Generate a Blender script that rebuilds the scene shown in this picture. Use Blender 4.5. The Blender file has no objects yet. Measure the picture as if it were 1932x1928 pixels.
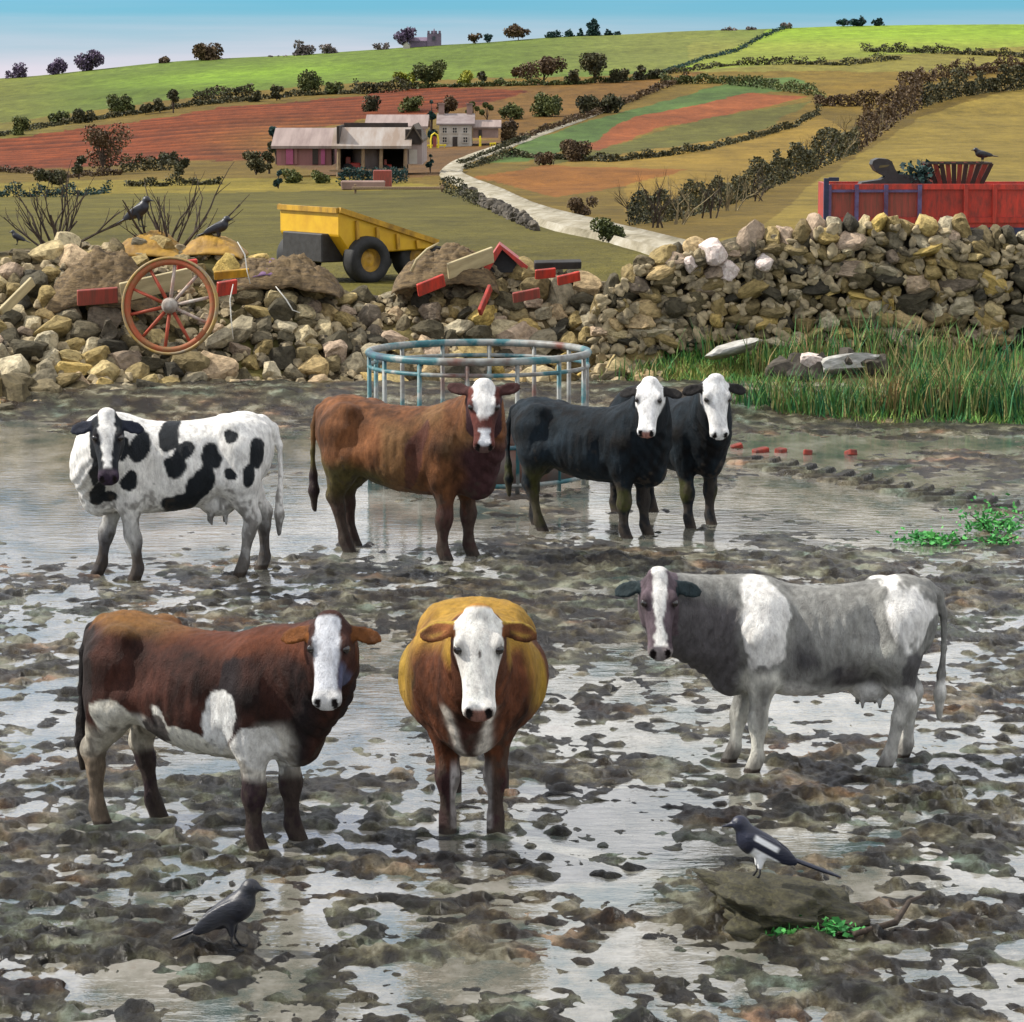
import bpy, bmesh, math, random
import numpy as np
from mathutils import Vector, Matrix

R = math.radians
rng = np.random.default_rng(7)
random.seed(7)
scene = bpy.context.scene
C = scene.collection

# ------------------------------------------------------------------ camera
CAM_H = 4.5
FOV = R(20.0)
PW, PH = 1932.0, 1928.0              # reference grid used for measuring the photograph
F = PW / 2 / math.tan(FOV / 2)
HORIZON = 158.0
PITCH = math.atan((PH / 2 - HORIZON) / F)
cam_data = bpy.data.cameras.new('camera')
cam_data.sensor_width = 36.0
cam_data.sensor_fit = 'HORIZONTAL'
cam_data.lens = 18.0 / math.tan(FOV / 2)
cam_data.clip_end = 20000
cam_data.clip_start = 0.1
cam = bpy.data.objects.new('camera', cam_data)
cam.location = (0, 0, CAM_H)
cam.rotation_euler = (math.pi / 2 - PITCH, 0, 0)
C.objects.link(cam)
scene.camera = cam

# ------------------------------------------------------------------ sun and sky
SUN_EL, SUN_AZ = R(42), R(278)       # azimuth measured clockwise from +Y
sun_dir = Vector((math.sin(SUN_AZ) * math.cos(SUN_EL), math.cos(SUN_AZ) * math.cos(SUN_EL), math.sin(SUN_EL)))
sd = bpy.data.lights.new('sun', 'SUN')
sd.energy = 5.0
sd.angle = R(0.6)
sd.color = (1.0, 0.95, 0.86)
sun = bpy.data.objects.new('sun', sd)
sun.rotation_euler = sun_dir.to_track_quat('Z', 'Y').to_euler()
C.objects.link(sun)

world = bpy.data.worlds.new('World')
scene.world = world
world.use_nodes = True
wn = world.node_tree.nodes
wl = world.node_tree.links
wn.clear()
def wnode(t, **kw):
    n = wn.new(t)
    for k, v in kw.items():
        setattr(n, k, v)
    return n
w_out = wnode('ShaderNodeOutputWorld')
w_bg = wnode('ShaderNodeBackground')
w_bg.inputs['Strength'].default_value = 0.072
w_sky = wnode('ShaderNodeTexSky', sky_type='NISHITA')
w_sky.sun_disc = False
w_sky.sun_elevation = SUN_EL
w_sky.sun_rotation = SUN_AZ
w_sky.air_density = 1.0
w_sky.dust_density = 0.3
w_sky.ozone_density = 3.0
w_tc = wnode('ShaderNodeTexCoord')
w_sep = wnode('ShaderNodeSeparateXYZ')
wl.new(w_tc.outputs['Generated'], w_sep.inputs[0])
# clear blue that pales in a thin hazy band right above the hills
w_hz = wnode('ShaderNodeMapRange', interpolation_type='SMOOTHSTEP')
w_hz.inputs['From Min'].default_value = -0.002
w_hz.inputs['From Max'].default_value = 0.030
w_hn = wnode('ShaderNodeTexNoise')
w_hn.inputs['Scale'].default_value = 5.0
w_hn.inputs['Detail'].default_value = 5.0
w_hm = wnode('ShaderNodeMapping')
w_hm.inputs['Scale'].default_value = (1, 1, 26)
wl.new(w_tc.outputs['Generated'], w_hm.inputs['Vector']); wl.new(w_hm.outputs['Vector'], w_hn.inputs['Vector'])
w_ho = wnode('ShaderNodeMath', operation='MULTIPLY_ADD')
w_ho.inputs[1].default_value = 0.022
wl.new(w_hn.outputs['Fac'], w_ho.inputs[0])
w_hs = wnode('ShaderNodeMath', operation='ADD')
w_hs.inputs[1].default_value = -0.011
wl.new(w_sep.outputs['Z'], w_hs.inputs[0]); wl.new(w_hs.outputs[0], w_ho.inputs[2])
wl.new(w_ho.outputs[0], w_hz.inputs['Value'])
w_tint = wnode('ShaderNodeMix', data_type='RGBA', blend_type='MULTIPLY')
w_tint.inputs['Factor'].default_value = 1.0
wl.new(w_sky.outputs['Color'], w_tint.inputs[6])
w_tint.inputs[7].default_value = (0.42, 1.06, 1.72, 1)
w_mix = wnode('ShaderNodeMix', data_type='RGBA')
wl.new(w_hz.outputs['Result'], w_mix.inputs['Factor'])
w_mix.inputs[6].default_value = (9.6, 8.9, 9.9, 1)
wl.new(w_tint.outputs[2], w_mix.inputs[7])
# unseen broken cloud above the view, on a flat layer; brightened to whiten puddles
w_add = wnode('ShaderNodeMath', operation='ADD')
w_add.inputs[1].default_value = 0.16
wl.new(w_sep.outputs['Z'], w_add.inputs[0])
w_dx = wnode('ShaderNodeMath', operation='DIVIDE')
w_dy = wnode('ShaderNodeMath', operation='DIVIDE')
wl.new(w_sep.outputs['X'], w_dx.inputs[0]); wl.new(w_add.outputs[0], w_dx.inputs[1])
wl.new(w_sep.outputs['Y'], w_dy.inputs[0]); wl.new(w_add.outputs[0], w_dy.inputs[1])
w_cmb = wnode('ShaderNodeCombineXYZ')
wl.new(w_dx.outputs[0], w_cmb.inputs[0]); wl.new(w_dy.outputs[0], w_cmb.inputs[1])
w_noi = wnode('ShaderNodeTexNoise')
w_noi.inputs['Scale'].default_value = 1.15
w_noi.inputs['Detail'].default_value = 7.0
w_noi.inputs['Roughness'].default_value = 0.58
wl.new(w_cmb.outputs[0], w_noi.inputs['Vector'])
w_cr = wnode('ShaderNodeValToRGB')
w_cr.color_ramp.elements[0].position = 0.37
w_cr.color_ramp.elements[1].position = 0.54
wl.new(w_noi.outputs['Fac'], w_cr.inputs['Fac'])
w_lift = wnode('ShaderNodeMapRange', interpolation_type='SMOOTHSTEP')
w_lift.inputs['From Min'].default_value = 0.030
w_lift.inputs['From Max'].default_value = 0.065
wl.new(w_sep.outputs['Z'], w_lift.inputs['Value'])
w_cm = wnode('ShaderNodeMath', operation='MULTIPLY')
wl.new(w_cr.outputs['Color'], w_cm.inputs[0]); wl.new(w_lift.outputs['Result'], w_cm.inputs[1])
w_fin = wnode('ShaderNodeMix', data_type='RGBA')
wl.new(w_cm.outputs[0], w_fin.inputs['Factor'])
wl.new(w_mix.outputs[2], w_fin.inputs[6])
w_fin.inputs[7].default_value = (18.5, 18.2, 17.6, 1)
wl.new(w_fin.outputs[2], w_bg.inputs['Color'])
wl.new(w_bg.outputs[0], w_out.inputs[0])

scene.view_settings.view_transform = 'Standard'
scene.view_settings.look = 'None'
scene.view_settings.gamma = 1.0
scene.view_settings.exposure = 0.22

# ------------------------------------------------------------------ measuring helpers
SP, CP = math.sin(PITCH), math.cos(PITCH)
def ray(px, py):
    """direction through a measured point, scaled so that its Y part is 1"""
    x = (np.asarray(px, float) - PW / 2) / F
    y = -(np.asarray(py, float) - PH / 2) / F
    dy = CP + y * SP
    dz = -SP + y * CP
    return x / dy, dz / dy
def at(px, py, D):
    a, b = ray(px, py)
    return Vector((float(a * D), float(D), float(CAM_H + b * D)))
def gnd(px, py, z=0.0):
    a, b = ray(px, py)
    D = (z - CAM_H) / b
    return Vector((float(a * D), float(D), float(z)))
def project(X, D, Z):
    zc = Z - CAM_H
    fw = D * CP - zc * SP
    up = D * SP + zc * CP
    return PW / 2 + F * X / fw, PH / 2 - F * up / fw

# ------------------------------------------------------------------ noise
_tab3 = rng.random((32, 32, 32)).astype(np.float32)
_tab2 = rng.random((256, 256)).astype(np.float32)
def _fade(t):
    return t * t * (3 - 2 * t)
def noise2(x, y):
    x = np.asarray(x, np.float64); y = np.asarray(y, np.float64)
    xi = np.floor(x).astype(np.int64); yi = np.floor(y).astype(np.int64)
    fx = _fade(x - xi); fy = _fade(y - yi)
    x0 = xi & 255; x1 = (xi + 1) & 255; y0 = yi & 255; y1 = (yi + 1) & 255
    a = _tab2[x0, y0] * (1 - fx) + _tab2[x1, y0] * fx
    b = _tab2[x0, y1] * (1 - fx) + _tab2[x1, y1] * fx
    return (a * (1 - fy) + b * fy) * 2 - 1
def fbm2(x, y, o=4, g=0.5):
    s = 0.0; a = 1.0; t = 0.0
    for i in range(o):
        s = s + a * noise2(x * 2 ** i + 17.3 * i, y * 2 ** i + 9.1 * i); t += a; a *= g
    return s / t
def noise3(x, y, z):
    x = np.asarray(x, np.float64); y = np.asarray(y, np.float64); z = np.asarray(z, np.float64)
    xi = np.floor(x).astype(np.int64); yi = np.floor(y).astype(np.int64); zi = np.floor(z).astype(np.int64)
    fx = _fade(x - xi); fy = _fade(y - yi); fz = _fade(z - zi)
    x0 = xi & 31; x1 = (xi + 1) & 31; y0 = yi & 31; y1 = (yi + 1) & 31; z0 = zi & 31; z1 = (zi + 1) & 31
    def L(a, b, f): return a * (1 - f) + b * f
    return L(L(L(_tab3[x0, y0, z0], _tab3[x1, y0, z0], fx), L(_tab3[x0, y1, z0], _tab3[x1, y1, z0], fx), fy),
             L(L(_tab3[x0, y0, z1], _tab3[x1, y0, z1], fx), L(_tab3[x0, y1, z1], _tab3[x1, y1, z1], fx), fy), fz) * 2 - 1
def smooth(a, b, x):
    t = np.clip((np.asarray(x, float) - a) / (b - a), 0, 1)
    return t * t * (3 - 2 * t)
def curve(x, xs, ys):
    """smooth (cubic) interpolation through points"""
    xs = np.asarray(xs, float); ys = np.asarray(ys, float)
    m = np.gradient(ys, xs)
    x = np.clip(np.asarray(x, float), xs[0], xs[-1])
    i = np.clip(np.searchsorted(xs, x, 'right') - 1, 0, len(xs) - 2)
    h = xs[i + 1] - xs[i]; t = (x - xs[i]) / h
    return ((2 * t ** 3 - 3 * t ** 2 + 1) * ys[i] + (t ** 3 - 2 * t ** 2 + t) * h * m[i]
            + (-2 * t ** 3 + 3 * t ** 2) * ys[i + 1] + (t ** 3 - t ** 2) * h * m[i + 1])
def in_poly(px, py, poly):
    inside = np.zeros(px.shape, bool)
    n = len(poly)
    for i in range(n):
        x0, y0 = poly[i]; x1, y1 = poly[(i + 1) % n]
        if y0 == y1: continue
        c = ((y0 > py) != (y1 > py)) & (px < (x1 - x0) * (py - y0) / (y1 - y0) + x0)
        inside ^= c
    return inside

# ------------------------------------------------------------------ object helpers
def tag(o, label=None, cat=None, group=None, kind=None):
    if label: o['label'] = label
    if cat: o['category'] = cat
    if group: o['group'] = group
    if kind: o['kind'] = kind
    return o
def link(name, mesh, mat=None, parent=None):
    o = bpy.data.objects.new(name, mesh)
    C.objects.link(o)
    if mat is not None and len(mesh.materials) == 0:
        mesh.materials.append(mat)
    if parent is not None: o.parent = parent
    return o
def empty(name, loc=(0, 0, 0), rz=0.0):
    o = bpy.data.objects.new(name, None)
    o.empty_display_size = 0.3
    o.location = loc; o.rotation_euler = (0, 0, rz)
    C.objects.link(o)
    return o
def np_mesh(name, V, Fq, smooth_shade=True, col=None):
    """mesh from arrays; Fq is (n,3) or (n,4)"""
    V = np.asarray(V, np.float32); Fq = np.asarray(Fq, np.int32)
    me = bpy.data.meshes.new(name)
    k = Fq.shape[1]
    me.vertices.add(len(V)); me.vertices.foreach_set('co', V.ravel())
    me.loops.add(Fq.size); me.loops.foreach_set('vertex_index', Fq.ravel())
    me.polygons.add(len(Fq))
    me.polygons.foreach_set('loop_start', np.arange(0, Fq.size, k, dtype=np.int32))
    me.polygons.foreach_set('loop_total', np.full(len(Fq), k, np.int32))
    me.polygons.foreach_set('use_smooth', np.full(len(Fq), smooth_shade, bool))
    me.update(calc_edges=True)
    if col is not None:
        a = me.color_attributes.new('Col', 'FLOAT_COLOR', 'POINT')
        c4 = np.ones((len(V), 4), np.float32); c4[:, :3] = col
        a.data.foreach_set('color', c4.ravel())
    return me
def grid_faces(nr, nc):
    i = np.arange(nr * nc).reshape(nr, nc)
    return np.stack([i[:-1, :-1], i[:-1, 1:], i[1:, 1:], i[1:, :-1]], -1).reshape(-1, 4)

class MB:
    """collects shapes; build() links them as ONE mesh object"""
    def __init__(s):
        s.v = []; s.f = []
    def add(s, vs, fs):
        o = len(s.v); s.v += [tuple(v) for v in vs]; s.f += [tuple(i + o for i in f) for f in fs]; return s
    def box(s, c, size, rot=None, taper=1.0):
        hx, hy, hz = size[0] / 2, size[1] / 2, size[2] / 2
        vs = []
        for z in (-1, 1):
            k = taper if z > 0 else 1.0
            for x, y in ((-1, -1), (1, -1), (1, 1), (-1, 1)):
                p = Vector((x * hx * k, y * hy * k, z * hz))
                if rot is not None: p = rot @ p
                vs.append(p + Vector(c))
        return s.add(vs, [(3, 2, 1, 0), (4, 5, 6, 7), (0, 1, 5, 4), (1, 2, 6, 5), (2, 3, 7, 6), (3, 0, 4, 7)])
    def bar(s, a, b, w, t=None, up=(0, 0, 1)):
        a, b = Vector(a), Vector(b); t = t or w
        d = (b - a).normalized(); u = Vector(up)
        if abs(d.dot(u)) > 0.98: u = Vector((0, 1, 0))
        sx = d.cross(u).normalized(); sz = sx.cross(d).normalized()
        vs = [p + sx * i * w / 2 + sz * j * t / 2 for p in (a, b) for i, j in ((-1, -1), (1, -1), (1, 1), (-1, 1))]
        return s.add(vs, [(0, 1, 2, 3), (7, 6, 5, 4), (0, 4, 5, 1), (1, 5, 6, 2), (2, 6, 7, 3), (3, 7, 4, 0)])
    def tube(s, pts, rad, n=6, closed=False):
        pts = [Vector(p) for p in pts]; m = len(pts)
        if not hasattr(rad, '__len__'): rad = [rad] * m
        vs = []; fs = []; pu = None
        for i, p in enumerate(pts):
            if closed: d = pts[(i + 1) % m] - pts[i - 1]
            else: d = pts[min(i + 1, m - 1)] - pts[max(i - 1, 0)]
            d.normalize()
            u = pu if pu is not None else (Vector((0, 0, 1)) if abs(d.z) < 0.9 else Vector((1, 0, 0)))
            sx = d.cross(u)
            if sx.length < 1e-5: sx = d.cross(Vector((1, 0.3, 0)))
            sx.normalize(); sz = sx.cross(d).normalized(); pu = sz
            for k in range(n):
                a = 2 * math.pi * k / n
                vs.append(p + (sx * math.cos(a) + sz * math.sin(a)) * rad[i])
        for i in range(m if closed else m - 1):
            j = (i + 1) % m
            for k in range(n):
                l = (k + 1) % n
                fs.append((i * n + k, i * n + l, j * n + l, j * n + k))
        if not closed:
            fs.append(tuple(range(n - 1, -1, -1))); fs.append(tuple((m - 1) * n + k for k in range(n)))
        return s.add(vs, fs)
    def prism(s, poly, off):
        """polygon (3-D points) pushed along off"""
        off = Vector(off); n = len(poly)
        a = [Vector(p) for p in poly]; b = [p + off for p in a]
        fs = [tuple(range(n - 1, -1, -1)), tuple(range(n, 2 * n))]
        fs += [(i, (i + 1) % n, n + (i + 1) % n, n + i) for i in range(n)]
        return s.add(a + b, fs)
    def lathe(s, prof, n=20, axis='Z', c=(0, 0, 0), closed=False):
        vs = []; fs = []; c = Vector(c); m = len(prof)
        for r, h in prof:
            for k in range(n):
                a = 2 * math.pi * k / n
                x, y = r * math.cos(a), r * math.sin(a)
                vs.append(c + (Vector((x, y, h)) if axis == 'Z' else Vector((x, h, y)) if axis == 'Y' else Vector((h, x, y))))
        for i in range(m if closed else m - 1):
            j = (i + 1) % m
            for k in range(n):
                l = (k + 1) % n
                fs.append((i * n + k, i * n + l, j * n + l, j * n + k))
        if not closed:
            fs.append(tuple(range(n))); fs.append(tuple((m - 1) * n + k for k in range(n)))
        return s.add(vs, fs)
    def mesh(s, name, smooth_shade=False, bevel=0.0):
        me = bpy.data.meshes.new(name)
        me.from_pydata([tuple(v) for v in s.v], [], s.f)
        bm = bmesh.new(); bm.from_mesh(me)
        bmesh.ops.recalc_face_normals(bm, faces=bm.faces)
        if bevel: bmesh.ops.bevel(bm, geom=bm.edges[:], offset=bevel, segments=1, affect='EDGES', clamp_overlap=True)
        for f in bm.faces: f.smooth = smooth_shade
        bm.to_mesh(me); bm.free()
        return me
    def build(s, name, mat, parent=None, smooth_shade=False, bevel=0.0):
        return link(name, s.mesh(name, smooth_shade, bevel), mat, parent)

# ------------------------------------------------------------------ materials
def material(name, rough=0.7, spec=0.4):
    m = bpy.data.materials.new(name); m.use_nodes = True
    nt = m.node_tree; b = nt.nodes['Principled BSDF']
    b.inputs['Roughness'].default_value = rough
    b.inputs['Specular IOR Level'].default_value = spec
    return m, nt, b
def N(nt, t, **kw):
    n = nt.nodes.new(t)
    for k, v in kw.items(): setattr(n, k, v)
    return n
def ramp(nt, stops, src):
    r = N(nt, 'ShaderNodeValToRGB')
    e = r.color_ramp.elements
    while len(e) < len(stops): e.new(0.5)
    for i, (p, c) in enumerate(stops):
        e[i].position = p; e[i].color = (*c, 1)
    nt.links.new(src, r.inputs['Fac'])
    return r
def noise_node(nt, scale, detail=4, rough=0.55, vec=None, stretch=None):
    n = N(nt, 'ShaderNodeTexNoise')
    n.inputs['Scale'].default_value = scale; n.inputs['Detail'].default_value = detail; n.inputs['Roughness'].default_value = rough
    if vec is None:
        tc = N(nt, 'ShaderNodeTexCoord'); vec = tc.outputs['Object']
    if stretch:
        mp = N(nt, 'ShaderNodeMapping'); mp.inputs['Scale'].default_value = stretch
        nt.links.new(vec, mp.inputs['Vector']); vec = mp.outputs['Vector']
    nt.links.new(vec, n.inputs['Vector'])
    return n
def bump(nt, b, src, strength=0.3, dist=0.02):
    bp = N(nt, 'ShaderNodeBump'); bp.inputs['Strength'].default_value = strength; bp.inputs['Distance'].default_value = dist
    nt.links.new(src, bp.inputs['Height']); nt.links.new(bp.outputs['Normal'], b.inputs['Normal'])
    return bp
def plain(name, c0, c1=None, scale=6.0, rough=0.7, bmp=0.2, bdist=0.01, spec=0.4, metal=0.0, stretch=None, rnd=0.0):
    """two-tone weathered surface: noise between c0 and c1, optional difference from object to object"""
    m, nt, b = material(name, rough, spec)
    c1 = c1 or tuple(x * 0.6 for x in c0)
    n = noise_node(nt, scale, 6, 0.65, stretch=stretch)
    r = ramp(nt, [(0.33, c1), (0.62, c0)], n.outputs['Fac'])
    out = r.outputs['Color']
    if rnd:
        oi = N(nt, 'ShaderNodeObjectInfo')
        mr = N(nt, 'ShaderNodeMapRange'); mr.inputs['To Min'].default_value = 1 - rnd; mr.inputs['To Max'].default_value = 1 + rnd
        nt.links.new(oi.outputs['Random'], mr.inputs['Value'])
        mx = N(nt, 'ShaderNodeMix', data_type='RGBA', blend_type='MULTIPLY'); mx.inputs['Factor'].default_value = 1
        nt.links.new(out, mx.inputs[6]); nt.links.new(mr.outputs['Result'], mx.inputs[7]); out = mx.outputs[2]
    nt.links.new(out, b.inputs['Base Color'])
    b.inputs['Metallic'].default_value = metal
    if bmp: bump(nt, b, n.outputs['Fac'], bmp, bdist)
    return m
def leafy(name, stops, scale=3.0, rough=0.65, trans=0.0):
    """foliage colour that changes from clump to clump and a little from plant to plant"""
    m, nt, b = material(name, rough, 0.25)
    g = N(nt, 'ShaderNodeNewGeometry')
    n = noise_node(nt, scale, 3, 0.6, vec=g.outputs['Position'])
    w = N(nt, 'ShaderNodeTexWhiteNoise', noise_dimensions='1D')
    nt.links.new(g.outputs['Random Per Island'], w.inputs['W'])
    mx = N(nt, 'ShaderNodeMath', operation='MULTIPLY_ADD')
    nt.links.new(w.outputs['Value'], mx.inputs[0]); mx.inputs[1].default_value = 0.45
    sb = N(nt, 'ShaderNodeMath', operation='MULTIPLY_ADD'); nt.links.new(n.outputs['Fac'], sb.inputs[0]); sb.inputs[1].default_value = 1.1; sb.inputs[2].default_value = -0.25
    nt.links.new(sb.outputs[0], mx.inputs[2])
    r = ramp(nt, stops, mx.outputs[0])
    nt.links.new(r.outputs['Color'], b.inputs['Base Color'])
    return m
# ================================================================== the setting
# ---- hillside: valley behind the yard, then fields that climb to the skyline
SKY_U = [-2500, -300, 0, 200, 400, 600, 800, 1000, 1200, 1400, 1600, 1932, 2300, 4500]
SKY_V = [152, 151, 150, 133, 114, 101, 87, 73, 65, 56, 46, 44, 50, 70]
T_D = [60, 90, 130, 200, 300, 400, 500, 700, 900]
T_V = [474, 424, 391, 366, 346, 322, 278, 204, 152]
T_W = [0, 0.02, 0.10, 0.25, 0.45, 0.60, 0.75, 0.92, 1.0]
def hill_z(X, D):
    X = np.asarray(X, float); D = np.asarray(D, float)
    u = PW / 2 + F * X / np.maximum(D, 1) * 0.99
    s = curve(u, SKY_U, SKY_V)
    Dc = np.clip(D, 60, 900)
    lg = np.log(Dc)
    v = curve(lg, np.log(T_D), T_V) + (s - 152) * curve(lg, np.log(T_D), T_W)
    _, b = ray(u, v)
    z = CAM_H + b * Dc
    z = z + fbm2(X / 60, D / 60, 3) * 0.004 * np.clip(Dc - 70, 0, 250)
    z = np.where(D > 900, z - ((D - 900) / 100) ** 2 * 3.0, z)
    z = np.where(D > 1300, np.maximum(z, -60), z)
    near = CAM_H - 3.46 + 0.06 * noise2(X * 0.4, D * 0.4)
    near = near - 0.7 * smooth(48.4, 46.6, D)
    k = smooth(58, 70, D)
    return near * (1 - k) + z * k
_HD = np.exp(np.linspace(np.log(47), np.log(930), 700))
def hit(px, py):
    """where the line through a measured point meets the hillside"""
    a, b = ray(px, py)
    z = hill_z(a * _HD, _HD)
    below = (CAM_H + b * _HD) <= z
    i = int(np.argmax(below)) if below.any() else len(_HD) - 1
    D = float(_HD[i])
    return Vector((float(a * D), D, float(hill_z(a * D, D))))

rows_v = 470
d_rows = np.concatenate([np.linspace(46.3, 60, 24)[:-1], np.exp(np.linspace(np.log(60), np.log(420), 170))[:-1],
                         np.linspace(420, 905, 240)[:-1], np.linspace(905, 1300, 16), np.array([2000., 4000., 9000.])])
u_cols = np.concatenate([np.linspace(-2000, -150, 60)[:-1], np.linspace(-150, 2090, 560), np.linspace(2090, 3900, 60)[1:]])
tanx = (u_cols - PW / 2) / F / 0.99
DD, TX = np.meshgrid(d_rows, tanx, indexing='ij')
XX = TX * DD
ZZ = hill_z(XX, DD)
hu, hv = project(XX, DD, ZZ)
hvn = hv + 4.0 * fbm2(XX / 7, DD / 14, 4, 0.7)
hun = hu + 14.0 * fbm2(XX / 12 + 40, DD / 30, 3)
col = np.zeros(XX.shape + (3,))
col[:] = (0.175, 0.125, 0.026)
def field(poly, c, amt=1.0):
    m = in_poly(hun, hvn, poly)
    col[m] = col[m] * (1 - amt) + np.array(c) * amt
def shade_to(c, w):
    col[:] = col * (1 - w[..., None]) + np.array(c) * w[..., None]
S = lambda pts: pts
top = list(zip(SKY_U, [v - 60 for v in SKY_V]))
# long green field under the skyline
field(top + [(2900, 135), (1932, 88), (1640, 108), (1400, 126), (1250, 138), (1000, 146), (800, 150), (600, 160), (400, 178), (200, 205), (0, 232), (-900, 260)], (0.115, 0.18, 0.035))
w = np.exp(-((hun - 470) / 230) ** 2 - ((hvn - 142 + 0.07 * (hun - 470)) / 18) ** 2)
shade_to((0.18, 0.33, 0.03), 0.75 * w)
w = smooth(260, -60, hun) * (hvn < 260) * (hvn > 100)
shade_to((0.17, 0.175, 0.045), 0.7 * w)
w = np.exp(-((hun - 1250) / 200) ** 2) * (hvn < 135)
shade_to((0.20, 0.21, 0.075), 0.55 * w)
field([(1480, 30), (2900, 0), (2900, 92), (1932, 88), (1640, 106), (1420, 122), (1262, 136), (1330, 108), (1420, 78)], (0.22, 0.36, 0.035))
w = smooth(60, 95, hvn) * (hvn < 135) * (hun > 1300)
shade_to((0.24, 0.25, 0.07), 0.6 * w)
# brown band under that field
field([(780, 160), (1000, 152), (1250, 146), (1330, 132), (1250, 165), (1190, 190), (1060, 225), (950, 262), (880, 262), (800, 214), (640, 222), (560, 205)], (0.19, 0.105, 0.028))
# ploughed red field
field([(-900, 330), (0, 262), (200, 237), (420, 205), (620, 186), (800, 164), (1010, 172), (900, 200), (800, 216), (700, 224), (640, 236), (520, 246), (512, 304), (300, 303), (120, 318), (0, 318), (-900, 350)], (0.165, 0.040, 0.014))
w = np.exp(-((hun - 560) / 150) ** 2 - ((hvn - 270) / 34) ** 2)
shade_to((0.19, 0.10, 0.028), 0.8 * w)
# farmyard earth
field([(500, 300), (620, 268), (800, 268), (960, 262), (900, 300), (850, 330), (760, 335), (620, 330)], (0.15, 0.085, 0.04))
# strips right of the track
field([(915, 305), (1010, 258), (1100, 234), (1200, 205), (1320, 172), (1400, 150), (1500, 146), (1548, 166), (1420, 176), (1290, 202), (1200, 236), (1100, 270), (990, 306)], (0.085, 0.155, 0.05))
field([(1095, 276), (1200, 220), (1290, 202), (1420, 174), (1520, 182), (1420, 206), (1320, 226), (1240, 244), (1130, 284)], (0.27, 0.085, 0.035))
field([(1000, 305), (1130, 284), (1320, 226), (1440, 205), (1530, 190), (1440, 245), (1300, 275), (1180, 298), (1030, 312)], (0.12, 0.125, 0.035))
field([(890, 335), (1030, 312), (1190, 300), (1330, 285), (1290, 330), (1180, 350), (1040, 372), (950, 345)], (0.27, 0.115, 0.025))
field([(1030, 312), (1440, 250), (1540, 215), (1640, 262), (1560, 310), (1420, 350), (1180, 400), (1180, 350), (1300, 320)], (0.275, 0.19, 0.042))
field([(1560, 160), (1700, 150), (1932, 118), (2900, 110), (2900, 160), (1932, 135), (1740, 190), (1640, 215), (1540, 200)], (0.21, 0.145, 0.03))
field([(1240, 470), (1420, 440), (1560, 330), (1640, 280), (1740, 220), (1932, 160), (2900, 180), (2900, 560), (1240, 560)], (0.265, 0.205, 0.05))
# near pasture at the left
field([(-900, 352), (0, 345), (300, 338), (620, 336), (760, 340), (830, 352), (700, 362), (300, 372), (0, 385), (-900, 400)], (0.235, 0.195, 0.035))
field([(-900, 385), (0, 372), (300, 366), (700, 360), (840, 352), (960, 400), (1040, 432), (1240, 480), (1240, 640), (-900, 640)], (0.125, 0.115, 0.026))
w = (0.5 + 0.5 * fbm2(XX / 6, DD / 9, 3))
col *= (0.80 + 0.4 * w)[..., None]
col *= (1 + 0.22 * fbm2(XX / 30 + 9, DD / 40, 3))[..., None]
# furrows in the ploughed field run along the slope
pl = in_poly(hun, hvn, [(-900, 330), (0, 262), (200, 237), (420, 205), (620, 186), (800, 164), (1010, 172), (800, 216), (640, 236), (520, 246), (512, 304), (300, 303), (120, 318), (0, 318), (-900, 350)])
fur = np.sin((DD + 0.10 * XX + 4 * fbm2(XX / 40, DD / 40, 2)) * 2 * np.pi / 13.0)
ZZ = ZZ + np.where(pl, 0.22 * fur, 0)
col[pl] *= (1 + 0.45 * fur[pl] + 0.25 * fbm2(XX[pl] / 4, DD[pl] / 3, 2))[:, None]
col *= np.array([0.76, 0.70, 0.56])
col *= (1 - 0.16 * smooth(150, 175, hv))[..., None]
hill_me = np_mesh('hillside', np.stack([XX, DD, ZZ], -1).reshape(-1, 3), grid_faces(*XX.shape), True, np.clip(col, 0.005, 1).reshape(-1, 3))
m_field, nt, b = material('field', 0.9, 0.15)
va = N(nt, 'ShaderNodeVertexColor'); va.layer_name = 'Col'
n1 = noise_node(nt, 0.35, 8, 0.7, stretch=(1, 0.35, 1))
n2 = noise_node(nt, 2.4, 4, 0.7, stretch=(1, 0.5, 1))
r1 = ramp(nt, [(0.3, (0.62, 0.62, 0.6)), (0.7, (1.35, 1.33, 1.2))], n1.outputs['Fac'])
r2 = ramp(nt, [(0.3, (0.75, 0.78, 0.75)), (0.7, (1.2, 1.2, 1.15))], n2.outputs['Fac'])
mx = N(nt, 'ShaderNodeMix', data_type='RGBA', blend_type='MULTIPLY'); mx.inputs['Factor'].default_value = 1
mx2 = N(nt, 'ShaderNodeMix', data_type='RGBA', blend_type='MULTIPLY'); mx2.inputs['Factor'].default_value = 1
nt.links.new(va.outputs['Color'], mx.inputs[6]); nt.links.new(r1.outputs['Color'], mx.inputs[7])
nt.links.new(mx.outputs[2], mx2.inputs[6]); nt.links.new(r2.outputs['Color'], mx2.inputs[7])
nt.links.new(mx2.outputs[2], b.inputs['Base Color'])
bump(nt, b, n2.outputs['Fac'], 0.6, 0.3)
tag(link('hillside', hill_me, m_field), kind='structure')

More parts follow.
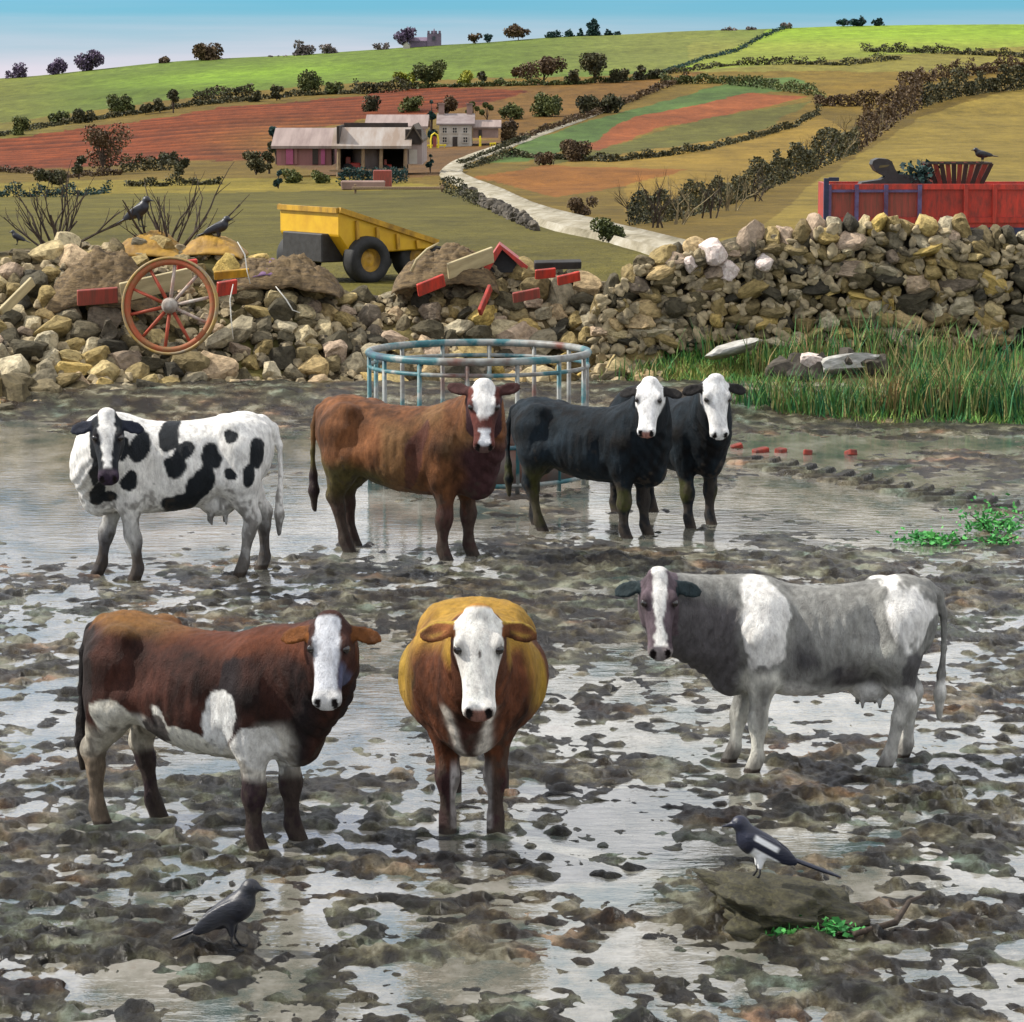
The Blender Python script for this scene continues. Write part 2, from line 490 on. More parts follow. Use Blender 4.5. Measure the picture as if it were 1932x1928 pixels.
# ---- pale farm track winding up past the buildings
TL = [(1250, 492), (1130, 456), (1030, 434), (960, 404), (895, 366), (850, 348), (826, 332), (838, 314), (880, 294), (950, 270), (1060, 236), (1130, 213), (1196, 189)]
TR = [(1350, 480), (1260, 454), (1150, 425), (1032, 394), (950, 358), (902, 340), (876, 326), (884, 312), (920, 296), (995, 268), (1080, 236), (1146, 211), (1202, 187)]
tt = np.linspace(0, len(TL) - 1, 90)
ii = np.arange(len(TL))
Lx = curve(tt, ii, [p[0] for p in TL]); Ly = curve(tt, ii, [p[1] for p in TL])
Rx = curve(tt, ii, [p[0] for p in TR]); Ry = curve(tt, ii, [p[1] for p in TR])
tv = []
for k in range(90):
    a, c = hit(Lx[k], Ly[k]), hit(Rx[k], Ry[k])
    for j in range(9):
        p = a.lerp(c, j / 8)
        e = 0.0 if 0 < j < 8 else -0.35
        tv.append((p.x, p.y, float(hill_z(p.x, p.y)) + 0.16 + e + (-0.05 if j in (2, 6) else 0.02)))
m_track, nt, b = material('track', 0.85, 0.2)
n = noise_node(nt, 0.9, 9, 0.75, stretch=(1, 0.25, 1))
r = ramp(nt, [(0.3, (0.10, 0.085, 0.045)), (0.46, (0.24, 0.21, 0.145)), (0.60, (0.36, 0.33, 0.26)), (0.75, (0.48, 0.46, 0.40))], n.outputs['Fac'])
nt.links.new(r.outputs['Color'], b.inputs['Base Color']); bump(nt, b, n.outputs['Fac'], 0.5, 0.15)
tag(link('farm_track', np_mesh('farm_track', tv, grid_faces(90, 9)), m_track), kind='structure')

# ---- bank of earth at the back of the yard: rubble heap left, grassy foot of the wall right
CR_U = [-2500, -100, 0, 120, 300, 450, 560, 640, 740, 820, 920, 1020, 1100, 1180, 1260, 1600, 1932, 4500]
CR_V = [470, 474, 474, 464, 468, 482, 512, 552, 562, 536, 508, 508, 522, 560, 600, 612, 622, 622]
FT_U = [-2500, 0, 300, 600, 700, 1150, 1300, 1500, 1932, 4500]
FT_V = [790, 782, 762, 748, 745, 735, 760, 786, 800, 800]
CREST_D = 45.0
def bank_z(X, D):
    X = np.asarray(X, float); D = np.asarray(D, float)
    u = PW / 2 + F * X / D * 0.99
    _, b = ray(u, curve(u, CR_U, CR_V)); zc = CAM_H + b * CREST_D
    _, b = ray(u, curve(u, FT_U, FT_V)); fd = -CAM_H / b
    t = (D - fd) / (CREST_D - fd)
    up = smooth(0, 1, t) * 0.75 + np.clip(t, 0, 1) * 0.25
    z = zc * up
    z = np.where(t < 0, t * 1.6, z)
    z = np.where(D > CREST_D, zc + (1.0 - zc) * smooth(CREST_D, CREST_D + 2.6, D), z)
    return z + 0.10 * fbm2(X * 1.1, D * 1.1, 3) * np.clip(t * 3, 0, 1)
bd = np.linspace(37.0, 48.6, 120)
BD, BT = np.meshgrid(bd, (np.linspace(-1600, 3500, 560) - PW / 2) / F / 0.99, indexing='ij')
BX = BT * BD
BZ = bank_z(BX, BD)
BZ += 0.03 * fbm2(BX * 5, BD * 5, 3)
m_bank, nt, b = material('bank_earth', 0.9, 0.2)
n = noise_node(nt, 1.6, 8, 0.7)
n2 = noise_node(nt, 0.5, 5, 0.6)
r = ramp(nt, [(0.30, (0.030, 0.022, 0.014)), (0.5, (0.085, 0.062, 0.033)), (0.68, (0.20, 0.14, 0.07))], n.outputs['Fac'])
r2 = ramp(nt, [(0.42, (1, 1, 1)), (0.66, (0.9, 1.1, 0.6))], n2.outputs['Fac'])
mx = N(nt, 'ShaderNodeMix', data_type='RGBA', blend_type='MULTIPLY'); mx.inputs['Factor'].default_value = 1
nt.links.new(r.outputs['Color'], mx.inputs[6]); nt.links.new(r2.outputs['Color'], mx.inputs[7])
nt.links.new(mx.outputs[2], b.inputs['Base Color']); bump(nt, b, n.outputs['Fac'], 0.8, 0.12)
tag(link('earth_bank', np_mesh('earth_bank', np.stack([BX, BD, BZ], -1).reshape(-1, 3), grid_faces(*BX.shape)), m_bank), kind='structure')

# ---- the yard: churned wet mud with standing water in the hollows
HOOVES = []          # filled by the cows first: (x, y) where the mud is trodden level
WET = [(60, 940, 170, 70, 1.5), (350, 985, 330, 60, 1.0), (790, 985, 190, 42, 1.2), (640, 900, 120, 60, 0.7), (1260, 985, 130, 60, 1.3),
       (1560, 950, 260, 48, 1.2), (1500, 845, 260, 24, 0.7), (120, 1045, 200, 26, 0.6), (1180, 930, 120, 50, 0.8), (1720, 1010, 130, 26, 0.8),
       (60, 1370, 130, 60, 1.0), (480, 1425, 190, 46, 0.9), (720, 1320, 60, 130, 0.9), (1500, 1350, 260, 60, 0.9), (1260, 1410, 160, 50, 0.5),
       (1150, 1260, 110, 40, 0.6), (1800, 1250, 130, 40, 0.5), (1820, 1130, 120, 14, 0.4), (330, 1110, 260, 24, 0.3),
       (1380, 1620, 280, 56, 0.9), (1480, 1580, 150, 30, 0.7), (930, 1840, 340, 46, 0.9), (620, 1680, 160, 30, 0.5), (1200, 1500, 170, 40, 0.4), (1840, 1660, 110, 30, 0.7), (200, 1870, 220, 30, 0.5), (1560, 1800, 240, 30, 0.5),
       (1740, 1110, 220, 30, -0.7), (1780, 870, 160, 24, -0.7), (900, 1160, 380, 26, -0.5), (1500, 1440, 180, 22, -0.4), (1480, 1700, 130, 60, -1.0), (150, 1790, 200, 40, -0.7),
       (620, 1790, 240, 26, -0.6), (1760, 1510, 150, 40, -0.6), (60, 860, 200, 40, 0.8), (560, 860, 120, 40, 0.5), (1650, 812, 300, 16, -0.7), (1700, 835, 240, 14, 0.7), (1100, 1060, 240, 26, -0.5)]
def worley(x, y, cell, seed):
    gx = np.floor(x / cell).astype(np.int64); gy = np.floor(y / cell).astype(np.int64)
    best = np.full(x.shape, 9.0); rr = np.zeros(x.shape)
    for i in (-1, 0, 1):
        for j in (-1, 0, 1):
            a = (gx + i + seed * 31) & 255; c = (gy + j + seed * 57) & 255
            jx = _tab2[a, c]; jy = _tab2[c, (a + 91) & 255]; s = _tab2[(a + 37) & 255, (c + 53) & 255]
            d = np.hypot(x / cell - (gx + i + jx), y / cell - (gy + j + jy)) * cell
            d = d / (0.55 + 0.7 * s)
            m = d < best
            best = np.where(m, d, best); rr = np.where(m, s, rr)
    return best, rr
def mud_z(X, D):
    u, v = project(X, D, np.zeros_like(X))
    wet = np.full(X.shape, 0.02)
    for cx, cy, rx, ry, a in WET:
        wet += a * np.exp(-((u - cx) / rx) ** 2 - ((v - cy) / ry) ** 2)
    big = fbm2(X * 0.55 + 3, D * 0.34, 3)
    mid = fbm2(X * 1.7 + 11, D * 1.0, 4)
    fine = fbm2(X * 5.0, D * 4.0 + 5, 5, 0.72)
    rid = 1 - np.abs(fbm2(X * 2.6 + 31, D * 1.9, 3)) * 2.2
    d1, s1 = worley(X, D, 0.42, 1)
    d2, s2 = worley(X + 5, D, 0.30, 2)
    hoof = -0.05 * np.exp(-(d1 / 0.085) ** 2) + 0.035 * np.exp(-((d1 - 0.13) / 0.05) ** 2)
    clod = 0.055 * np.exp(-(d2 / 0.06) ** 4) * (s2 > 0.45)
    far = 1 - 0.55 * smooth(21, 35, D)
    rough = np.clip(0.74 - 0.40 * wet, 0.20, 1.1) * far
    stk = fbm2(X * 1.4 + 50, D * 2.8, 4, 0.6)
    rid2 = (1 - np.abs(noise2(X * 9 + 3.7, D * 6.5)) * 2) * 0.6 + (1 - np.abs(noise2(X * 19, D * 13 + 2)) * 2) * 0.4
    m2 = fbm2(X * 3.3 + 71, D * 3.0, 3, 0.55)
    z = 0.018 * big + 0.024 * mid + 0.040 * m2 * np.clip(1.1 - 0.35 * wet, 0.35, 1.2) * (0.4 + 0.6 * far) + rough * (0.036 * fine + 0.032 * (rid - 0.35) + 0.030 * (rid2 - 0.2) + hoof + clod) + 0.018 * stk - 0.030 * wet + 0.000
    z = z * 0.85
    # tyre lugs left by a tractor
    for (a, c, wd) in ((gnd(1370, 862), gnd(1960, 972), 0.34),):
        ax = c - a; L = ax.length; ax.normalize()
        s = (X - a.x) * ax.x + (D - a.y) * ax.y
        l = -(X - a.x) * ax.y + (D - a.y) * ax.x
        k = smooth(wd + 0.08, wd, np.abs(l)) * smooth(0, 0.4, s) * smooth(L, L - 0.4, s)
        lug = smooth(-0.2, 0.5, np.sin((s + 0.7 * np.abs(l)) * 2 * np.pi / 0.36))
        z = z * (1 - 0.75 * k) + k * (-0.045 + 0.10 * lug)
    # firmer, higher ground at the sides of the feet of the wall
    z += 0.25 * smooth(38.6, 41.0, D)
    for hx, hy in HOOVES:
        m = (np.abs(X - hx) < 0.5) & (np.abs(D - hy) < 0.5)
        r = np.hypot(X[m] - hx, D[m] - hy)
        k = smooth(0.36, 0.10, r)
        z[m] = z[m] * (1 - 0.8 * k) + k * (-0.035) + 0.062 * np.exp(-((r - 0.15) / 0.05) ** 2) * smooth(-0.5, 0.3, noise2(X[m] * 7, D[m] * 7))
    return z
def build_yard():
    vrow = np.concatenate([np.linspace(752, 2060, 840), np.linspace(2060, 3600, 60)[1:]])
    _, b = ray(966, vrow)
    d = -CAM_H / b
    D2, T2 = np.meshgrid(d, (np.concatenate([np.linspace(-2400, -200, 150)[:-1], np.linspace(-200, 2132, 960), np.linspace(2132, 4300, 150)[1:]]) - PW / 2) / F, indexing='ij')
    X2 = T2 * D2
    Z2 = mud_z(X2, D2)
    tone = np.stack([np.clip(Z2 * 6 + 0.5, 0, 1), 0.5 + 0.62 * fbm2(X2 * 1.6 + 60, D2 * 1.7, 4, 0.6), 0.5 + 0.62 * fbm2(X2 * 4.2 + 20, D2 * 4.6 + 8, 3, 0.6)], -1)
    me = np_mesh('yard_mud', np.stack([X2, D2, Z2], -1).reshape(-1, 3), grid_faces(*X2.shape), True, tone.reshape(-1, 3))
    m, nt, b = material('mud', 0.5, 0.42)
    va = N(nt, 'ShaderNodeVertexColor'); va.layer_name = 'Col'
    sp = N(nt, 'ShaderNodeSeparateColor'); nt.links.new(va.outputs['Color'], sp.inputs[0])
    n = noise_node(nt, 16.0, 9, 0.80, stretch=(1, 0.7, 1))
    n3 = noise_node(nt, 1.3, 4, 0.6, stretch=(1, 0.5, 1))
    ma = N(nt, 'ShaderNodeMath', operation='MULTIPLY_ADD'); nt.links.new(n.outputs['Fac'], ma.inputs[0]); ma.inputs[1].default_value = 0.62
    mb = N(nt, 'ShaderNodeMath', operation='MULTIPLY'); nt.links.new(sp.outputs[2], mb.inputs[0]); mb.inputs[1].default_value = 0.52
    nt.links.new(mb.outputs[0], ma.inputs[2])
    r = ramp(nt, [(0.40, (0.007, 0.005, 0.003)), (0.50, (0.020, 0.014, 0.008)), (0.58, (0.056, 0.046, 0.026)), (0.66, (0.140, 0.125, 0.085)), (0.77, (0.36, 0.34, 0.28))], ma.outputs[0])
    r2 = ramp(nt, [(0.20, (0.70, 0.96, 0.93)), (0.38, (0.93, 1.0, 0.86)), (0.58, (1.0, 0.97, 0.86)), (0.70, (1.08, 0.92, 0.76)), (0.84, (1.35, 0.86, 0.64))], sp.outputs[1])
    mx = N(nt, 'ShaderNodeMix', data_type='RGBA', blend_type='MULTIPLY'); mx.inputs['Factor'].default_value = 1
    nt.links.new(r.outputs['Color'], mx.inputs[6]); nt.links.new(r2.outputs['Color'], mx.inputs[7])
    nt.links.new(mx.outputs[2], b.inputs['Base Color'])
    rr = N(nt, 'ShaderNodeMapRange'); rr.inputs['From Min'].default_value = 0.3; rr.inputs['From Max'].default_value = 0.7
    rr.inputs['To Min'].default_value = 0.14; rr.inputs['To Max'].default_value = 0.46
    nt.links.new(n3.outputs['Fac'], rr.inputs['Value']); nt.links.new(rr.outputs['Result'], b.inputs['Roughness'])
    bump(nt, b, n.outputs['Fac'], 1.0, 0.09)
    tag(link('yard_mud', me, m), kind='structure')
    # standing water: milky with silt, mirror-like at this low angle
    m, nt, b = material('puddle_water', 0.05, 0.75)
    b.inputs['IOR'].default_value = 1.72
    n = noise_node(nt, 1.3, 7, 0.7, stretch=(1, 0.6, 1))
    r = ramp(nt, [(0.30, (0.020, 0.045, 0.045)), (0.40, (0.055, 0.075, 0.068)), (0.50, (0.14, 0.135, 0.11)), (0.62, (0.25, 0.24, 0.21)), (0.74, (0.16, 0.125, 0.095))], n.outputs['Fac'])
    nt.links.new(r.outputs['Color'], b.inputs['Base Color'])
    nb = noise_node(nt, 6.0, 4, 0.6, stretch=(0.6, 1.3, 1))
    bump(nt, b, nb.outputs['Fac'], 0.14, 0.05)
    X3, D3 = np.meshgrid(np.linspace(-40, 40, 15), np.linspace(3.0, 40.5, 18))
    tag(link('puddle_water', np_mesh('puddle_water', np.stack([X3, D3, np.zeros_like(X3)], -1).reshape(-1, 3), grid_faces(*X3.shape)), m), kind='structure')
# ================================================================== sculpting with distance fields
class Clay:
    """a body as ONE continuous surface: blended round shapes, then meshed"""
    def __init__(s, lo, hi, vox):
        s.vox = vox
        s.lo = np.array(lo, float)
        n = np.ceil((np.array(hi) - s.lo) / vox).astype(int) + 1
        s.ax = [s.lo[i] + vox * np.arange(n[i]) for i in range(3)]
        s.f = np.full(tuple(n), 0.6, np.float32)
    def _win(s, lo, hi):
        sl = []
        for i in range(3):
            a = max(0, int((lo[i] - s.lo[i]) / s.vox)); b = min(s.f.shape[i], int((hi[i] - s.lo[i]) / s.vox) + 2)
            if b <= a: return None
            sl.append(slice(a, b))
        return tuple(sl)
    def put(s, fn, lo, hi, k=0.04, cut=False):
        m = k + 0.05
        w = s._win(np.array(lo) - m, np.array(hi) + m)
        if w is None: return
        X = s.ax[0][w[0]][:, None, None]; Y = s.ax[1][w[1]][None, :, None]; Z = s.ax[2][w[2]][None, None, :]
        d = fn(X, Y, Z).astype(np.float32)
        a = s.f[w]
        if cut:
            d = -d
            h = np.maximum(k - np.abs(a - d), 0) / k
            s.f[w] = np.maximum(a, d) + h * h * k * 0.25
        else:
            h = np.maximum(k - np.abs(a - d), 0) / k
            s.f[w] = np.minimum(a, d) - h * h * k * 0.25
    def cone(s, a, b, ra, rb, k=0.04, sy=1.0):
        a = np.array(a, float); b = np.array(b, float); ab = b - a; L = max(ab @ ab, 1e-9)
        r = max(ra, rb)
        def fn(X, Y, Z):
            px, py, pz = X - a[0], Y - a[1], Z - a[2]
            t = np.clip((px * ab[0] + py * ab[1] + pz * ab[2]) / L, 0, 1)
            return np.sqrt((px - t * ab[0]) ** 2 + (py - t * ab[1]) ** 2 + (pz - t * ab[2]) ** 2) - (ra + (rb - ra) * t)
        s.put(fn, np.minimum(a, b) - r, np.maximum(a, b) + r, k)
    def chain(s, pts, rad, k=0.04):
        for i in range(len(pts) - 1): s.cone(pts[i], pts[i + 1], rad[i], rad[i + 1], k)
    def blob(s, c, r, axes=None, k=0.04, cut=False):
        """ellipsoid; axes = rows of three unit vectors"""
        c = np.array(c, float); A = np.eye(3) if axes is None else np.array(axes, float); r = np.array(r, float)
        def fn(X, Y, Z):
            px, py, pz = X - c[0], Y - c[1], Z - c[2]
            q = [(px * A[i, 0] + py * A[i, 1] + pz * A[i, 2]) / r[i] for i in range(3)]
            k0 = np.sqrt(q[0] ** 2 + q[1] ** 2 + q[2] ** 2)
            k1 = np.sqrt((q[0] / r[0]) ** 2 + (q[1] / r[1]) ** 2 + (q[2] / r[2]) ** 2) + 1e-6
            return k0 * (k0 - 1) / k1
        e = np.sqrt(((A * r[:, None]) ** 2).sum(0))
        s.put(fn, c - e, c + e, k, cut)
    def mesh_arrays(s):
        f = s.f; S = f < 0
        nx, ny, nz = f.shape
        cnt = np.zeros((nx - 1, ny - 1, nz - 1), np.int8)
        for i in (0, 1):
            for j in (0, 1):
                for k in (0, 1):
                    cnt += S[i:nx - 1 + i, j:ny - 1 + j, k:nz - 1 + k]
        act = (cnt > 0) & (cnt < 8)
        I = np.argwhere(act)
        idx = np.full(act.shape, -1, np.int64); idx[act] = np.arange(len(I))
        acc = np.zeros((len(I), 3)); num = np.zeros(len(I))
        E = []
        for i in (0, 1):
            for j in (0, 1):
                E += [((0, i, j), (1, i, j)), ((i, 0, j), (i, 1, j)), ((i, j, 0), (i, j, 1))]
        for a, b in E:
            a = np.array(a); b = np.array(b)
            pa = I + a; pb = I + b
            va = f[pa[:, 0], pa[:, 1], pa[:, 2]]; vb = f[pb[:, 0], pb[:, 1], pb[:, 2]]
            m = (va < 0) != (vb < 0)
            t = va[m] / (va[m] - vb[m])
            acc[m] += a + (b - a) * t[:, None]; num[m] += 1
        V = (I + acc / num[:, None]) * s.vox + s.lo
        Q = []
        for axn in range(3):
            sl0 = [slice(1, -1)] * 3; sl1 = [slice(1, -1)] * 3
            sl0[axn] = slice(0, -1); sl1[axn] = slice(1, None)
            A = S[tuple(sl0)]; B = S[tuple(sl1)]
            P = np.argwhere(A != B)
            if not len(P): continue
            fl = A[P[:, 0], P[:, 1], P[:, 2]]
            off = np.ones(3, int); off[axn] = 0
            P = P + off
            u, v = [(1, 2), (2, 0), (0, 1)][axn]
            eu = np.zeros(3, int); eu[u] = 1; ev = np.zeros(3, int); ev[v] = 1
            c = [P - eu - ev, P - ev, P, P - eu]
            q = np.stack([idx[x[:, 0], x[:, 1], x[:, 2]] for x in c], -1)
            q[~fl] = q[~fl][:, ::-1]
            Q.append(q)
        Q = np.concatenate(Q)
        return V, Q
def relax(V, Q, it=2, w=0.5):
    a = np.concatenate([Q[:, 0], Q[:, 1], Q[:, 2], Q[:, 3]]); b = np.concatenate([Q[:, 1], Q[:, 2], Q[:, 3], Q[:, 0]])
    n = np.bincount(a, minlength=len(V)) + np.bincount(b, minlength=len(V))
    n = np.maximum(n, 1)
    for _ in range(it):
        M = np.stack([np.bincount(a, V[b, i], len(V)) + np.bincount(b, V[a, i], len(V)) for i in range(3)], -1) / n[:, None]
        V = V + (M - V) * w
    return V
def vnormals(V, Q):
    nrm = np.cross(V[Q[:, 2]] - V[Q[:, 0]], V[Q[:, 3]] - V[Q[:, 1]])
    out = np.zeros_like(V)
    for i in range(4):
        for c in range(3): out[:, c] += np.bincount(Q[:, i], nrm[:, c], len(V))
    return out / (np.linalg.norm(out, axis=1, keepdims=True) + 1e-12)

# ---- coat material: point colours hold markings, mud and painted sunlit toplines on two cows
m_coat, nt, b = material('coat', 0.64, 0.18)
va = N(nt, 'ShaderNodeVertexColor'); va.layer_name = 'Col'
nc = noise_node(nt, 14, 6, 0.7, stretch=(1.6, 1.6, 0.7))
nf = noise_node(nt, 70, 4, 0.7, stretch=(1.8, 1.8, 0.45))
rc = ramp(nt, [(0.32, (0.55, 0.53, 0.52)), (0.66, (1.3, 1.29, 1.27))], nc.outputs['Fac'])
mx = N(nt, 'ShaderNodeMix', data_type='RGBA', blend_type='MULTIPLY'); mx.inputs['Factor'].default_value = 0.8
nt.links.new(va.outputs['Color'], mx.inputs[6]); nt.links.new(rc.outputs['Color'], mx.inputs[7])
nt.links.new(mx.outputs[2], b.inputs['Base Color'])
bp1 = bump(nt, b, nf.outputs['Fac'], 0.8, 0.018)
bp2 = N(nt, 'ShaderNodeBump'); bp2.inputs['Strength'].default_value = 0.6; bp2.inputs['Distance'].default_value = 0.03
nt.links.new(nc.outputs['Fac'], bp2.inputs['Height']); nt.links.new(bp2.outputs['Normal'], bp1.inputs['Normal'])
m_eye, nt, b = material('eye', 0.08, 0.8)
b.inputs['Base Color'].default_value = (0.012, 0.008, 0.006, 1)

# ---- cows
TX = [-0.90, -0.86, -0.78, -0.62, -0.45, -0.2, 0.05, 0.3, 0.45, 0.58, 0.70, 0.78]
TT = [1.10, 1.21, 1.315, 1.365, 1.335, 1.30, 1.295, 1.325, 1.35, 1.31, 1.20, 1.03]
TB = [1.00, 0.90, 0.80, 0.72, 0.68, 0.60, 0.565, 0.565, 0.58, 0.61, 0.68, 0.86]
TWD = [0.04, 0.13, 0.21, 0.265, 0.285, 0.325, 0.335, 0.300, 0.265, 0.225, 0.165, 0.05]
HT = np.array([-0.06, -0.02, 0.04, 0.10, 0.16, 0.23, 0.32, 0.40, 0.46, 0.50, 0.535])
HWD = np.array([0.03, 0.080, 0.104, 0.118, 0.121, 0.104, 0.086, 0.083, 0.089, 0.083, 0.03])
HTOP = np.array([-0.05, 0.005, 0.03, 0.038, 0.034, 0.024, 0.012, 0.008, 0.006, -0.012, -0.05])
HBOT = np.array([-0.09, -0.14, -0.19, -0.225, -0.235, -0.215, -0.160, -0.125, -0.118, -0.112, -0.08])

def cow(spec):
    sc_ = spec['scale']; fat = spec.get('fat', 1.0)
    base = gnd(*spec['at'])
    yaw = R(spec['yaw'])
    cy, sy = math.cos(yaw), math.sin(yaw)
    ln = spec.get('len', 1.0)
    def to_local(P):
        d = (P - base) / sc_
        return np.array([(d.x * cy + d.y * sy) / ln, -d.x * sy + d.y * cy, d.z])
    # head: poll position measured, looks towards the camera (plus a turn), nose tilted down
    pu, pv, dd = spec['poll']
    poll = to_local(at(pu, pv, base.y + dd))
    hs = spec.get('head', 1.0)
    tilt = R(spec.get('tilt', 58)); turn = R(spec.get('turn', 0)); roll = R(spec.get('roll', 0))
    wf = math.atan2(-base.y, -base.x * 0 - at(pu, pv, base.y).x) + turn      # world heading of the face
    hf = np.array([math.cos(wf - yaw), math.sin(wf - yaw), 0]); upv = np.array([0, 0, 1.0])
    ha = hf * math.cos(tilt) - upv * math.sin(tilt)
    hn = hf * math.sin(tilt) + upv * math.cos(tilt)
    hside = np.cross(hn, ha)
    ha, hside = ha * math.cos(roll) + hside * math.sin(roll), hside * math.cos(roll) - ha * math.sin(roll)
    H = lambda t, s, n: poll + (ha * t + hside * s + hn * n) * hs
    lo = np.minimum(np.array([-1.12, -0.48 * max(fat, 1), -0.03]), np.minimum(poll, H(0.55, 0, 0)) - 0.33)
    hi = np.maximum(np.array([0.95, 0.48 * max(fat, 1), 1.48]), np.maximum(poll, H(0.55, 0, 0)) + 0.33)
    lo[2] = -0.06
    c = Clay(lo, hi, spec.get('vox', 0.0155))
    # trunk: a shaped barrel
    xs = np.linspace(-0.93, 0.80, 200)
    topc = curve(xs, TX, TT) + np.interp(xs, *spec.get('topline', ([-1, 1], [0, 0])))
    botc = curve(xs, TX, TB); wc = curve(xs, TX, TWD) * fat
    botc = botc - (spec.get('belly', 0)) * np.exp(-((xs + 0.05) / 0.4) ** 2)
    def trunk(X, Y, Z):
        x = np.clip(X, -0.90, 0.78)
        tp = np.interp(x, xs, topc); bt = np.interp(x, xs, botc); w = np.interp(x, xs, wc)
        h = (tp - bt) / 2; zc = (tp + bt) / 2
        # widest a little below the middle
        zz = (Z - zc) / h
        ww = w * (1 - 0.10 * np.clip(zz, 0, 1) ** 2)
        q = (np.abs(Y / ww) ** 2.25 + np.abs(zz) ** 2.25) ** (1 / 2.25)
        d = (q - 1) * np.minimum(w, h) * 0.9
        return np.where(np.abs(X - x) < 1e-9, d, np.maximum(d, 0) + np.abs(X - x))
    c.put(trunk, (-0.93, -0.45 * fat, 0.5), (0.82, 0.45 * fat, 1.42), 0.05)
    # hips, pin bones, shoulders
    dzt = lambda x: float(np.interp(x, *spec.get('topline', ([-1, 1], [0, 0]))))
    for s in (-1, 1):
        c.blob((-0.50, s * 0.235 * (fat if fat < 1.1 else 0.95), 1.255 + dzt(-0.5) * 1.6), (0.10, 0.06, 0.07), k=0.09)
        c.blob((-0.80, s * 0.10, 1.20 + dzt(-0.8) * 1.5), (0.07, 0.05, 0.06), k=0.07)
        c.blob((0.42, s * 0.20 * fat, 1.02), (0.17, 0.09, 0.26), k=0.10)
    for s in (-1, 1):
        c.blob((-0.34, s * 0.385 * fat, 1.10), (0.12, 0.10, 0.13), k=0.10, cut=True)      # hollow of the flank
        c.blob((0.235, s * 0.395 * fat, 0.98), (0.045, 0.10, 0.26), k=0.10, cut=True)     # behind the shoulder
        c.blob((-0.44, s * 0.34 * fat, 0.80), (0.03, 0.08, 0.14), k=0.07, cut=True)       # before the thigh
    # legs: swing = where the foot stands, front to back
    sw = spec.get('swing', (0, 0, 0, 0))          # front left, front right, hind left, hind right
    spread = spec.get('spread', 1.0)
    dark = []
    for n_, (s, fr) in enumerate(((1, 1), (-1, 1), (1, 0), (-1, 0))):
        q = sw[n_]; y0 = s * 0.165 * spread
        if fr:
            P = [(0.46, s * 0.17, 0.98), (0.43 + q * 0.25, y0, 0.70), (0.455 + q * 0.6, y0 * 0.97, 0.415), (0.45 + q * 0.75, y0 * 0.96, 0.36), (0.45 + q * 0.97, y0 * 0.96, 0.135), (0.475 + q, y0 * 0.96, 0.07)]
            c.chain(P, [0.165, 0.105, 0.058, 0.056, 0.041, 0.047], 0.06)
            c.blob((0.46 + q * 0.63, y0 * 0.97, 0.405), (0.058, 0.056, 0.065), k=0.03)
            f = (0.49 + q, y0 * 0.96)
        else:
            P = [(-0.58, s * 0.165, 1.08), (-0.60 + q * 0.2, s * 0.185, 0.84), (-0.66 + q * 0.4, y0 * 1.02, 0.68), (-0.755 + q * 0.62, y0, 0.505), (-0.735 + q * 0.75, y0, 0.40), (-0.715 + q * 0.97, y0, 0.14), (-0.69 + q, y0, 0.07)]
            c.chain(P, [0.205, 0.165, 0.108, 0.064, 0.050, 0.042, 0.048], 0.06)
            c.blob((-0.785 + q * 0.6, y0, 0.53), (0.045, 0.04, 0.06), k=0.03)
            c.cone((-0.47 + q * 0.1, s * 0.22, 0.86), (-0.60 + q * 0.3, s * 0.17, 0.72), 0.115, 0.09, 0.07)
            f = (-0.675 + q, y0)
        c.cone((f[0] - 0.02, f[1], 0.10), (f[0] + 0.02, f[1], 0.0), 0.050, 0.062, 0.02)
        c.blob((f[0] + 0.08, f[1], -0.02), (0.05, 0.008, 0.06), k=0.01, cut=True)
        wx = base.x + (f[0] * ln * cy - f[1] * sy) * sc_; wy = base.y + (f[0] * ln * sy + f[1] * cy) * sc_
        HOOVES.append((wx, wy))
    # neck: crest and throat, bent from the shoulders to the head
    def bez(p0, p1, p2, p3, n):
        t = np.linspace(0, 1, n)[:, None]
        return (1 - t) ** 3 * p0 + 3 * (1 - t) ** 2 * t * p1 + 3 * (1 - t) * t ** 2 * p2 + t ** 3 * p3
    e1 = H(0.03, 0, -0.10); e2 = H(0.15, 0, -0.16)
    nlen = np.linalg.norm(e1 - np.array([0.45, 0, 1.18]))
    c1 = bez(np.array([0.40, 0, 1.17]), np.array([0.40 + 0.45 * nlen, 0, 1.22]), e1 - hn * 0.30 * nlen, e1, 8)
    c2 = bez(np.array([0.52, 0, 0.92]), np.array([0.52 + 0.5 * nlen, 0, 0.88]), e2 - hn * 0.30 * nlen - upv * 0.05, e2, 8)
    nk = spec.get('neck', 1.0)
    c.chain(c1, np.linspace(0.175, 0.105, 8) * nk, 0.08)
    c.chain(c2, np.linspace(0.20, 0.095, 8) * nk, 0.08)
    cm = (c1 * 0.5 + c2 * 0.5)
    c.chain(cm, np.linspace(0.22, 0.11, 8) * nk, 0.08)
    # brisket and dewlap
    c.blob((0.66, 0, 0.72), (0.15, 0.12 * fat, 0.17), k=0.10)
    c.blob(c2[3] * 0.6 + np.array([0.66, 0, 0.72]) * 0.4, (0.10, 0.06, 0.15), k=0.08)
    # tail
    tl = spec.get('tail', 0.0)
    tp = [(-0.80, 0, 1.29 + dzt(-0.8) * 1.6), (-0.905, 0, 1.22 + dzt(-0.8) * 1.4), (-0.95, tl * 0.3, 1.08), (-0.955, tl * 0.6, 0.85), (-0.94, tl * 0.9, 0.66), (-0.935, tl, 0.52), (-0.93, tl, 0.36)]
    c.chain(tp, [0.05, 0.036, 0.026, 0.022, 0.03, 0.045, 0.022], 0.03)
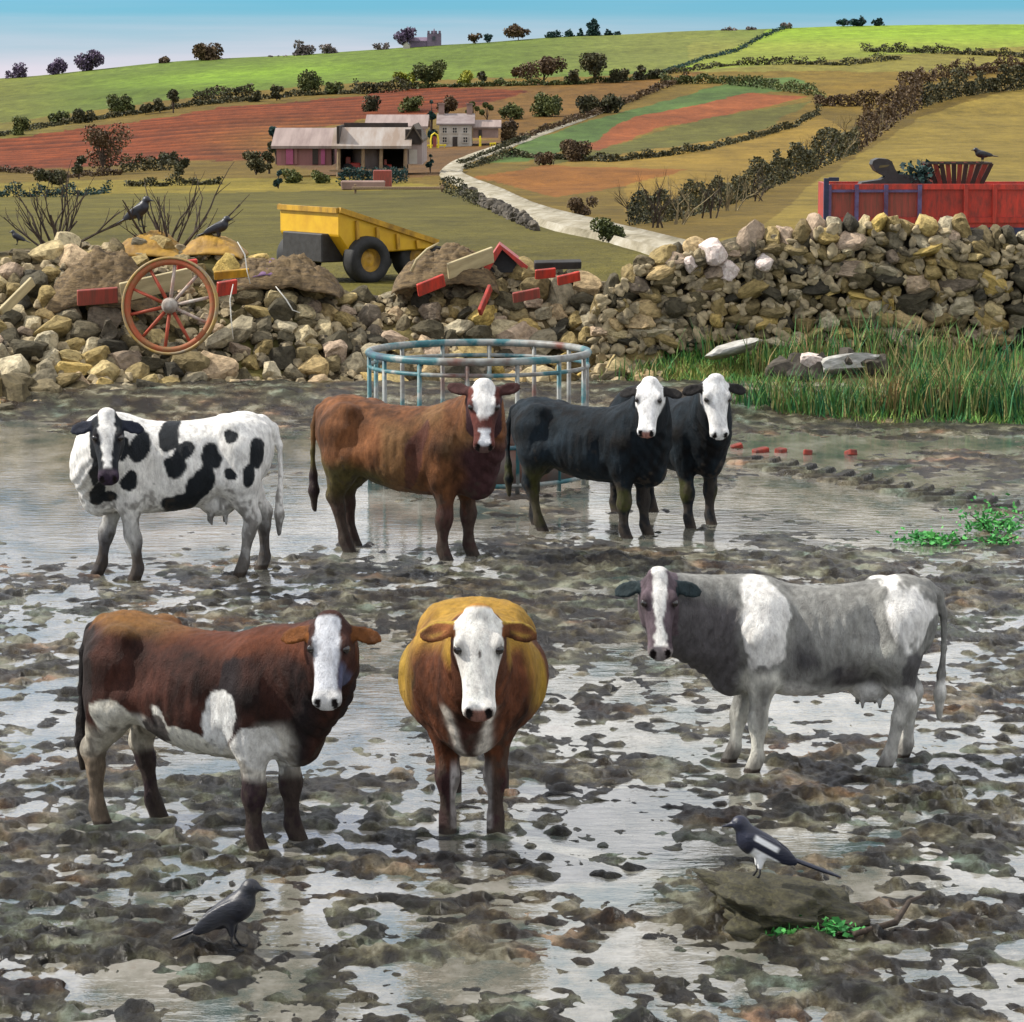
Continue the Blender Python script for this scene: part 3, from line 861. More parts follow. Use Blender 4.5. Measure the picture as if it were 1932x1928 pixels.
    if spec.get('udder'):
        c.blob((-0.40, 0, 0.63), (0.17, 0.15, 0.13 * spec['udder']), k=0.06)
        for s in (-1, 1):
            for xx in (-0.46, -0.33): c.cone((xx, s * 0.07, 0.55), (xx, s * 0.075, 0.46), 0.024, 0.018, 0.02)
    # head
    def head(X, Y, Z):
        px, py, pz = (X - poll[0]) / hs, (Y - poll[1]) / hs, (Z - poll[2]) / hs
        t = px * ha[0] + py * ha[1] + pz * ha[2]
        s = px * hside[0] + py * hside[1] + pz * hside[2]
        n = px * hn[0] + py * hn[1] + pz * hn[2]
        tc = np.clip(t, HT[0], HT[-1])
        w = np.interp(tc, HT, HWD); tp_ = np.interp(tc, HT, HTOP); bt = np.interp(tc, HT, HBOT)
        h = (tp_ - bt) / 2; zc = (tp_ + bt) / 2
        zz = (n - zc) / h
        ww = w * (1 - 0.35 * np.clip(-zz - 0.1, 0, 1))
        q = (np.abs(s / ww) ** 2.6 + np.abs(zz) ** 2.6) ** (1 / 2.6)
        d = (q - 1) * np.minimum(w, h)
        return np.where(t == tc, d, np.maximum(d, 0) + np.abs(t - tc)) * hs
    ctr = H(0.24, 0, -0.1)
    c.put(head, ctr - 0.36 * hs, ctr + 0.36 * hs, 0.035)
    A = lambda a_, s_, n_: (ha * a_ + hside * s_ + hn * n_) / np.linalg.norm(ha * a_ + hside * s_ + hn * n_)
    EARS = []
    c.blob(H(-0.035, 0, -0.01), np.array([0.05, 0.075, 0.05]) * hs, [ha, hside, hn], k=0.05)      # poll tuft
    for s in (-1, 1):
        c.blob(H(0.135, s * 0.098, 0.012), np.array([0.05, 0.026, 0.028]) * hs, [ha, hside, hn], k=0.03)   # brow
        c.blob(H(0.475, s * 0.052, -0.012), np.array([0.035, 0.032, 0.03]) * hs, [ha, hside, hn], k=0.03)   # nose wings
        c.blob(H(0.498, s * 0.050, -0.004), np.array([0.020, 0.013, 0.022]) * hs, [A(1, -0.35 * s, 0), A(0.35, s, 0), hn], k=0.008, cut=True)
        # ears stand out sideways, a little back and down
        el = A(0.22 + spec.get('ear', 0), s, -0.25)
        ew = np.cross(hn, el); ew /= np.linalg.norm(ew); et = np.cross(el, ew)
        c.cone(H(0.02, s * 0.085, -0.06), H(0.02, s * 0.085, -0.06) + el * 0.06 * hs, 0.035 * hs, 0.028 * hs, 0.03)
        EARS.append((H(0.02, s * 0.085, -0.06) + el * 0.13 * hs, np.array([el, ew, et])))
        c.blob(H(0.02, s * 0.085, -0.06) + el * 0.135 * hs, np.array([0.100, 0.056, 0.022]) * hs, [el, ew, et], k=0.03)
        c.blob(H(0.02, s * 0.085, -0.06) + el * 0.135 * hs + et * 0.020 * (1 if et @ hn > 0 else -1) * hs, np.array([0.075, 0.034, 0.014]) * hs, [el, ew, et], k=0.012, cut=True)
    c.blob(H(0.50, 0, -0.075), np.array([0.05, 0.075, 0.006]) * hs, [ha, hside, hn], k=0.012, cut=True)     # mouth
    V, Q = c.mesh_arrays()
    V = relax(V, Q, 2, 0.5)
    nr = vnormals(V, Q)
    # head coordinates of every point
    d = (V - poll) / hs
    ht, hsd, hnn = d @ ha, d @ hside, d @ hn
    is_head = (ht > -0.10) & (ht < 0.62) & (hnn > -0.26) & (hnn < 0.12) & (np.abs(hsd) < 0.145)
    is_ear = np.zeros(len(V), bool)
    for ec, ea in EARS:
        q_ = (V - ec) @ ea.T / (np.array([0.135, 0.075, 0.045]) * hs)
        is_ear |= (q_ ** 2).sum(1) < 1.0
    # shaggy, clumped winter coat
    dg = V[:, 2] + 0.35 * V[:, 0]
    shag = noise3(V[:, 0] * 15 - V[:, 2] * 5, V[:, 1] * 15, dg * 6) * 0.55 + noise3(V[:, 0] * 34 + 5, V[:, 1] * 34, dg * 14) * 0.45
    amp = np.where(is_head | is_ear, 0.002, 0.0105) * np.clip(V[:, 2] * 3 - 0.3, 0.15, 1) * spec.get('shag', 1.0)
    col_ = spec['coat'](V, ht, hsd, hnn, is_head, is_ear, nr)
    # eyes sockets, nostrils, hooves, mud on the feet
    w1 = noise3(V[:, 0] * 9, V[:, 1] * 9, V[:, 2] * 9)
    hoof = V[:, 2] < 0.075
    col_[hoof] = (0.035, 0.028, 0.024)
    mudw = smooth(spec.get('mud', 0.34), 0.05, V[:, 2] + 0.10 * w1)[:, None]
    col_ = col_ * (1 - 0.62 * mudw) + np.array((0.030, 0.021, 0.017)) * 0.62 * mudw
    spl = smooth(0.30, 0.62, noise3(V[:, 0] * 15, V[:, 1] * 15, V[:, 2] * 9) * 0.7 + noise3(V[:, 0] * 37, V[:, 1] * 37, V[:, 2] * 30) * 0.5 + 0.9 * smooth(0.95, 0.35, V[:, 2]) - 0.35) * (~is_head) * (~is_ear) * smooth(1.05, 0.8, V[:, 2])
    col_ = mixc(col_, (0.060, 0.046, 0.034), 0.72 * spl * spec.get('splat', 0.8))
    nos = is_head & (np.hypot((ht - 0.50) / 0.024, (np.abs(hsd) - 0.05) / 0.019) < 1) & (hnn > -0.05)
    col_[nos] = (0.012, 0.008, 0.008)
    ring = np.exp(-(((ht - 0.165) / 0.036) ** 2 + ((np.abs(hsd) - 0.108) / 0.03) ** 2 + ((hnn + 0.01) / 0.05) ** 2))
    ring = (np.clip(ring * 1.6, 0, 1) * is_head)[:, None] * spec.get('eyering', 0.85)
    col_ = col_ * (1 - ring) + np.array((0.02, 0.012, 0.012)) * ring
    mouth = is_head & (ht > 0.43) & (np.abs(hnn + 0.075) < 0.010)
    col_[mouth] *= 0.35
    ribs = np.sin(V[:, 0] * 2 * np.pi / 0.085 + 1.2 * (V[:, 2] - 1)) * smooth(-0.36, -0.22, V[:, 0]) * smooth(0.22, 0.10, V[:, 0]) * np.exp(-((V[:, 2] - 0.98) / 0.2) ** 2) * np.exp(-((np.abs(V[:, 1]) - 0.32) / 0.12) ** 2)
    fold = np.sin((V[:, 0] * 0.8 + V[:, 2] * 0.5) * 2 * np.pi / 0.075 + 2 * noise3(V[:, 0] * 4, V[:, 1] * 4, V[:, 2] * 4)) * smooth(0.50, 0.60, V[:, 0]) * smooth(1.25, 1.1, V[:, 2]) * smooth(0.6, 0.75, V[:, 2]) * (~is_head) * (~is_ear)
    V = V + nr * (shag * amp + 0.0035 * ribs + 0.005 * fold)[:, None]
    V = V * sc_ * np.array([ln, 1, 1])
    root = empty('cow', base, yaw)
    root.location.z = -0.045
    tag(root, spec['label'], 'cow', 'cattle in the muddy yard')
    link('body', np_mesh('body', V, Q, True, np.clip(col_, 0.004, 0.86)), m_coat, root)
    for s in (-1, 1):
        e = H(0.166, s * 0.103, 0.004) * sc_ * np.array([ln, 1, 1])
        mb = MB(); r_ = 0.027 * hs * sc_
        mb.lathe([(r_ * math.sin(a), -r_ * math.cos(a)) for a in np.linspace(0.15, math.pi - 0.15, 8)], 12, 'Z', e)
        mb.build('eye', m_eye, root, True)
    print('COW', spec['label'][:30], 'base', tuple(round(x, 2) for x in base), 'poll local', np.round(poll, 2), 'verts', len(V))
    return root

def wob(V, f=5.0, a=0.05, o=0.0):
    return np.stack([noise3(V[:, 0] * f + o, V[:, 1] * f, V[:, 2] * f), noise3(V[:, 0] * f + 7 + o, V[:, 1] * f + 3, V[:, 2] * f), noise3(V[:, 0] * f, V[:, 1] * f + 11 + o, V[:, 2] * f + 5)], -1) * a + V
def mixc(col, c, w):
    return col * (1 - w[:, None]) + np.array(c) * w[:, None]
def base_col(V, c, var=0.25, f=6):
    k = 1 + var * noise3(V[:, 0] * f, V[:, 1] * f, V[:, 2] * f) + var * 0.9 * noise3(V[:, 0] * 16 - V[:, 2] * 6, V[:, 1] * 16, V[:, 2] * 5 + V[:, 0] * 2) + var * 0.6 * noise3(V[:, 0] * 40 - V[:, 2] * 12, V[:, 1] * 40, V[:, 2] * 11)
    k = np.clip(k, 0.25, 2)
    return np.array(c)[None, :] * k[:, None]
def ell(W, cx, cz, rx, rz, ang=0.0):
    a = R(ang); dx = W[:, 0] - cx; dz = W[:, 2] - cz
    x = dx * math.cos(a) + dz * math.sin(a); z = -dx * math.sin(a) + dz * math.cos(a)
    k = 0.34 * noise3(W[:, 0] * 4.5 + cx * 9, W[:, 1] * 2 + 3, W[:, 2] * 4.5) + 0.20 * noise3(W[:, 0] * 11, W[:, 1] * 5, W[:, 2] * 11 + cz * 7) + 0.10 * noise3(W[:, 0] * 30, W[:, 1] * 10, W[:, 2] * 24)
    return smooth(1.07, 0.93, np.hypot(x / rx, z / rz) + k)
WHITE = (0.80, 0.79, 0.76)
BLACK = (0.013, 0.016, 0.020)

def coat_holstein(V, t, s, n, hd, er, nr):
    W = wob(V, 6, 0.035)
    c = base_col(V, WHITE, 0.06)
    low = (~hd & ~er)
    for e in ((0.45, 1.12, 0.05, 0.10, 20), (-0.50, 1.22, 0.07, 0.06, 0), (-0.62, 0.86, 0.05, 0.09, 0), (0.40, 0.86, 0.05, 0.06, 0), (-0.46, 0.92, 0.05, 0.05, 0), (0.70, 0.98, 0.06, 0.16, 0), (0.55, 0.72, 0.06, 0.05, 0), (0.30, 1.13, 0.075, 0.14, 25), (0.05, 1.20, 0.10, 0.19, 35), (-0.06, 1.08, 0.06, 0.13, 40), (-0.30, 1.05, 0.11, 0.10, 0), (0.02, 0.96, 0.10, 0.09, 0), (-0.19, 0.82, 0.10, 0.19, 25),
              (-0.03, 0.68, 0.17, 0.08, 0), (-0.72, 1.03, 0.10, 0.17, 5), (0.60, 1.00, 0.10, 0.15, 0), (0.56, 1.18, 0.10, 0.07, 0), (0.66, 0.80, 0.07, 0.10, 0)):
        c = mixc(c, BLACK, ell(W, *e) * low)
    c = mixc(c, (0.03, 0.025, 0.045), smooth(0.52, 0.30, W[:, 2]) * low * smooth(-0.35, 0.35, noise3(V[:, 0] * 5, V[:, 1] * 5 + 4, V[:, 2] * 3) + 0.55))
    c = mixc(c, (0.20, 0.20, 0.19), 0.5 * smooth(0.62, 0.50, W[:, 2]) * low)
    # black head with a broad white blaze
    bl = smooth(0.072, 0.058, np.abs(s + 0.008) + 0.012 * noise3(t * 30, s * 30, n * 30) + 0.03 * smooth(0.1, 0.34, t)) * smooth(-0.03, -0.01, n + 0.03)
    hc = base_col(V, BLACK, 0.2)
    hc = mixc(hc, WHITE, bl * smooth(0.43, 0.39, t))
    hc = mixc(hc, (0.035, 0.022, 0.04), smooth(0.40, 0.44, t))
    c[hd] = hc[hd]
    c[er] = (0.02, 0.024, 0.04)
    return c

def coat_brown(V, t, s, n, hd, er, nr):
    W = wob(V, 5, 0.06)
    c = base_col(V, (0.130, 0.052, 0.020), 0.5)
    c = mixc(c, (0.19, 0.105, 0.040), 0.6 * smooth(0.2, 0.7, noise3(W[:, 0] * 3, W[:, 1] * 3, W[:, 2] * 3)))
    c = mixc(c, (0.075, 0.026, 0.020), ell(W, 0.22, 0.92, 0.06, 0.34, -15) * 0.8)
    c = mixc(c, (0.075, 0.075, 0.022), 0.8 * smooth(0.86, 0.70, W[:, 2] + 0.25 * (W[:, 0] + 0.3)) * smooth(0.05, -0.25, W[:, 0]))
    c = mixc(c, (0.055, 0.022, 0.024), smooth(0.50, 0.66, W[:, 0]) * smooth(1.12, 0.95, W[:, 2]))
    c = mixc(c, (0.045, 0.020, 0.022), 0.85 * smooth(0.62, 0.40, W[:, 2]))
    c = mixc(c, (0.03, 0.018, 0.02), smooth(-0.86, -0.92, W[:, 0]) * smooth(0.8, 0.65, V[:, 2]))
    hc = base_col(V, (0.12, 0.034, 0.026), 0.3)
    k = 0.015 * noise3(t * 28, s * 28, n * 28)
    hc = mixc(hc, (0.84, 0.83, 0.81), smooth(0.095, 0.080, np.abs(s) + k + 0.06 * smooth(0.17, 0.29, t)) * smooth(0.29, 0.22, t + k) * smooth(-0.08, -0.04, n))
    hc = mixc(hc, (0.62, 0.64, 0.68), smooth(0.050, 0.038, np.abs(s - 0.006) + k) * smooth(0.33, 0.37, t) * smooth(-0.06, -0.03, n))
    hc = mixc(hc, (0.14, 0.085, 0.075), smooth(0.475, 0.50, t))
    hc = mixc(hc, (0.045, 0.018, 0.022), smooth(-0.06, -0.11, n))
    c[hd] = hc[hd]
    c[er] = (0.060, 0.022, 0.020)
    return c

def coat_black(whiteface=True, pink=True):
    def f(V, t, s, n, hd, er, nr):
        W = wob(V, 5, 0.05)
        c = base_col(V, (0.006, 0.011, 0.016), 0.7)
        c = mixc(c, (0.075, 0.075, 0.016), 0.7 * smooth(0.78, 0.55, W[:, 2]) * smooth(0.25, 0.55, noise3(W[:, 0] * 4 + 2, W[:, 1] * 4, W[:, 2] * 2.5)))
        hc = base_col(V, (0.84, 0.84, 0.83), 0.04)
        k = 0.012 * noise3(t * 25, s * 25, n * 25)
        hc = mixc(hc, (0.015, 0.018, 0.022), smooth(-0.10, -0.135, n + k))
        if pink: hc = mixc(hc, (0.40, 0.20, 0.16), smooth(0.475, 0.50, t) * smooth(0.075, 0.05, np.abs(s)))
        c[hd] = hc[hd]
        c[er] = (0.02, 0.018, 0.018)
        return c
    return f

def coat_grey(V, t, s, n, hd, er, nr):
    W = wob(V, 5, 0.05)
    c = base_col(V, (0.25, 0.25, 0.235), 0.22)
    c = mixc(c, (0.06, 0.05, 0.055), 0.8 * smooth(0.92, 0.70, W[:, 2]) * smooth(-0.1, 0.5, noise3(W[:, 0] * 4, W[:, 1] * 4, W[:, 2] * 2) + 0.15) * smooth(0.52, 0.4, W[:, 0]))
    c = mixc(c, WHITE, ell(W, 0.47, 1.12, 0.17, 0.36, 8))
    c = mixc(c, WHITE, ell(W, -0.64, 1.17, 0.24, 0.22, 35))
    c = mixc(c, (0.46, 0.46, 0.41), 0.7 * np.exp(-((W[:, 0] + 0.40) / 0.09) ** 2 - ((W[:, 2] - 0.82) / 0.16) ** 2) * smooth(-0.3, 0.3, noise3(W[:, 0] * 9, W[:, 1] * 5, W[:, 2] * 5) + 0.2))
    c = mixc(c, (0.035, 0.032, 0.04), 0.8 * np.exp(-((W[:, 2] - 0.82) / 0.12) ** 2) * smooth(0.34, 0.2, W[:, 0]) * smooth(-0.3, -0.1, W[:, 0]) * smooth(0.0, 0.4, noise3(W[:, 0] * 10, W[:, 1] * 4, W[:, 2] * 3)))
    c = mixc(c, (0.045, 0.04, 0.05), 0.7 * ell(W, -0.70, 0.76, 0.13, 0.16, 0))
    c = mixc(c, WHITE, smooth(0.68, 0.60, W[:, 2] - 0.05 * W[:, 0]) * smooth(0.42, 0.50, W[:, 2]) * smooth(0.42, 0.3, W[:, 0]))
    c = mixc(c, (0.72, 0.71, 0.64), smooth(0.76, 0.70, W[:, 2]) * smooth(0.28, 0.36, W[:, 0]) * smooth(0.62, 0.56, W[:, 0]) * smooth(-0.6, 0.1, noise3(V[:, 0] * 7, V[:, 1] * 7, V[:, 2] * 4) + 0.1))
    c = mixc(c, (0.55, 0.54, 0.50), smooth(0.60, 0.48, W[:, 2]) * smooth(-0.45, -0.55, W[:, 0]))
    c = mixc(c, (0.080, 0.072, 0.080), smooth(0.58, 0.68, W[:, 0]) * smooth(1.3, 1.2, W[:, 2]) * (V[:, 2] > 0.45) * 0.85)
    hc = base_col(V, (0.115, 0.085, 0.10), 0.3)
    k = 0.014 * noise3(t * 26, s * 26, n * 26)
    hc = mixc(hc, WHITE, smooth(0.058, 0.045, np.abs(s) + k + 0.03 * np.exp(-((t - 0.30) / 0.08) ** 2)) * smooth(0.47, 0.44, t) * smooth(-0.06, -0.03, n))
    hc = mixc(hc, (0.28, 0.25, 0.25), smooth(0.45, 0.49, t))
    c[hd] = hc[hd]
    c[er] = (0.025, 0.04, 0.045)
    return c

def coat_dark(V, t, s, n, hd, er, nr):
    W = wob(V, 5, 0.05)
    c = base_col(V, (0.038, 0.0135, 0.009), 0.6)
    c = mixc(c, (0.15, 0.042, 0.015), 0.7 * smooth(1.18, 1.33, W[:, 2]) * smooth(-0.5, 0.2, noise3(W[:, 0] * 3, W[:, 1] * 5, W[:, 2])))  # rust topline: sunlight on the back painted into the coat colour
    c = mixc(c, (0.24, 0.12, 0.03), 0.7 * smooth(1.24, 1.34, W[:, 2]) * smooth(0.1, -0.4, W[:, 0]))  # ochre along the rear back, painted in as sunlit
    c = mixc(c, (0.016, 0.012, 0.014), 0.9 * (np.clip(ell(W, 0.45, 1.02, 0.20, 0.26, 10) + smooth(0.5, 0.62, W[:, 0]) * smooth(1.25, 1.1, W[:, 2]), 0, 1) * smooth(-0.5, 0.1, noise3(W[:, 0] * 6, W[:, 1] * 6, W[:, 2] * 2))))
    c = mixc(c, (0.022, 0.015, 0.013), 0.85 * ell(W, -0.78, 1.0, 0.17, 0.26, 0))
    # white belly, flank wedge and brisket
    c = mixc(c, (0.70, 0.67, 0.60), smooth(0.84, 0.72, W[:, 2] + 0.26 * noise3(V[:, 0] * 3.4, V[:, 1] * 3, V[:, 2] * 2)) * smooth(0.40, 0.50, V[:, 2]) * smooth(-0.62, -0.5, W[:, 0]) * smooth(0.74, 0.6, W[:, 0]))
    c = mixc(c, (0.72, 0.72, 0.70), ell(W, 0.30, 0.84, 0.09, 0.22, -22))
    c = mixc(c, (0.70, 0.68, 0.60), ell(W, 0.0, 0.66, 0.24, 0.11, -14))
    c = mixc(c, (0.70, 0.67, 0.58), ell(W, -0.50, 0.74, 0.13, 0.16, 25))
    c = mixc(c, (0.68, 0.66, 0.60), ell(W, -0.16, 0.80, 0.05, 0.14, 25))
    c = mixc(c, (0.72, 0.71, 0.68), ell(W, 0.50, 0.66, 0.13, 0.16, 0) * (np.abs(V[:, 1]) < 0.4))
    c = mixc(c, (0.50, 0.46, 0.38), smooth(0.74, 0.64, W[:, 2]) * smooth(0.36, 0.46, V[:, 2]) * smooth(-0.45, -0.55, W[:, 0]))
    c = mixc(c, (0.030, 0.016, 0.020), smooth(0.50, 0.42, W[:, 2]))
    c = mixc(c, (0.26, 0.20, 0.14), smooth(0.56, 0.44, W[:, 2]) * smooth(-0.4, -0.6, W[:, 0]) * (V[:, 1] < 0))
    c = mixc(c, (0.030, 0.018, 0.018), ell(W, -0.20, 0.72, 0.12, 0.10, 30) * 0.9)
    c = mixc(c, (0.012, 0.009, 0.009), smooth(-0.86, -0.90, V[:, 0]))
    hc = base_col(V, (0.055, 0.020, 0.014), 0.3)
    k = 0.012 * noise3(t * 26, s * 26, n * 26)
    hc = mixc(hc, (0.66, 0.68, 0.73), smooth(0.082, 0.068, np.abs(s + 0.012) + k + 0.02 * smooth(0.0, -0.05, t)) * smooth(-0.045, -0.02, t) * smooth(-0.05, -0.02, n))
    hc = mixc(hc, (0.60, 0.60, 0.60), smooth(0.40, 0.44, t) * smooth(-0.10, -0.08, n))
    hc = mixc(hc, (0.09, 0.11, 0.19), smooth(0.05, 0.075, s) * smooth(0.22, 0.27, t) * smooth(0.43, 0.38, t) * 0.8)
    c[hd] = hc[hd]
    c[er] = base_col(V, (0.19, 0.068, 0.018), 0.5)[er]
    return c

def coat_brown_sunlit(V, t, s, n, hd, er, nr):
    W = wob(V, 5, 0.05)
    c = base_col(V, (0.110, 0.036, 0.015), 0.5)
    c = mixc(c, (0.46, 0.27, 0.04), 0.85 * smooth(1.08, 1.24, W[:, 2] + 0.12 * noise3(W[:, 0] * 5, W[:, 1] * 8, W[:, 2] * 2)))  # gold upper back: sunlit rim painted into the coat colour
    c = mixc(c, (0.46, 0.29, 0.04), 0.8 * smooth(0.33, 0.43, np.abs(V[:, 1])) * smooth(0.60, 0.85, V[:, 2]) * smooth(-0.3, 0.3, noise3(W[:, 0] * 3, W[:, 1] * 3, W[:, 2] * 3) + 0.2))  # the painted sunlit rim carried down both flanks
    c = mixc(c, (0.05, 0.020, 0.018), 0.8 * smooth(0.5, 0.66, V[:, 0]) * smooth(0.85, 0.72, W[:, 2]) * (np.abs(V[:, 1]) < 0.13))
    st = np.exp(-((np.abs(W[:, 1]) - 0.055 - 0.30 * np.clip(V[:, 2] - 0.58, 0, 1)) / 0.026) ** 2) * smooth(0.50, 0.60, V[:, 0]) * smooth(0.92, 0.82, V[:, 2]) * smooth(0.45, 0.55, V[:, 2])
    c = mixc(c, (0.72, 0.66, 0.58), np.clip(st * 1.3, 0, 1))
    ins = smooth(0.135, 0.115, np.abs(V[:, 1])) * smooth(0.52, 0.42, V[:, 2]) * (V[:, 0] > 0)
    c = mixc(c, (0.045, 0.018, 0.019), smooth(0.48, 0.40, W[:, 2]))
    c = mixc(c, (0.62, 0.58, 0.56), ins * 0.8)
    hc = base_col(V, (0.86, 0.84, 0.79), 0.05)
    k = 0.012 * noise3(t * 26, s * 26, n * 26)
    hc = mixc(hc, (0.11, 0.04, 0.02), smooth(-0.075, -0.11, n + k))
    hc = mixc(hc, (0.42, 0.20, 0.03), smooth(-0.04, -0.065, t))
    hc = mixc(hc, (0.26, 0.13, 0.10), smooth(0.472, 0.492, t) * smooth(0.085, 0.06, np.abs(s)) * smooth(-0.075, -0.06, n))
    sp_ = np.hypot((t - 0.20) / 0.022, (s - 0.005) / 0.012)
    hc = mixc(hc, (0.05, 0.035, 0.03), smooth(1.1, 0.8, sp_))
    c[hd] = hc[hd]
    c[er] = base_col(V, (0.20, 0.075, 0.028), 0.4)[er]
    c = mixc(c, (0.45, 0.30, 0.05), er * smooth(0.3, 0.8, nr[:, 2]))  # ears turned gold where they face up, painted as sunlit
    return c

COWS = [
 dict(label='black and white patched cow with dark ears standing in pale water left', coat=coat_holstein, at=(328, 1085), yaw=192, scale=1.14, len=0.92, poll=(202, 778, -1.05), tilt=62, turn=R(0), head=1.02,
      swing=(-0.13, 0.17, 0.12, -0.12), udder=0.9, tail=0.05, mud=0.45, shag=0.6),
 dict(label='orange brown cow with white forehead and dark muzzle before the ring feeder', coat=coat_brown, at=(776, 1044), yaw=-28, scale=1.14, poll=(913, 722, -0.80), tilt=66, head=1.02, ear=-0.55,
      swing=(0.02, -0.06, 0.02, 0.16), mud=0.40, tail=-0.05, fat=1.02),
 dict(label='black cow with white face and pink nose in front of another black cow', coat=coat_black(), at=(1118, 1004), yaw=-30, scale=1.02, poll=(1226, 716, -0.60), tilt=60, turn=-8, head=1.03,
      swing=(0.05, -0.02, -0.05, 0.20), mud=0.3, tail=-0.05),
 dict(label='black cow with long white face standing rightmost, behind the other black cow', coat=coat_black(pink=False), at=(1268, 980), yaw=-58, scale=1.02, poll=(1352, 712, -0.95), tilt=70, turn=14, head=1.08,
      swing=(-0.02, 0.06, 0.1, -0.1), mud=0.3),
 dict(label='grey cow with white shoulder and rump patches, side on at right', coat=coat_grey, at=(1538, 1442), yaw=186, scale=0.97, len=0.93, poll=(1243, 1078, -0.42), tilt=64, turn=4, head=1.04,
      swing=(0.02, 0.13, 0.20, -0.02), udder=1.2, belly=0.03, mud=0.2, splat=0.3, shag=0.5, fat=0.92, vox=0.0145),
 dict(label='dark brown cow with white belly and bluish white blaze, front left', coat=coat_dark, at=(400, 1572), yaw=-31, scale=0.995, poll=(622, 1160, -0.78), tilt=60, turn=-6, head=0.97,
      swing=(0.04, -0.02, 0.14, -0.04), mud=0.34, tail=-0.08, belly=0.02, vox=0.0145),
 dict(label='golden brown cow with white face standing head on in the centre', coat=coat_brown_sunlit, at=(894, 1535), yaw=-91, scale=1.0, len=0.9, topline=([-1, -0.3, 0.3, 1], [-0.07, -0.03, 0, 0]), poll=(903, 1152, -0.95), tilt=66, turn=0, head=1.14,
      swing=(0.0, 0.02, -0.05, 0.03), fat=1.38, spread=0.92, mud=0.30, vox=0.0145, neck=1.1),
]
for sp in COWS: cow(sp)
build_yard()
X3, D3 = np.meshgrid(np.linspace(-70, 70, 8), np.linspace(-30, 47, 8))
m_under = plain('under_ground', (0.12, 0.10, 0.07), (0.06, 0.05, 0.035), 0.6)
tag(link('ground', np_mesh('ground', np.stack([X3, D3, np.full_like(X3, -0.45)], -1).reshape(-1, 3), grid_faces(8, 8)), m_under), kind='structure')
# ================================================================== materials for the rest
m_stone, nt, b = material('field_stone', 0.85, 0.25)
oi = N(nt, 'ShaderNodeObjectInfo')
tc = N(nt, 'ShaderNodeTexCoord')
vm = N(nt, 'ShaderNodeVectorMath', operation='MULTIPLY_ADD')
cx_ = N(nt, 'ShaderNodeCombineXYZ')
for i in range(3): nt.links.new(oi.outputs['Random'], cx_.inputs[i])
nt.links.new(cx_.outputs[0], vm.inputs[0]); vm.inputs[1].default_value = (37, 53, 71); nt.links.new(tc.outputs['Object'], vm.inputs[2])
n = noise_node(nt, 2.2, 7, 0.68, vec=vm.outputs[0])
r = ramp(nt, [(0.0, (0.040, 0.036, 0.028)), (0.16, (0.085, 0.072, 0.045)), (0.32, (0.20, 0.150, 0.07)), (0.46, (0.34, 0.255, 0.11)), (0.56, (0.13, 0.11, 0.075)), (0.70, (0.52, 0.45, 0.32)), (0.80, (0.46, 0.33, 0.10)), (0.90, (0.48, 0.36, 0.27)), (1.0, (0.06, 0.055, 0.042))], oi.outputs['Random'])
r2 = ramp(nt, [(0.30, (0.35, 0.33, 0.30)), (0.5, (0.9, 0.9, 0.85)), (0.68, (1.3, 1.28, 1.2))], n.outputs['Fac'])
mx = N(nt, 'ShaderNodeMix', data_type='RGBA', blend_type='MULTIPLY'); mx.inputs['Factor'].default_value = 1
nt.links.new(r.outputs['Color'], mx.inputs[6]); nt.links.new(r2.outputs['Color'], mx.inputs[7])
nt.links.new(mx.outputs[2], b.inputs['Base Color']); bump(nt, b, n.outputs['Fac'], 0.9, 0.05)
m_pale = plain('pale_stone', (0.70, 0.62, 0.56), (0.42, 0.32, 0.29), 3, 0.8, 0.6, 0.03)
m_boulder = plain('mossy_boulder', (0.062, 0.056, 0.026), (0.020, 0.018, 0.012), 9, 0.75, 0.7, 0.03)
m_core = plain('wall_core', (0.045, 0.036, 0.024), (0.02, 0.016, 0.011), 4, 0.95, 0.8, 0.05)
m_red = plain('red_paint', (0.46, 0.038, 0.022), (0.17, 0.030, 0.022), 5, 0.5, 0.3, 0.01, rnd=0.15, stretch=(2.5, 2.5, 0.7))
m_redrust = plain('rusty_red_panel', (0.30, 0.055, 0.040), (0.14, 0.05, 0.035), 4, 0.6, 0.3, 0.01, stretch=(4, 4, 0.5))
m_blue = plain('navy_paint', (0.022, 0.032, 0.085), (0.012, 0.016, 0.04), 5, 0.5, 0.25, 0.01)
m_lilac = plain('faded_blue_paint', (0.10, 0.085, 0.20), (0.07, 0.03, 0.07), 5, 0.55, 0.25, 0.01)
m_yellow = plain('yellow_paint', (0.62, 0.37, 0.015), (0.50, 0.27, 0.012), 2.5, 0.45, 0.2, 0.01)
m_yellow2 = plain('worn_yellow_paint', (0.50, 0.28, 0.02), (0.16, 0.085, 0.015), 5, 0.55, 0.3, 0.01, stretch=(1, 1, 0.4))
m_black = plain('black_rubber', (0.022, 0.022, 0.022), (0.010, 0.010, 0.010), 8, 0.7, 0.4, 0.01)
m_iron = plain('dark_iron', (0.035, 0.033, 0.032), (0.018, 0.015, 0.013), 7, 0.55, 0.3, 0.01)
m_cream = plain('cream_board', (0.50, 0.42, 0.24), (0.30, 0.24, 0.13), 3, 0.7, 0.4, 0.01, stretch=(0.5, 3, 3))
m_ochre = plain('ochre_tarpaulin', (0.34, 0.19, 0.025), (0.15, 0.08, 0.018), 3, 0.6, 0.5, 0.03)
m_straw = plain('brown_straw', (0.17, 0.115, 0.055), (0.045, 0.030, 0.016), 7, 0.9, 0.9, 0.05, stretch=(1, 1, 3))
m_purple = plain('purple_cloth', (0.16, 0.09, 0.17), (0.09, 0.05, 0.10), 4, 0.8, 0.4, 0.02)
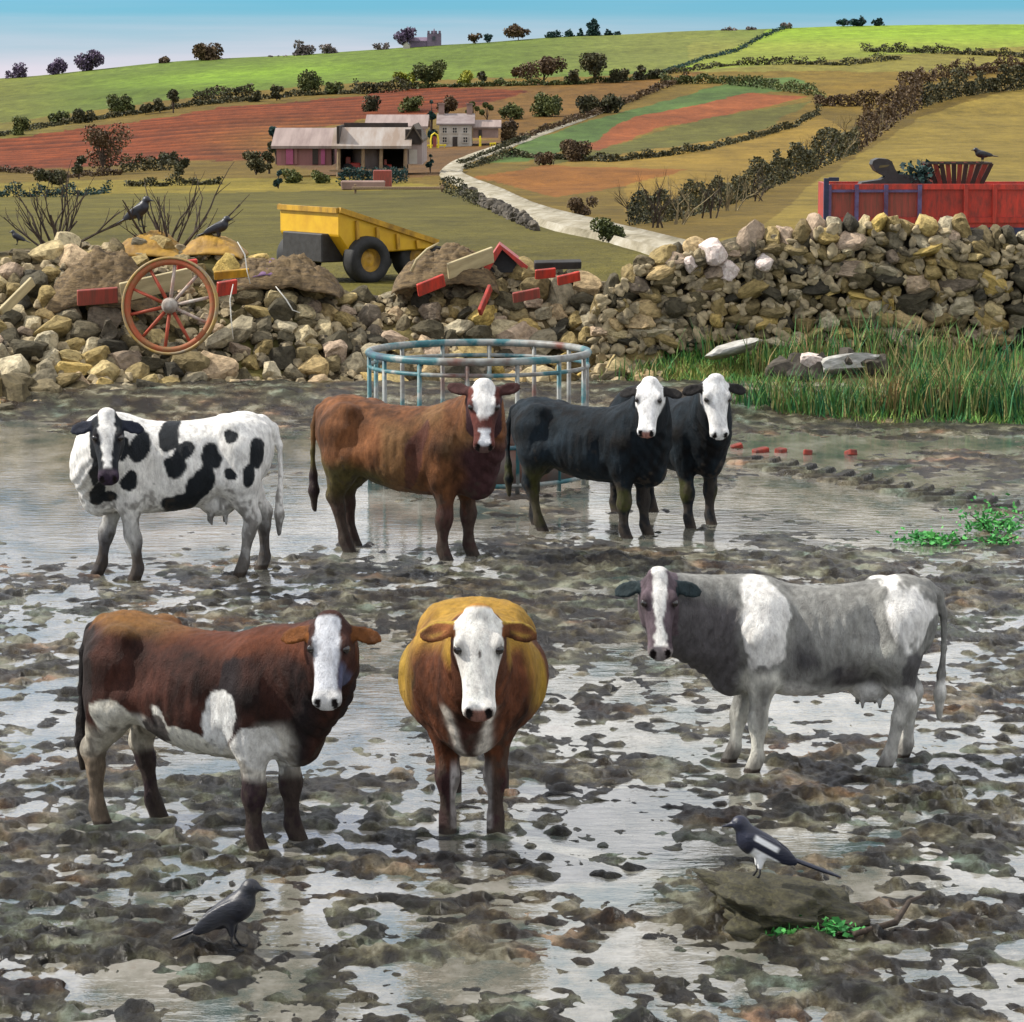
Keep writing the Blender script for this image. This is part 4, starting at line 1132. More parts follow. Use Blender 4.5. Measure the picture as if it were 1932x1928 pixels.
m_wood = plain('old_wood', (0.30, 0.21, 0.12), (0.13, 0.085, 0.05), 8, 0.8, 0.5, 0.01, stretch=(3, 3, 0.4))
m_bark = plain('bark', (0.060, 0.042, 0.030), (0.025, 0.018, 0.013), 6, 0.9, 0.6, 0.03, stretch=(3, 3, 0.5))
m_palebark = plain('pale_bark', (0.30, 0.24, 0.13), (0.12, 0.09, 0.05), 4, 0.9, 0.5, 0.03)
m_twine = plain('white_twine', (0.75, 0.73, 0.66), (0.55, 0.52, 0.46), 9, 0.8, 0.1, 0.01)
m_brick = plain('red_brick', (0.26, 0.035, 0.02), (0.06, 0.025, 0.02), 9, 0.8, 0.5, 0.02)
# rails of the feeder: galvanised grey where the teal paint has gone, rust between
m_rail, nt, b = material('feeder_rail', 0.5, 0.4)
n = noise_node(nt, 1.7, 5, 0.6)
r = ramp(nt, [(0.32, (0.13, 0.04, 0.025)), (0.42, (0.15, 0.14, 0.125)), (0.50, (0.25, 0.26, 0.245)), (0.57, (0.03, 0.13, 0.145)), (0.68, (0.035, 0.06, 0.09))], n.outputs['Fac'])
nt.links.new(r.outputs['Color'], b.inputs['Base Color'])
L_DARK = leafy('dark_leaves', [(0.2, (0.016, 0.018, 0.010)), (0.5, (0.045, 0.047, 0.020)), (0.85, (0.11, 0.095, 0.04))], 0.35)
L_GREEN = leafy('green_leaves', [(0.2, (0.024, 0.036, 0.012)), (0.5, (0.065, 0.080, 0.022)), (0.85, (0.14, 0.15, 0.04))], 0.35)
L_YELLOW = leafy('yellow_green_leaves', [(0.2, (0.06, 0.08, 0.012)), (0.5, (0.17, 0.18, 0.02)), (0.85, (0.34, 0.34, 0.03))], 0.3)
L_BROWN = leafy('brown_leaves', [(0.2, (0.030, 0.019, 0.012)), (0.5, (0.080, 0.050, 0.026)), (0.85, (0.15, 0.10, 0.045))], 0.35)
L_PURPLE = leafy('purple_twigs', [(0.2, (0.045, 0.030, 0.055)), (0.5, (0.10, 0.07, 0.125)), (0.85, (0.17, 0.13, 0.20))], 0.3)
L_GREY = leafy('grey_twigs', [(0.2, (0.07, 0.055, 0.06)), (0.5, (0.14, 0.115, 0.11)), (0.85, (0.21, 0.18, 0.16))], 0.3)
L_BLUE = leafy('blue_green_needles', [(0.2, (0.008, 0.020, 0.022)), (0.5, (0.016, 0.045, 0.042)), (0.85, (0.03, 0.075, 0.06))], 0.3)
L_RUSH = leafy('rush_blades', [(0.15, (0.020, 0.09, 0.040)), (0.34, (0.035, 0.15, 0.055)), (0.50, (0.09, 0.21, 0.045)), (0.64, (0.20, 0.20, 0.07)), (0.85, (0.38, 0.25, 0.12))], 1.3)
L_GRASS = leafy('grass_blades', [(0.15, (0.020, 0.090, 0.035)), (0.38, (0.040, 0.16, 0.045)), (0.60, (0.12, 0.25, 0.040)), (0.85, (0.30, 0.26, 0.08))], 0.9)
L_WEED = leafy('bright_weed_leaves', [(0.15, (0.020, 0.11, 0.030)), (0.5, (0.06, 0.28, 0.065)), (0.9, (0.15, 0.50, 0.11))], 3)

# ================================================================== plants
def leaves(C0, size, flat=0.0, aspect=0.7):
    """one small tilted leaf face per centre"""
    C0 = np.asarray(C0, float); n = len(C0)
    a = rng.normal(size=(n, 3)); a[:, 2] *= (1 - flat); a /= np.linalg.norm(a, axis=1, keepdims=True)
    b_ = rng.normal(size=(n, 3)); b_ -= (b_ * a).sum(1, keepdims=True) * a; b_ /= np.linalg.norm(b_, axis=1, keepdims=True)
    s = (np.asarray(size) * rng.uniform(0.6, 1.4, n))[:, None]
    V = np.stack([C0 - a * s, C0 + b_ * s * aspect, C0 + a * s, C0 - b_ * s * aspect], 1).reshape(-1, 3)
    return V, np.arange(4 * n).reshape(-1, 4)
def blades(P, h, w, lean):
    """grass blades: bent narrow strips, two faces each"""
    n = len(P); P = np.asarray(P, float)
    az = rng.uniform(0, 2 * np.pi, n); sx = np.stack([np.cos(az), np.sin(az), np.zeros(n)], -1)
    la = rng.uniform(0, 2 * np.pi, n); ld = np.stack([np.cos(la), np.sin(la), np.zeros(n)], -1) * (np.asarray(lean) * rng.uniform(0.2, 1, n))[:, None]
    h = np.asarray(h)[:, None]; w = np.asarray(w)[:, None]
    up = np.array([0, 0, 1.0])
    m = P + up * h * 0.55 + ld * h * 0.35; t = P + up * h * 0.95 + ld * h
    V = np.stack([P - sx * w, P + sx * w, m + sx * w * 0.7, m - sx * w * 0.7, t + sx * w * 0.12, t - sx * w * 0.12], 1).reshape(-1, 3)
    i = np.arange(n)[:, None] * 6
    return V, np.concatenate([i + np.array([[0, 1, 2, 3]]), i + np.array([[3, 2, 4, 5]])])
def twigs(mb, p, d, L, r, depth, spread=0.55, sides=4, gravity=0.0):
    p = Vector(p); d = Vector(d).normalized()
    k = 3; pts = [p]
    for i in range(k):
        d = (d + Vector((random.uniform(-1, 1), random.uniform(-1, 1), random.uniform(-0.4, 1))) * 0.16).normalized()
        pts.append(pts[-1] + d * L / k)
    mb.tube(pts, [r * (1 - 0.5 * i / k) for i in range(k + 1)], sides)
    if depth == 0: return
    for i in range(random.choice((2, 3))):
        q = pts[random.choice((1, 2, 3))]
        nd = (d + Vector((random.uniform(-1, 1), random.uniform(-1, 1), random.uniform(-0.3, 0.8))) * spread).normalized()
        twigs(mb, q, nd, L * random.uniform(0.55, 0.8), r * 0.5, depth - 1, spread, sides)
KIND = {'dark': L_DARK, 'green': L_GREEN, 'yellow': L_YELLOW, 'brown': L_BROWN, 'purple': L_PURPLE, 'grey': L_GREY, 'blue': L_BLUE}
def tree(x0, x1, y0, y1, kind, label, cat='bush', group=None, D=None, trunk=0.3, dens=1.0, shape='round', name=None, leaf=None):
    """a crown of leaf faces in uneven clumps, on a tapered trunk with limbs; box measured in the photograph"""
    xc = (x0 + x1) / 2
    P = hit(xc, y1) if D is None else at(xc, y1, D)
    if D is not None: P.z = min(P.z, float(hill_z(P.x, P.y)) + 0.2)
    mpp = P.y / F
    W_, H_ = (x1 - x0) * mpp * 1.2, (y1 - y0) * mpp * 1.1
    o = empty(name or ('tree' if cat == 'tree' else 'bush'), P)
    tag(o, label, cat, group)
    ls = (leaf or 2.4) * mpp
    n = int(np.clip(W_ * H_ / (ls * ls) * 3.6 * dens, 80, 2600))
    zb = H_ * trunk
    k = max(4, int(5 + W_ / H_ * 3))
    cc = []
    for i in range(k):
        if shape == 'cone':
            f = rng.random(); cc.append((rng.normal() * W_ * 0.22 * (1 - f), rng.normal() * W_ * 0.22 * (1 - f), zb + f * (H_ - zb) * 0.9, W_ * (0.34 - 0.26 * f)))
        elif shape == 'fan':
            a = rng.uniform(-1.2, 1.2); cc.append((math.sin(a) * W_ * 0.34, rng.normal() * W_ * 0.15, zb + math.cos(a) * (H_ - zb) * 0.72, W_ * 0.16))
        else:
            a = rng.uniform(0, 2 * np.pi); rr_ = rng.uniform(0.08, 0.34) * W_
            cc.append((math.cos(a) * rr_, math.sin(a) * rr_, zb + rng.uniform(0.14, 0.76) * (H_ - zb), rng.uniform(0.20, 0.33) * min(W_, (H_ - zb) * 1.3)))
    cc = np.array(cc)
    w_ = cc[:, 3] ** 2; idx = rng.choice(len(cc), n, p=w_ / w_.sum())
    u = rng.normal(size=(n, 3)); u /= np.linalg.norm(u, axis=1, keepdims=True); u *= (rng.random(n) ** 0.45)[:, None]
    pts = cc[idx, :3] + u * cc[idx, 3][:, None] * np.array([1.0, 1.0, 0.9])
    pts[:, 2] = np.clip(pts[:, 2], H_ * 0.02, H_)
    V, Q = leaves(pts, ls)
    link('crown', np_mesh('crown', V, Q, False), KIND[kind], o)
    mb = MB()
    r0 = max(0.035 * H_, 0.05)
    mb.tube([(0, 0, -0.3), (0, 0, zb * 0.6), (W_ * 0.02, 0, zb + (H_ - zb) * 0.35), (W_ * 0.04, 0, H_ * 0.75)], [r0, r0 * 0.8, r0 * 0.55, r0 * 0.15], 5)
    for c_ in cc[:6]: mb.tube([(0, 0, zb * 0.7), (c_[0] * 0.5, c_[1] * 0.5, (zb + c_[2]) / 2), tuple(c_[:3])], [r0 * 0.5, r0 * 0.3, r0 * 0.1], 4)
    mb.build('trunk', m_bark, o)
    return o
def hedge(pts, hpx, kind, label, dens=1.0, wob_=0.5, leaf=2.4, bare=False):
    """a hedge along a measured line: leaf faces in clumps of uneven height"""
    P = []; acc = []
    for (xa, ya), (xb, yb) in zip(pts[:-1], pts[1:]):
        L = math.hypot(xb - xa, yb - ya); n = max(2, int(L / 5))
        for i in range(n): P.append(hit(xa + (xb - xa) * i / n, ya + (yb - ya) * i / n))
    for i, p in enumerate(P):
        mpp = p.y / F
        h = hpx * 1.25 * mpp * (1 + wob_ * float(noise2(i * 0.45 + len(label) * 3.1, hpx)))
        m = int(42 * dens)
        q = rng.normal(size=(m, 3)) * np.array([3.4 * mpp, 3.4 * mpp, 1])
        q[:, 2] = rng.random(m) ** 0.8 * h
        acc.append(q + np.array(p))
    acc = np.concatenate(acc)
    D = acc[:, 1]
    V, Q = leaves(acc - np.array(P[0]), leaf * 0.95 * D / F)
    o = empty('hedge', P[0]); tag(o, label, 'hedge')
    tag(link('foliage', np_mesh('foliage', V, Q, False), KIND[kind], o), kind='stuff')
    mb = MB()
    for p in P[::3]:
        q = p - P[0]; h = hpx * p.y / F
        mb.tube([q + Vector((0, 0, -0.2)), q + Vector((random.uniform(-.2, .2) * h, 0, h * 0.8))], [0.03 * h, 0.012 * h], 4)
    tag(mb.build('stems', m_bark, o), kind='stuff')
    return o

SK = 896.0
SKT = 'trees on the skyline'
tree(4, 54, 124, 168, 'purple', 'pale purple bare tree on the skyline at the far left edge', 'tree', SKT, SK, 0.25, 0.55)
tree(90, 131, 114, 156, 'purple', 'small purple tree on the skyline, second from the left edge', 'tree', SKT, SK, 0.35, 0.9)
tree(145, 198, 101, 151, 'purple', 'taller dark purple tree on the skyline, third from the left edge', 'tree', SKT, SK, 0.3, 1.0)
tree(262, 292, 125, 139, 'brown', 'low brown bush on the skyline right of the purple trees', 'bush', SKT, SK, 0.0, 1)
tree(298, 322, 110, 132, 'brown', 'small round brown tree on the skyline left of the big broad tree', 'tree', SKT, SK, 0.15, 1)
tree(364, 421, 82, 126, 'brown', 'broad brownish tree on the skyline above the brightest green field', 'tree', SKT, SK, 0.12, 1.3)
tree(330, 362, 118, 128, 'grey', 'thin pale scrub on the skyline just left of the broad brownish tree', 'bush', SKT, SK, 0.0, 0.6)
tree(425, 460, 112, 124, 'brown', 'low scrub on the skyline just right of the broad brownish tree', 'bush', SKT, SK, 0.0, 0.6)
tree(556, 592, 80, 114, 'grey', 'upright greyish tree on the skyline left of the church', 'tree', SKT, SK, 0.15, 1.1)
tree(598, 648, 86, 108, 'grey', 'wide low greyish tree on the skyline left of the church', 'tree', SKT, SK, 0.1, 0.8)
tree(480, 552, 106, 116, 'grey', 'low grey scrub running up the skyline towards the upright grey tree', 'bush', SKT, SK, 0.0, 0.5)
tree(742, 786, 56, 92, 'purple', 'purple tree leaning against the church on the skyline', 'tree', SKT, SK, 0.2, 1.1)
tree(700, 745, 82, 97, 'grey', 'low grey bush on the skyline left of the church', 'bush', SKT, SK, 0.0, 0.6)
tree(884, 908, 62, 78, 'brown', 'small brown tree on the skyline right of the church', 'tree', SKT, SK, 0.1, 1)
tree(912, 930, 62, 76, 'blue', 'tiny dark green tree on the skyline right of the small brown tree', 'tree', SKT, SK, 0.1, 1)
tree(950, 1006, 46, 72, 'brown', 'brown tree with a flat double crown on the skyline in the middle', 'tree', SKT, SK, 0.2, 1)
tree(1102, 1138, 38, 70, 'blue', 'tallest dark conifer clump on the skyline', 'tree', SKT, SK, 0.0, 1.6, 'cone')
for i, (a, b_, c_) in enumerate(((1034, 1062, 58), (1062, 1086, 57), (1086, 1104, 55), (1136, 1156, 55), (1156, 1176, 60))):
    tree(a, b_, c_, 70 - i * 0.6, 'blue', ('leftmost', 'second', 'third', 'fourth', 'rightmost')[i] + ' of the low dark conifers flanking the tallest clump on the skyline', 'tree', 'low conifers on the skyline', SK, 0.0, 1.2, 'cone')
for i, (a, b_, c_, d_) in enumerate(((1360, 1396, 52, 60), (1400, 1430, 51, 59), (1470, 1500, 42, 54))):
    tree(a, b_, c_, d_, 'grey', ('first', 'second', 'third')[i] + ' low grey bush on the skyline left of the bright right field', 'bush', 'low bushes on the right skyline', SK, 0.0, 0.8)
for i, (a, b_, c_, d_) in enumerate(((1578, 1606, 38, 50), (1600, 1640, 32, 48), (1644, 1674, 34, 46))):
    tree(a, b_, c_, d_, 'blue', ('left', 'middle', 'right')[i] + ' one of three dark trees on the skyline above the bright right field', 'tree', 'dark trees on the right skyline', SK, 0.0, 1.3)
HB = 'bushes under the upper green field'
H1 = [(24, 63, 222, 254, 'green', 'rounded olive bush at the left end'), (88, 130, 212, 236, 'green', 'low olive bush second from the left'), (132, 190, 208, 232, 'dark', 'low dark bush third from the left'),
      (185, 258, 182, 216, 'green', 'wide domed tree fourth from the left'), (262, 288, 196, 216, 'dark', 'small dark bush right of the wide domed tree'),
      (290, 314, 186, 214, 'dark', 'squarish dark bush left of the tall narrow one'), (316, 338, 168, 214, 'dark', 'tall narrow dark tree'), (470, 496, 172, 192, 'dark', 'small dark bush ending the clipped hedge'),
      (510, 534, 164, 190, 'dark', 'twin dark bushes below the grey skyline tree'), (562, 606, 136, 180, 'green', 'green tree with a pointed top below the church'), (606, 650, 156, 178, 'green', 'low green bush right of the pointed tree'),
      (738, 800, 140, 166, 'yellow', 'yellow green bush left of the leafy tree'), (778, 836, 120, 166, 'green', 'leafy green tree above the white house'), (852, 892, 138, 164, 'yellow', 'yellow green bush right of the leafy tree'),
      (900, 918, 138, 158, 'dark', 'tiny dark tree left of the big brown tree'), (936, 952, 148, 160, 'dark', 'dot of dark bush beside the big brown tree'), (960, 986, 128, 150, 'brown', 'small brown tree with a bare stem'),
      (984, 1066, 112, 160, 'brown', 'biggest dark brown tree'), (1070, 1094, 134, 160, 'dark', 'dark bush right of the big brown tree'), (1094, 1152, 108, 158, 'dark', 'tall two headed dark tree'),
      (1152, 1184, 128, 156, 'dark', 'thin dark bush near the right end'), (1200, 1222, 124, 152, 'dark', 'narrow dark bush second from the right'), (1224, 1248, 128, 150, 'dark', 'last dark bush at the right end')]
for x0, x1, y0, y1, k_, t_ in H1:
    tree(x0, x1, y0, y1, k_, t_ + ' in the hedge under the upper field', 'tree' if 'tree' in t_ else 'bush', HB, None, 0.15 if 'tree' in t_ else 0.02, 1.3)
hedge([(368, 196), (420, 190), (480, 184)], 20, 'dark', 'clipped dark hedge under the brightest green field', 1.6, 0.2)
hedge([(670, 178), (720, 176), (775, 172)], 16, 'dark', 'low dark hedge below the yellow green bush', 1.5)
hedge([(0, 258), (90, 240), (260, 216), (370, 200), (560, 182), (680, 176)], 7, 'dark', 'long thin hedge along the top of the ploughed field', 0.8)
hedge([(780, 168), (900, 164), (1080, 160), (1250, 148)], 7, 'green', 'thin green hedge between upper green field and brown band', 1.0)
hedge([(1250, 140), (1330, 112), (1390, 98), (1430, 76), (1482, 54)], 5, 'blue', 'thin blue green hedge line climbing beside the bright right field', 1.1, 0.2, 1.8)
for x0, x1, y0, y1, k_, t_ in [(684, 714, 184, 212, 'dark', 'dark round bush above the long barn roof'), (748, 802, 186, 212, 'green', 'grey green bush behind the white house, left side'), (802, 826, 190, 276, 'blue', 'tall dark narrow tree left of the white house'),
        (826, 862, 180, 224, 'brown', 'dark brown tree behind the roof of the white house'), (880, 905, 190, 224, 'green', 'left fan shaped bush behind the white house'), (906, 932, 190, 226, 'green', 'right fan shaped bush behind the white house'),
        (940, 986, 198, 226, 'green', 'grey green bush above the annex'), (1006, 1070, 178, 220, 'green', 'large round grey green bush above the track'), (1084, 1130, 182, 216, 'dark', 'left one of two wide dark bushes above the track'), (1122, 1172, 182, 214, 'dark', 'right one of two wide dark bushes above the track'),
        (938, 975, 226, 270, 'brown', 'dark thorny bush at the end of the annex'), (466, 500, 284, 330, 'dark', 'dark round bush left of the pink barn'), (496, 520, 256, 328, 'dark', 'dark scrub against the end of the pink barn'), (510, 534, 232, 310, 'blue', 'blackish leaning tree at the end of the pink barn'),
        (804, 820, 292, 326, 'blue', 'little dark conifer beside the gabled barn'), (150, 238, 240, 330, 'brown', 'large bare brown tree in front of the ploughed field'), (64, 132, 322, 354, 'dark', 'dark bush left of the large bare brown tree'),
        (136, 162, 294, 338, 'dark', 'narrow dark bush left of the large bare brown tree'), (330, 356, 296, 330, 'dark', 'dark bush at the right end of the lower hedge'), (296, 338, 290, 312, 'dark', 'ragged dark bush rising from the lower hedge'),
        (1056, 1132, 266, 304, 'brown', 'brown shrub in the strip field right of the track'), (1012, 1040, 288, 312, 'brown', 'small brown shrub left of the brown shrub in the strip field'), (1066, 1126, 374, 406, 'brown', 'brown scrub in the tan field right of the track'),
        (530, 572, 322, 346, 'green', 'tufty green bush in the paddock before the pink barn'), (590, 628, 322, 346, 'green', 'tufty green bush left of the open shed'), (518, 532, 318, 356, 'blue', 'thin dark bush like a post in the paddock')]:
    tree(x0, x1, y0, y1, k_, t_, 'tree' if 'tree' in t_ or 'conifer' in t_ else 'bush', None, None, 0.2 if 'tree' in t_ else 0.02, 1.2, 'fan' if 'fan' in t_ else ('cone' if 'narrow tree' in t_ or 'conifer' in t_ else 'round'))
tree(600, 672, 196, 272, 'brown', 'bare fan crowned tree between the pink barn and the open shed', 'tree', None, hit(640, 330).y + 14, 0.42, 0.8, 'fan')
tree(1122, 1178, 416, 458, 'green', 'small green bush beside the track at its near end', 'bush', None, None, 0.05, 1.6)
hedge([(230, 326), (280, 322), (345, 322)], 22, 'dark', 'dark lower hedge below the ploughed field', 1.6, 0.35)
hedge([(0, 325), (60, 328), (130, 336), (230, 330)], 9, 'brown', 'brown weedy strip below the ploughed field at left', 1.0)
hedge([(0, 372), (60, 372), (130, 372), (210, 364)], 13, 'blue', 'row of dark green tufts along the near field edge at left', 1.0, 0.8)
hedge([(240, 352), (300, 352), (360, 350), (420, 348)], 12, 'dark', 'row of dark tufts along the near field edge in the middle', 1.0, 0.9)
hedge([(642, 352), (700, 350), (770, 344)], 24, 'blue', 'dark green hedge in front of the open shed', 1.6, 0.3)
hedge([(836, 362), (870, 376), (905, 392)], 22, 'dark', 'dark hedge at the inside of the bend in the track', 1.5, 0.4)
hedge([(975, 268), (1060, 238), (1130, 216), (1196, 190), (1240, 172), (1300, 150)], 9, 'brown', 'dark brown hedge along the upper side of the track', 1.4, 0.5)
hedge([(880, 320), (960, 296), (1030, 300), (1150, 306), (1250, 296), (1330, 284), (1440, 258), (1500, 240), (1550, 212)], 9, 'dark', 'dark hedge below the red strip field', 1.3, 0.6)
hedge([(870, 312), (900, 300), (950, 280), (1000, 262)], 7, 'dark', 'short dark hedge along the lower side of the track', 1.2)
hedge([(1250, 160), (1350, 158), (1450, 168), (1540, 182), (1560, 200)], 12, 'green', 'green hedge along the top of the red strip field', 1.3, 0.6)
hedge([(1262, 140), (1380, 124), (1500, 122), (1600, 124), (1700, 112)], 8, 'dark', 'thin dark hedge under the bright right field', 1.0, 0.8, 2.0)
hedge([(1630, 98), (1720, 100), (1830, 104), (1950, 110)], 9, 'dark', 'dark hedge crossing the upper right hillside', 1.1, 0.7, 2.0)
hedge([(1190, 425), (1260, 418), (1340, 400), (1420, 372), (1490, 340), (1560, 312), (1620, 286)], 44, 'dark', 'tall dark hedge running diagonally up the right hillside, lower stretch', 3.4, 0.35, 3.0)
hedge([(1620, 286), (1660, 258), (1690, 232), (1740, 204)], 50, 'brown', 'tall thorny brown hedge in the middle of the right hillside', 3.4, 0.3, 2.8)
hedge([(1740, 204), (1800, 186), (1860, 176), (1950, 168)], 32, 'dark', 'dark hedge running off the upper right edge', 3.0, 0.5, 2.6)
hedge([(1700, 160), (1780, 152), (1860, 140), (1950, 132)], 18, 'brown', 'brown twiggy hedge above the dark hedge at upper right', 1.8, 0.6, 2.4)
hedge([(1540, 200), (1600, 202), (1680, 196), (1740, 180)], 16, 'brown', 'brown hedge joining the strip field to the thorny hedge', 1.8, 0.5, 2.4)
# bare thorn trees in the diagonal hedge
def thorn(px, py, hpx, label, mat=None):
    P = hit(px, py); h = hpx * P.y / F
    o = empty('thorn_tree', P); tag(o, label, 'tree', 'bare thorn trees of the diagonal hedge')
    mb = MB()
    for i in range(4):
        twigs(mb, (random.uniform(-.2, .2) * h, 0, -0.2), (random.uniform(-.7, .7), random.uniform(-.3, .3), 1), h * 0.55, h * 0.026, 3, 0.8, 3)
    mb.build('branches', mat or m_bark, o)
    return o
for i, (x, y, h, pale) in enumerate([(1200, 416, 84, 0), (1240, 430, 96, 0), (1285, 424, 92, 1), (1330, 412, 86, 0), (1375, 398, 74, 1), (1430, 380, 66, 0), (1540, 320, 64, 0), (1575, 300, 66, 1), (1610, 285, 60, 0), (1650, 262, 58, 1)]):
    thorn(x, y, h, ('first', 'second', 'third', 'fourth', 'fifth', 'sixth', 'seventh', 'eighth', 'ninth', 'last')[i] + (' pale' if pale else ' dark') + ' bare thorn tree from the left along the diagonal hedge', m_palebark if pale else m_bark)
# two bare shrubs on the heap behind the wheel
def shrub(px, py, hpx, n, label, D):
    P = at(px, py, D); h = hpx * D / F
    P.z = float(bank_z(P.x, D))
    o = empty('bare_shrub', P); tag(o, label, 'shrub', 'bare shrubs on the heap')
    for i in range(n):
        mb = MB()
        a = -1.05 + 2.1 * i / (n - 1)
        twigs(mb, (random.uniform(-.1, .1), random.uniform(-.1, .1), -0.15), (math.sin(a), random.uniform(-.25, .25), math.cos(a)), h * random.uniform(0.5, 0.75), h * random.uniform(0.018, 0.036), 2, 0.55, 5)
        mb.build('stem', m_bark, o)
shrub(100, 475, 120, 10, 'bare brown shrub at the left edge on the rubble heap', 45.4)
shrub(320, 470, 140, 9, 'bare brown shrub on the heap right of the flapping crow', 45.4)
# ================================================================== buildings
m_roof = plain('pinkish_tin_roof', (0.28, 0.215, 0.19), (0.17, 0.12, 0.105), 0.5, 0.6, 0.3, 0.05, stretch=(3, 0.3, 0.3))
m_roof2 = plain('brown_tin_roof', (0.20, 0.145, 0.105), (0.32, 0.29, 0.265), 0.3, 0.6, 0.3, 0.05, stretch=(3, 0.4, 0.4))
m_slate = plain('slate_roof', (0.24, 0.20, 0.19), (0.16, 0.12, 0.115), 0.6, 0.7, 0.3, 0.05)
m_pink = plain('pink_wall', (0.30, 0.13, 0.13), (0.20, 0.10, 0.085), 0.4, 0.85, 0.3, 0.05, stretch=(3, 3, 0.3))
m_magenta = plain('magenta_door', (0.42, 0.10, 0.22), (0.28, 0.08, 0.13), 0.6, 0.8, 0.2, 0.05)
m_white = plain('white_wall', (0.52, 0.49, 0.44), (0.30, 0.26, 0.21), 0.35, 0.85, 0.3, 0.05)
m_gable = plain('pale_gable_wall', (0.38, 0.31, 0.285), (0.24, 0.185, 0.165), 0.5, 0.85, 0.3, 0.05, stretch=(2, 2, 0.3))
m_annex = plain('pinkish_annex_wall', (0.30, 0.20, 0.17), (0.19, 0.125, 0.10), 0.5, 0.85, 0.3, 0.05)
m_shade = plain('dark_boarding', (0.055, 0.042, 0.034), (0.025, 0.020, 0.018), 0.8, 0.9, 0.3, 0.05)
m_glass, nt, b = material('window_glass', 0.1, 0.6); b.inputs['Base Color'].default_value = (0.03, 0.035, 0.04, 1)
m_sign = plain('yellow_gate_paint', (0.75, 0.62, 0.02), (0.6, 0.45, 0.02), 2, 0.5, 0.1)
m_church = plain('mauve_church_stone', (0.20, 0.15, 0.21), (0.13, 0.10, 0.14), 0.5, 0.9, 0.3, 0.05)

def block(o, name, x0, x1, y0, y1, D, depth, mat):
    """a wall block whose front is measured in the photograph, standing at distance D"""
    a = at(x0, y1, D) - o.location; c = at(x1, y0, D) - o.location
    mb = MB(); mb.box(((a.x + c.x) / 2, a.y + depth / 2, (a.z + c.z) / 2), (c.x - a.x, depth, c.z - a.z))
    return mb.build(name, mat, o)
def pitched(o, name, x0, x1, yt, ye, D, depth, mat, inset=0.0, over=0.35):
    """roof seen from its eaves side: slope up from eaves (ye) to ridge (yt, at half depth)"""
    a = at(x0, ye, D) - o.location; c = at(x1, ye, D) - o.location
    mpp = (D + depth / 2) / F
    zr = at(x0, yt, D + depth / 2).z - o.location.z
    ze = a.z; i = inset
    y0 = a.y - over; y1 = a.y + depth + over; ym = a.y + depth / 2
    t = 0.22
    mb = MB()
    V = [(a.x - over, y0, ze), (c.x + over, y0, ze), (c.x + over - i, ym, zr), (a.x - over + i, ym, zr), (a.x - over, y1, ze), (c.x + over, y1, ze)]
    V += [(x, y, z - t) for x, y, z in V]
    mb.add(V, [(0, 1, 2, 3), (3, 2, 5, 4), (7, 6, 9, 8), (8, 9, 10, 11), (6, 7, 1, 0), (4, 5, 11, 10), (1, 7, 8, 2), (2, 8, 11, 5), (6, 0, 3, 9), (9, 3, 4, 10)])
    r_ = mb.build(name, mat, o)
    # gable triangles below the roof
    g = MB()
    for x in (a.x + 0.02, c.x - 0.27):
        g.prism([(x, a.y + 0.02, ze - t), (x, a.y + depth - 0.02, ze - t), (x, ym, zr - t - 0.05)], (0.25, 0, 0))
    return r_, g
def window(o, x0, x1, y0, y1, D, frame, cross=True):
    a = at(x0, y1, D) - o.location; c = at(x1, y0, D) - o.location
    w_, h_ = c.x - a.x, c.z - a.z; cx, cz = (a.x + c.x) / 2, (a.z + c.z) / 2
    mb = MB(); t = 0.12
    mb.box((cx, a.y - 0.06, c.z), (w_ + t, 0.16, t)); mb.box((cx, a.y - 0.08, a.z), (w_ + 2 * t, 0.24, t))
    mb.box((a.x, a.y - 0.06, cz), (t, 0.16, h_ - t)); mb.box((c.x, a.y - 0.06, cz), (t, 0.16, h_ - t))
    if cross: mb.box((cx, a.y - 0.05, cz), (0.07, 0.1, h_ - t)); mb.box((cx, a.y - 0.055, cz), (w_ - t, 0.1, 0.07))
    f = mb.build('window', frame, o)
    g = MB(); g.box((cx, a.y - 0.012, cz), (w_, 0.02, h_)); g.build('pane', m_glass, f)
    return f

DB = hit(700, 332).y                    # the farm buildings stand round this distance
# pink barn
o = empty('pink_barn', at(573, 309, DB + 4)); tag(o, 'long pink walled barn with a pale tin roof, leftmost farm building', 'barn')
block(o, 'wall', 522, 625, 274, 312, DB + 4, 9, m_pink)
r_, g = pitched(o, 'roof', 520, 627, 241, 275, DB + 4, 9, m_roof); g.build('gable', m_pink, o)
for x0, x1, mt in ((540, 553, m_magenta), (556, 561, m_pink), (590, 600, m_shade), (606, 613, m_magenta)):
    a = at(x0, 310, DB + 4) - o.location; c = at(x1, 280, DB + 4) - o.location
    mb = MB(); mb.box(((a.x + c.x) / 2, a.y - 0.08, (a.z + c.z) / 2), (c.x - a.x, 0.14, c.z - a.z)); dd = mb.build('door', mt, o)
# long building behind
o = empty('long_barn', at(747, 250, DB + 30)); tag(o, 'long low barn with a pinkish roof behind the open shed', 'barn')
block(o, 'wall', 696, 799, 236, 262, DB + 30, 8, m_annex)
r_, g = pitched(o, 'roof', 695, 800, 216, 238, DB + 30, 8, m_roof); g.build('gable', m_annex, o)
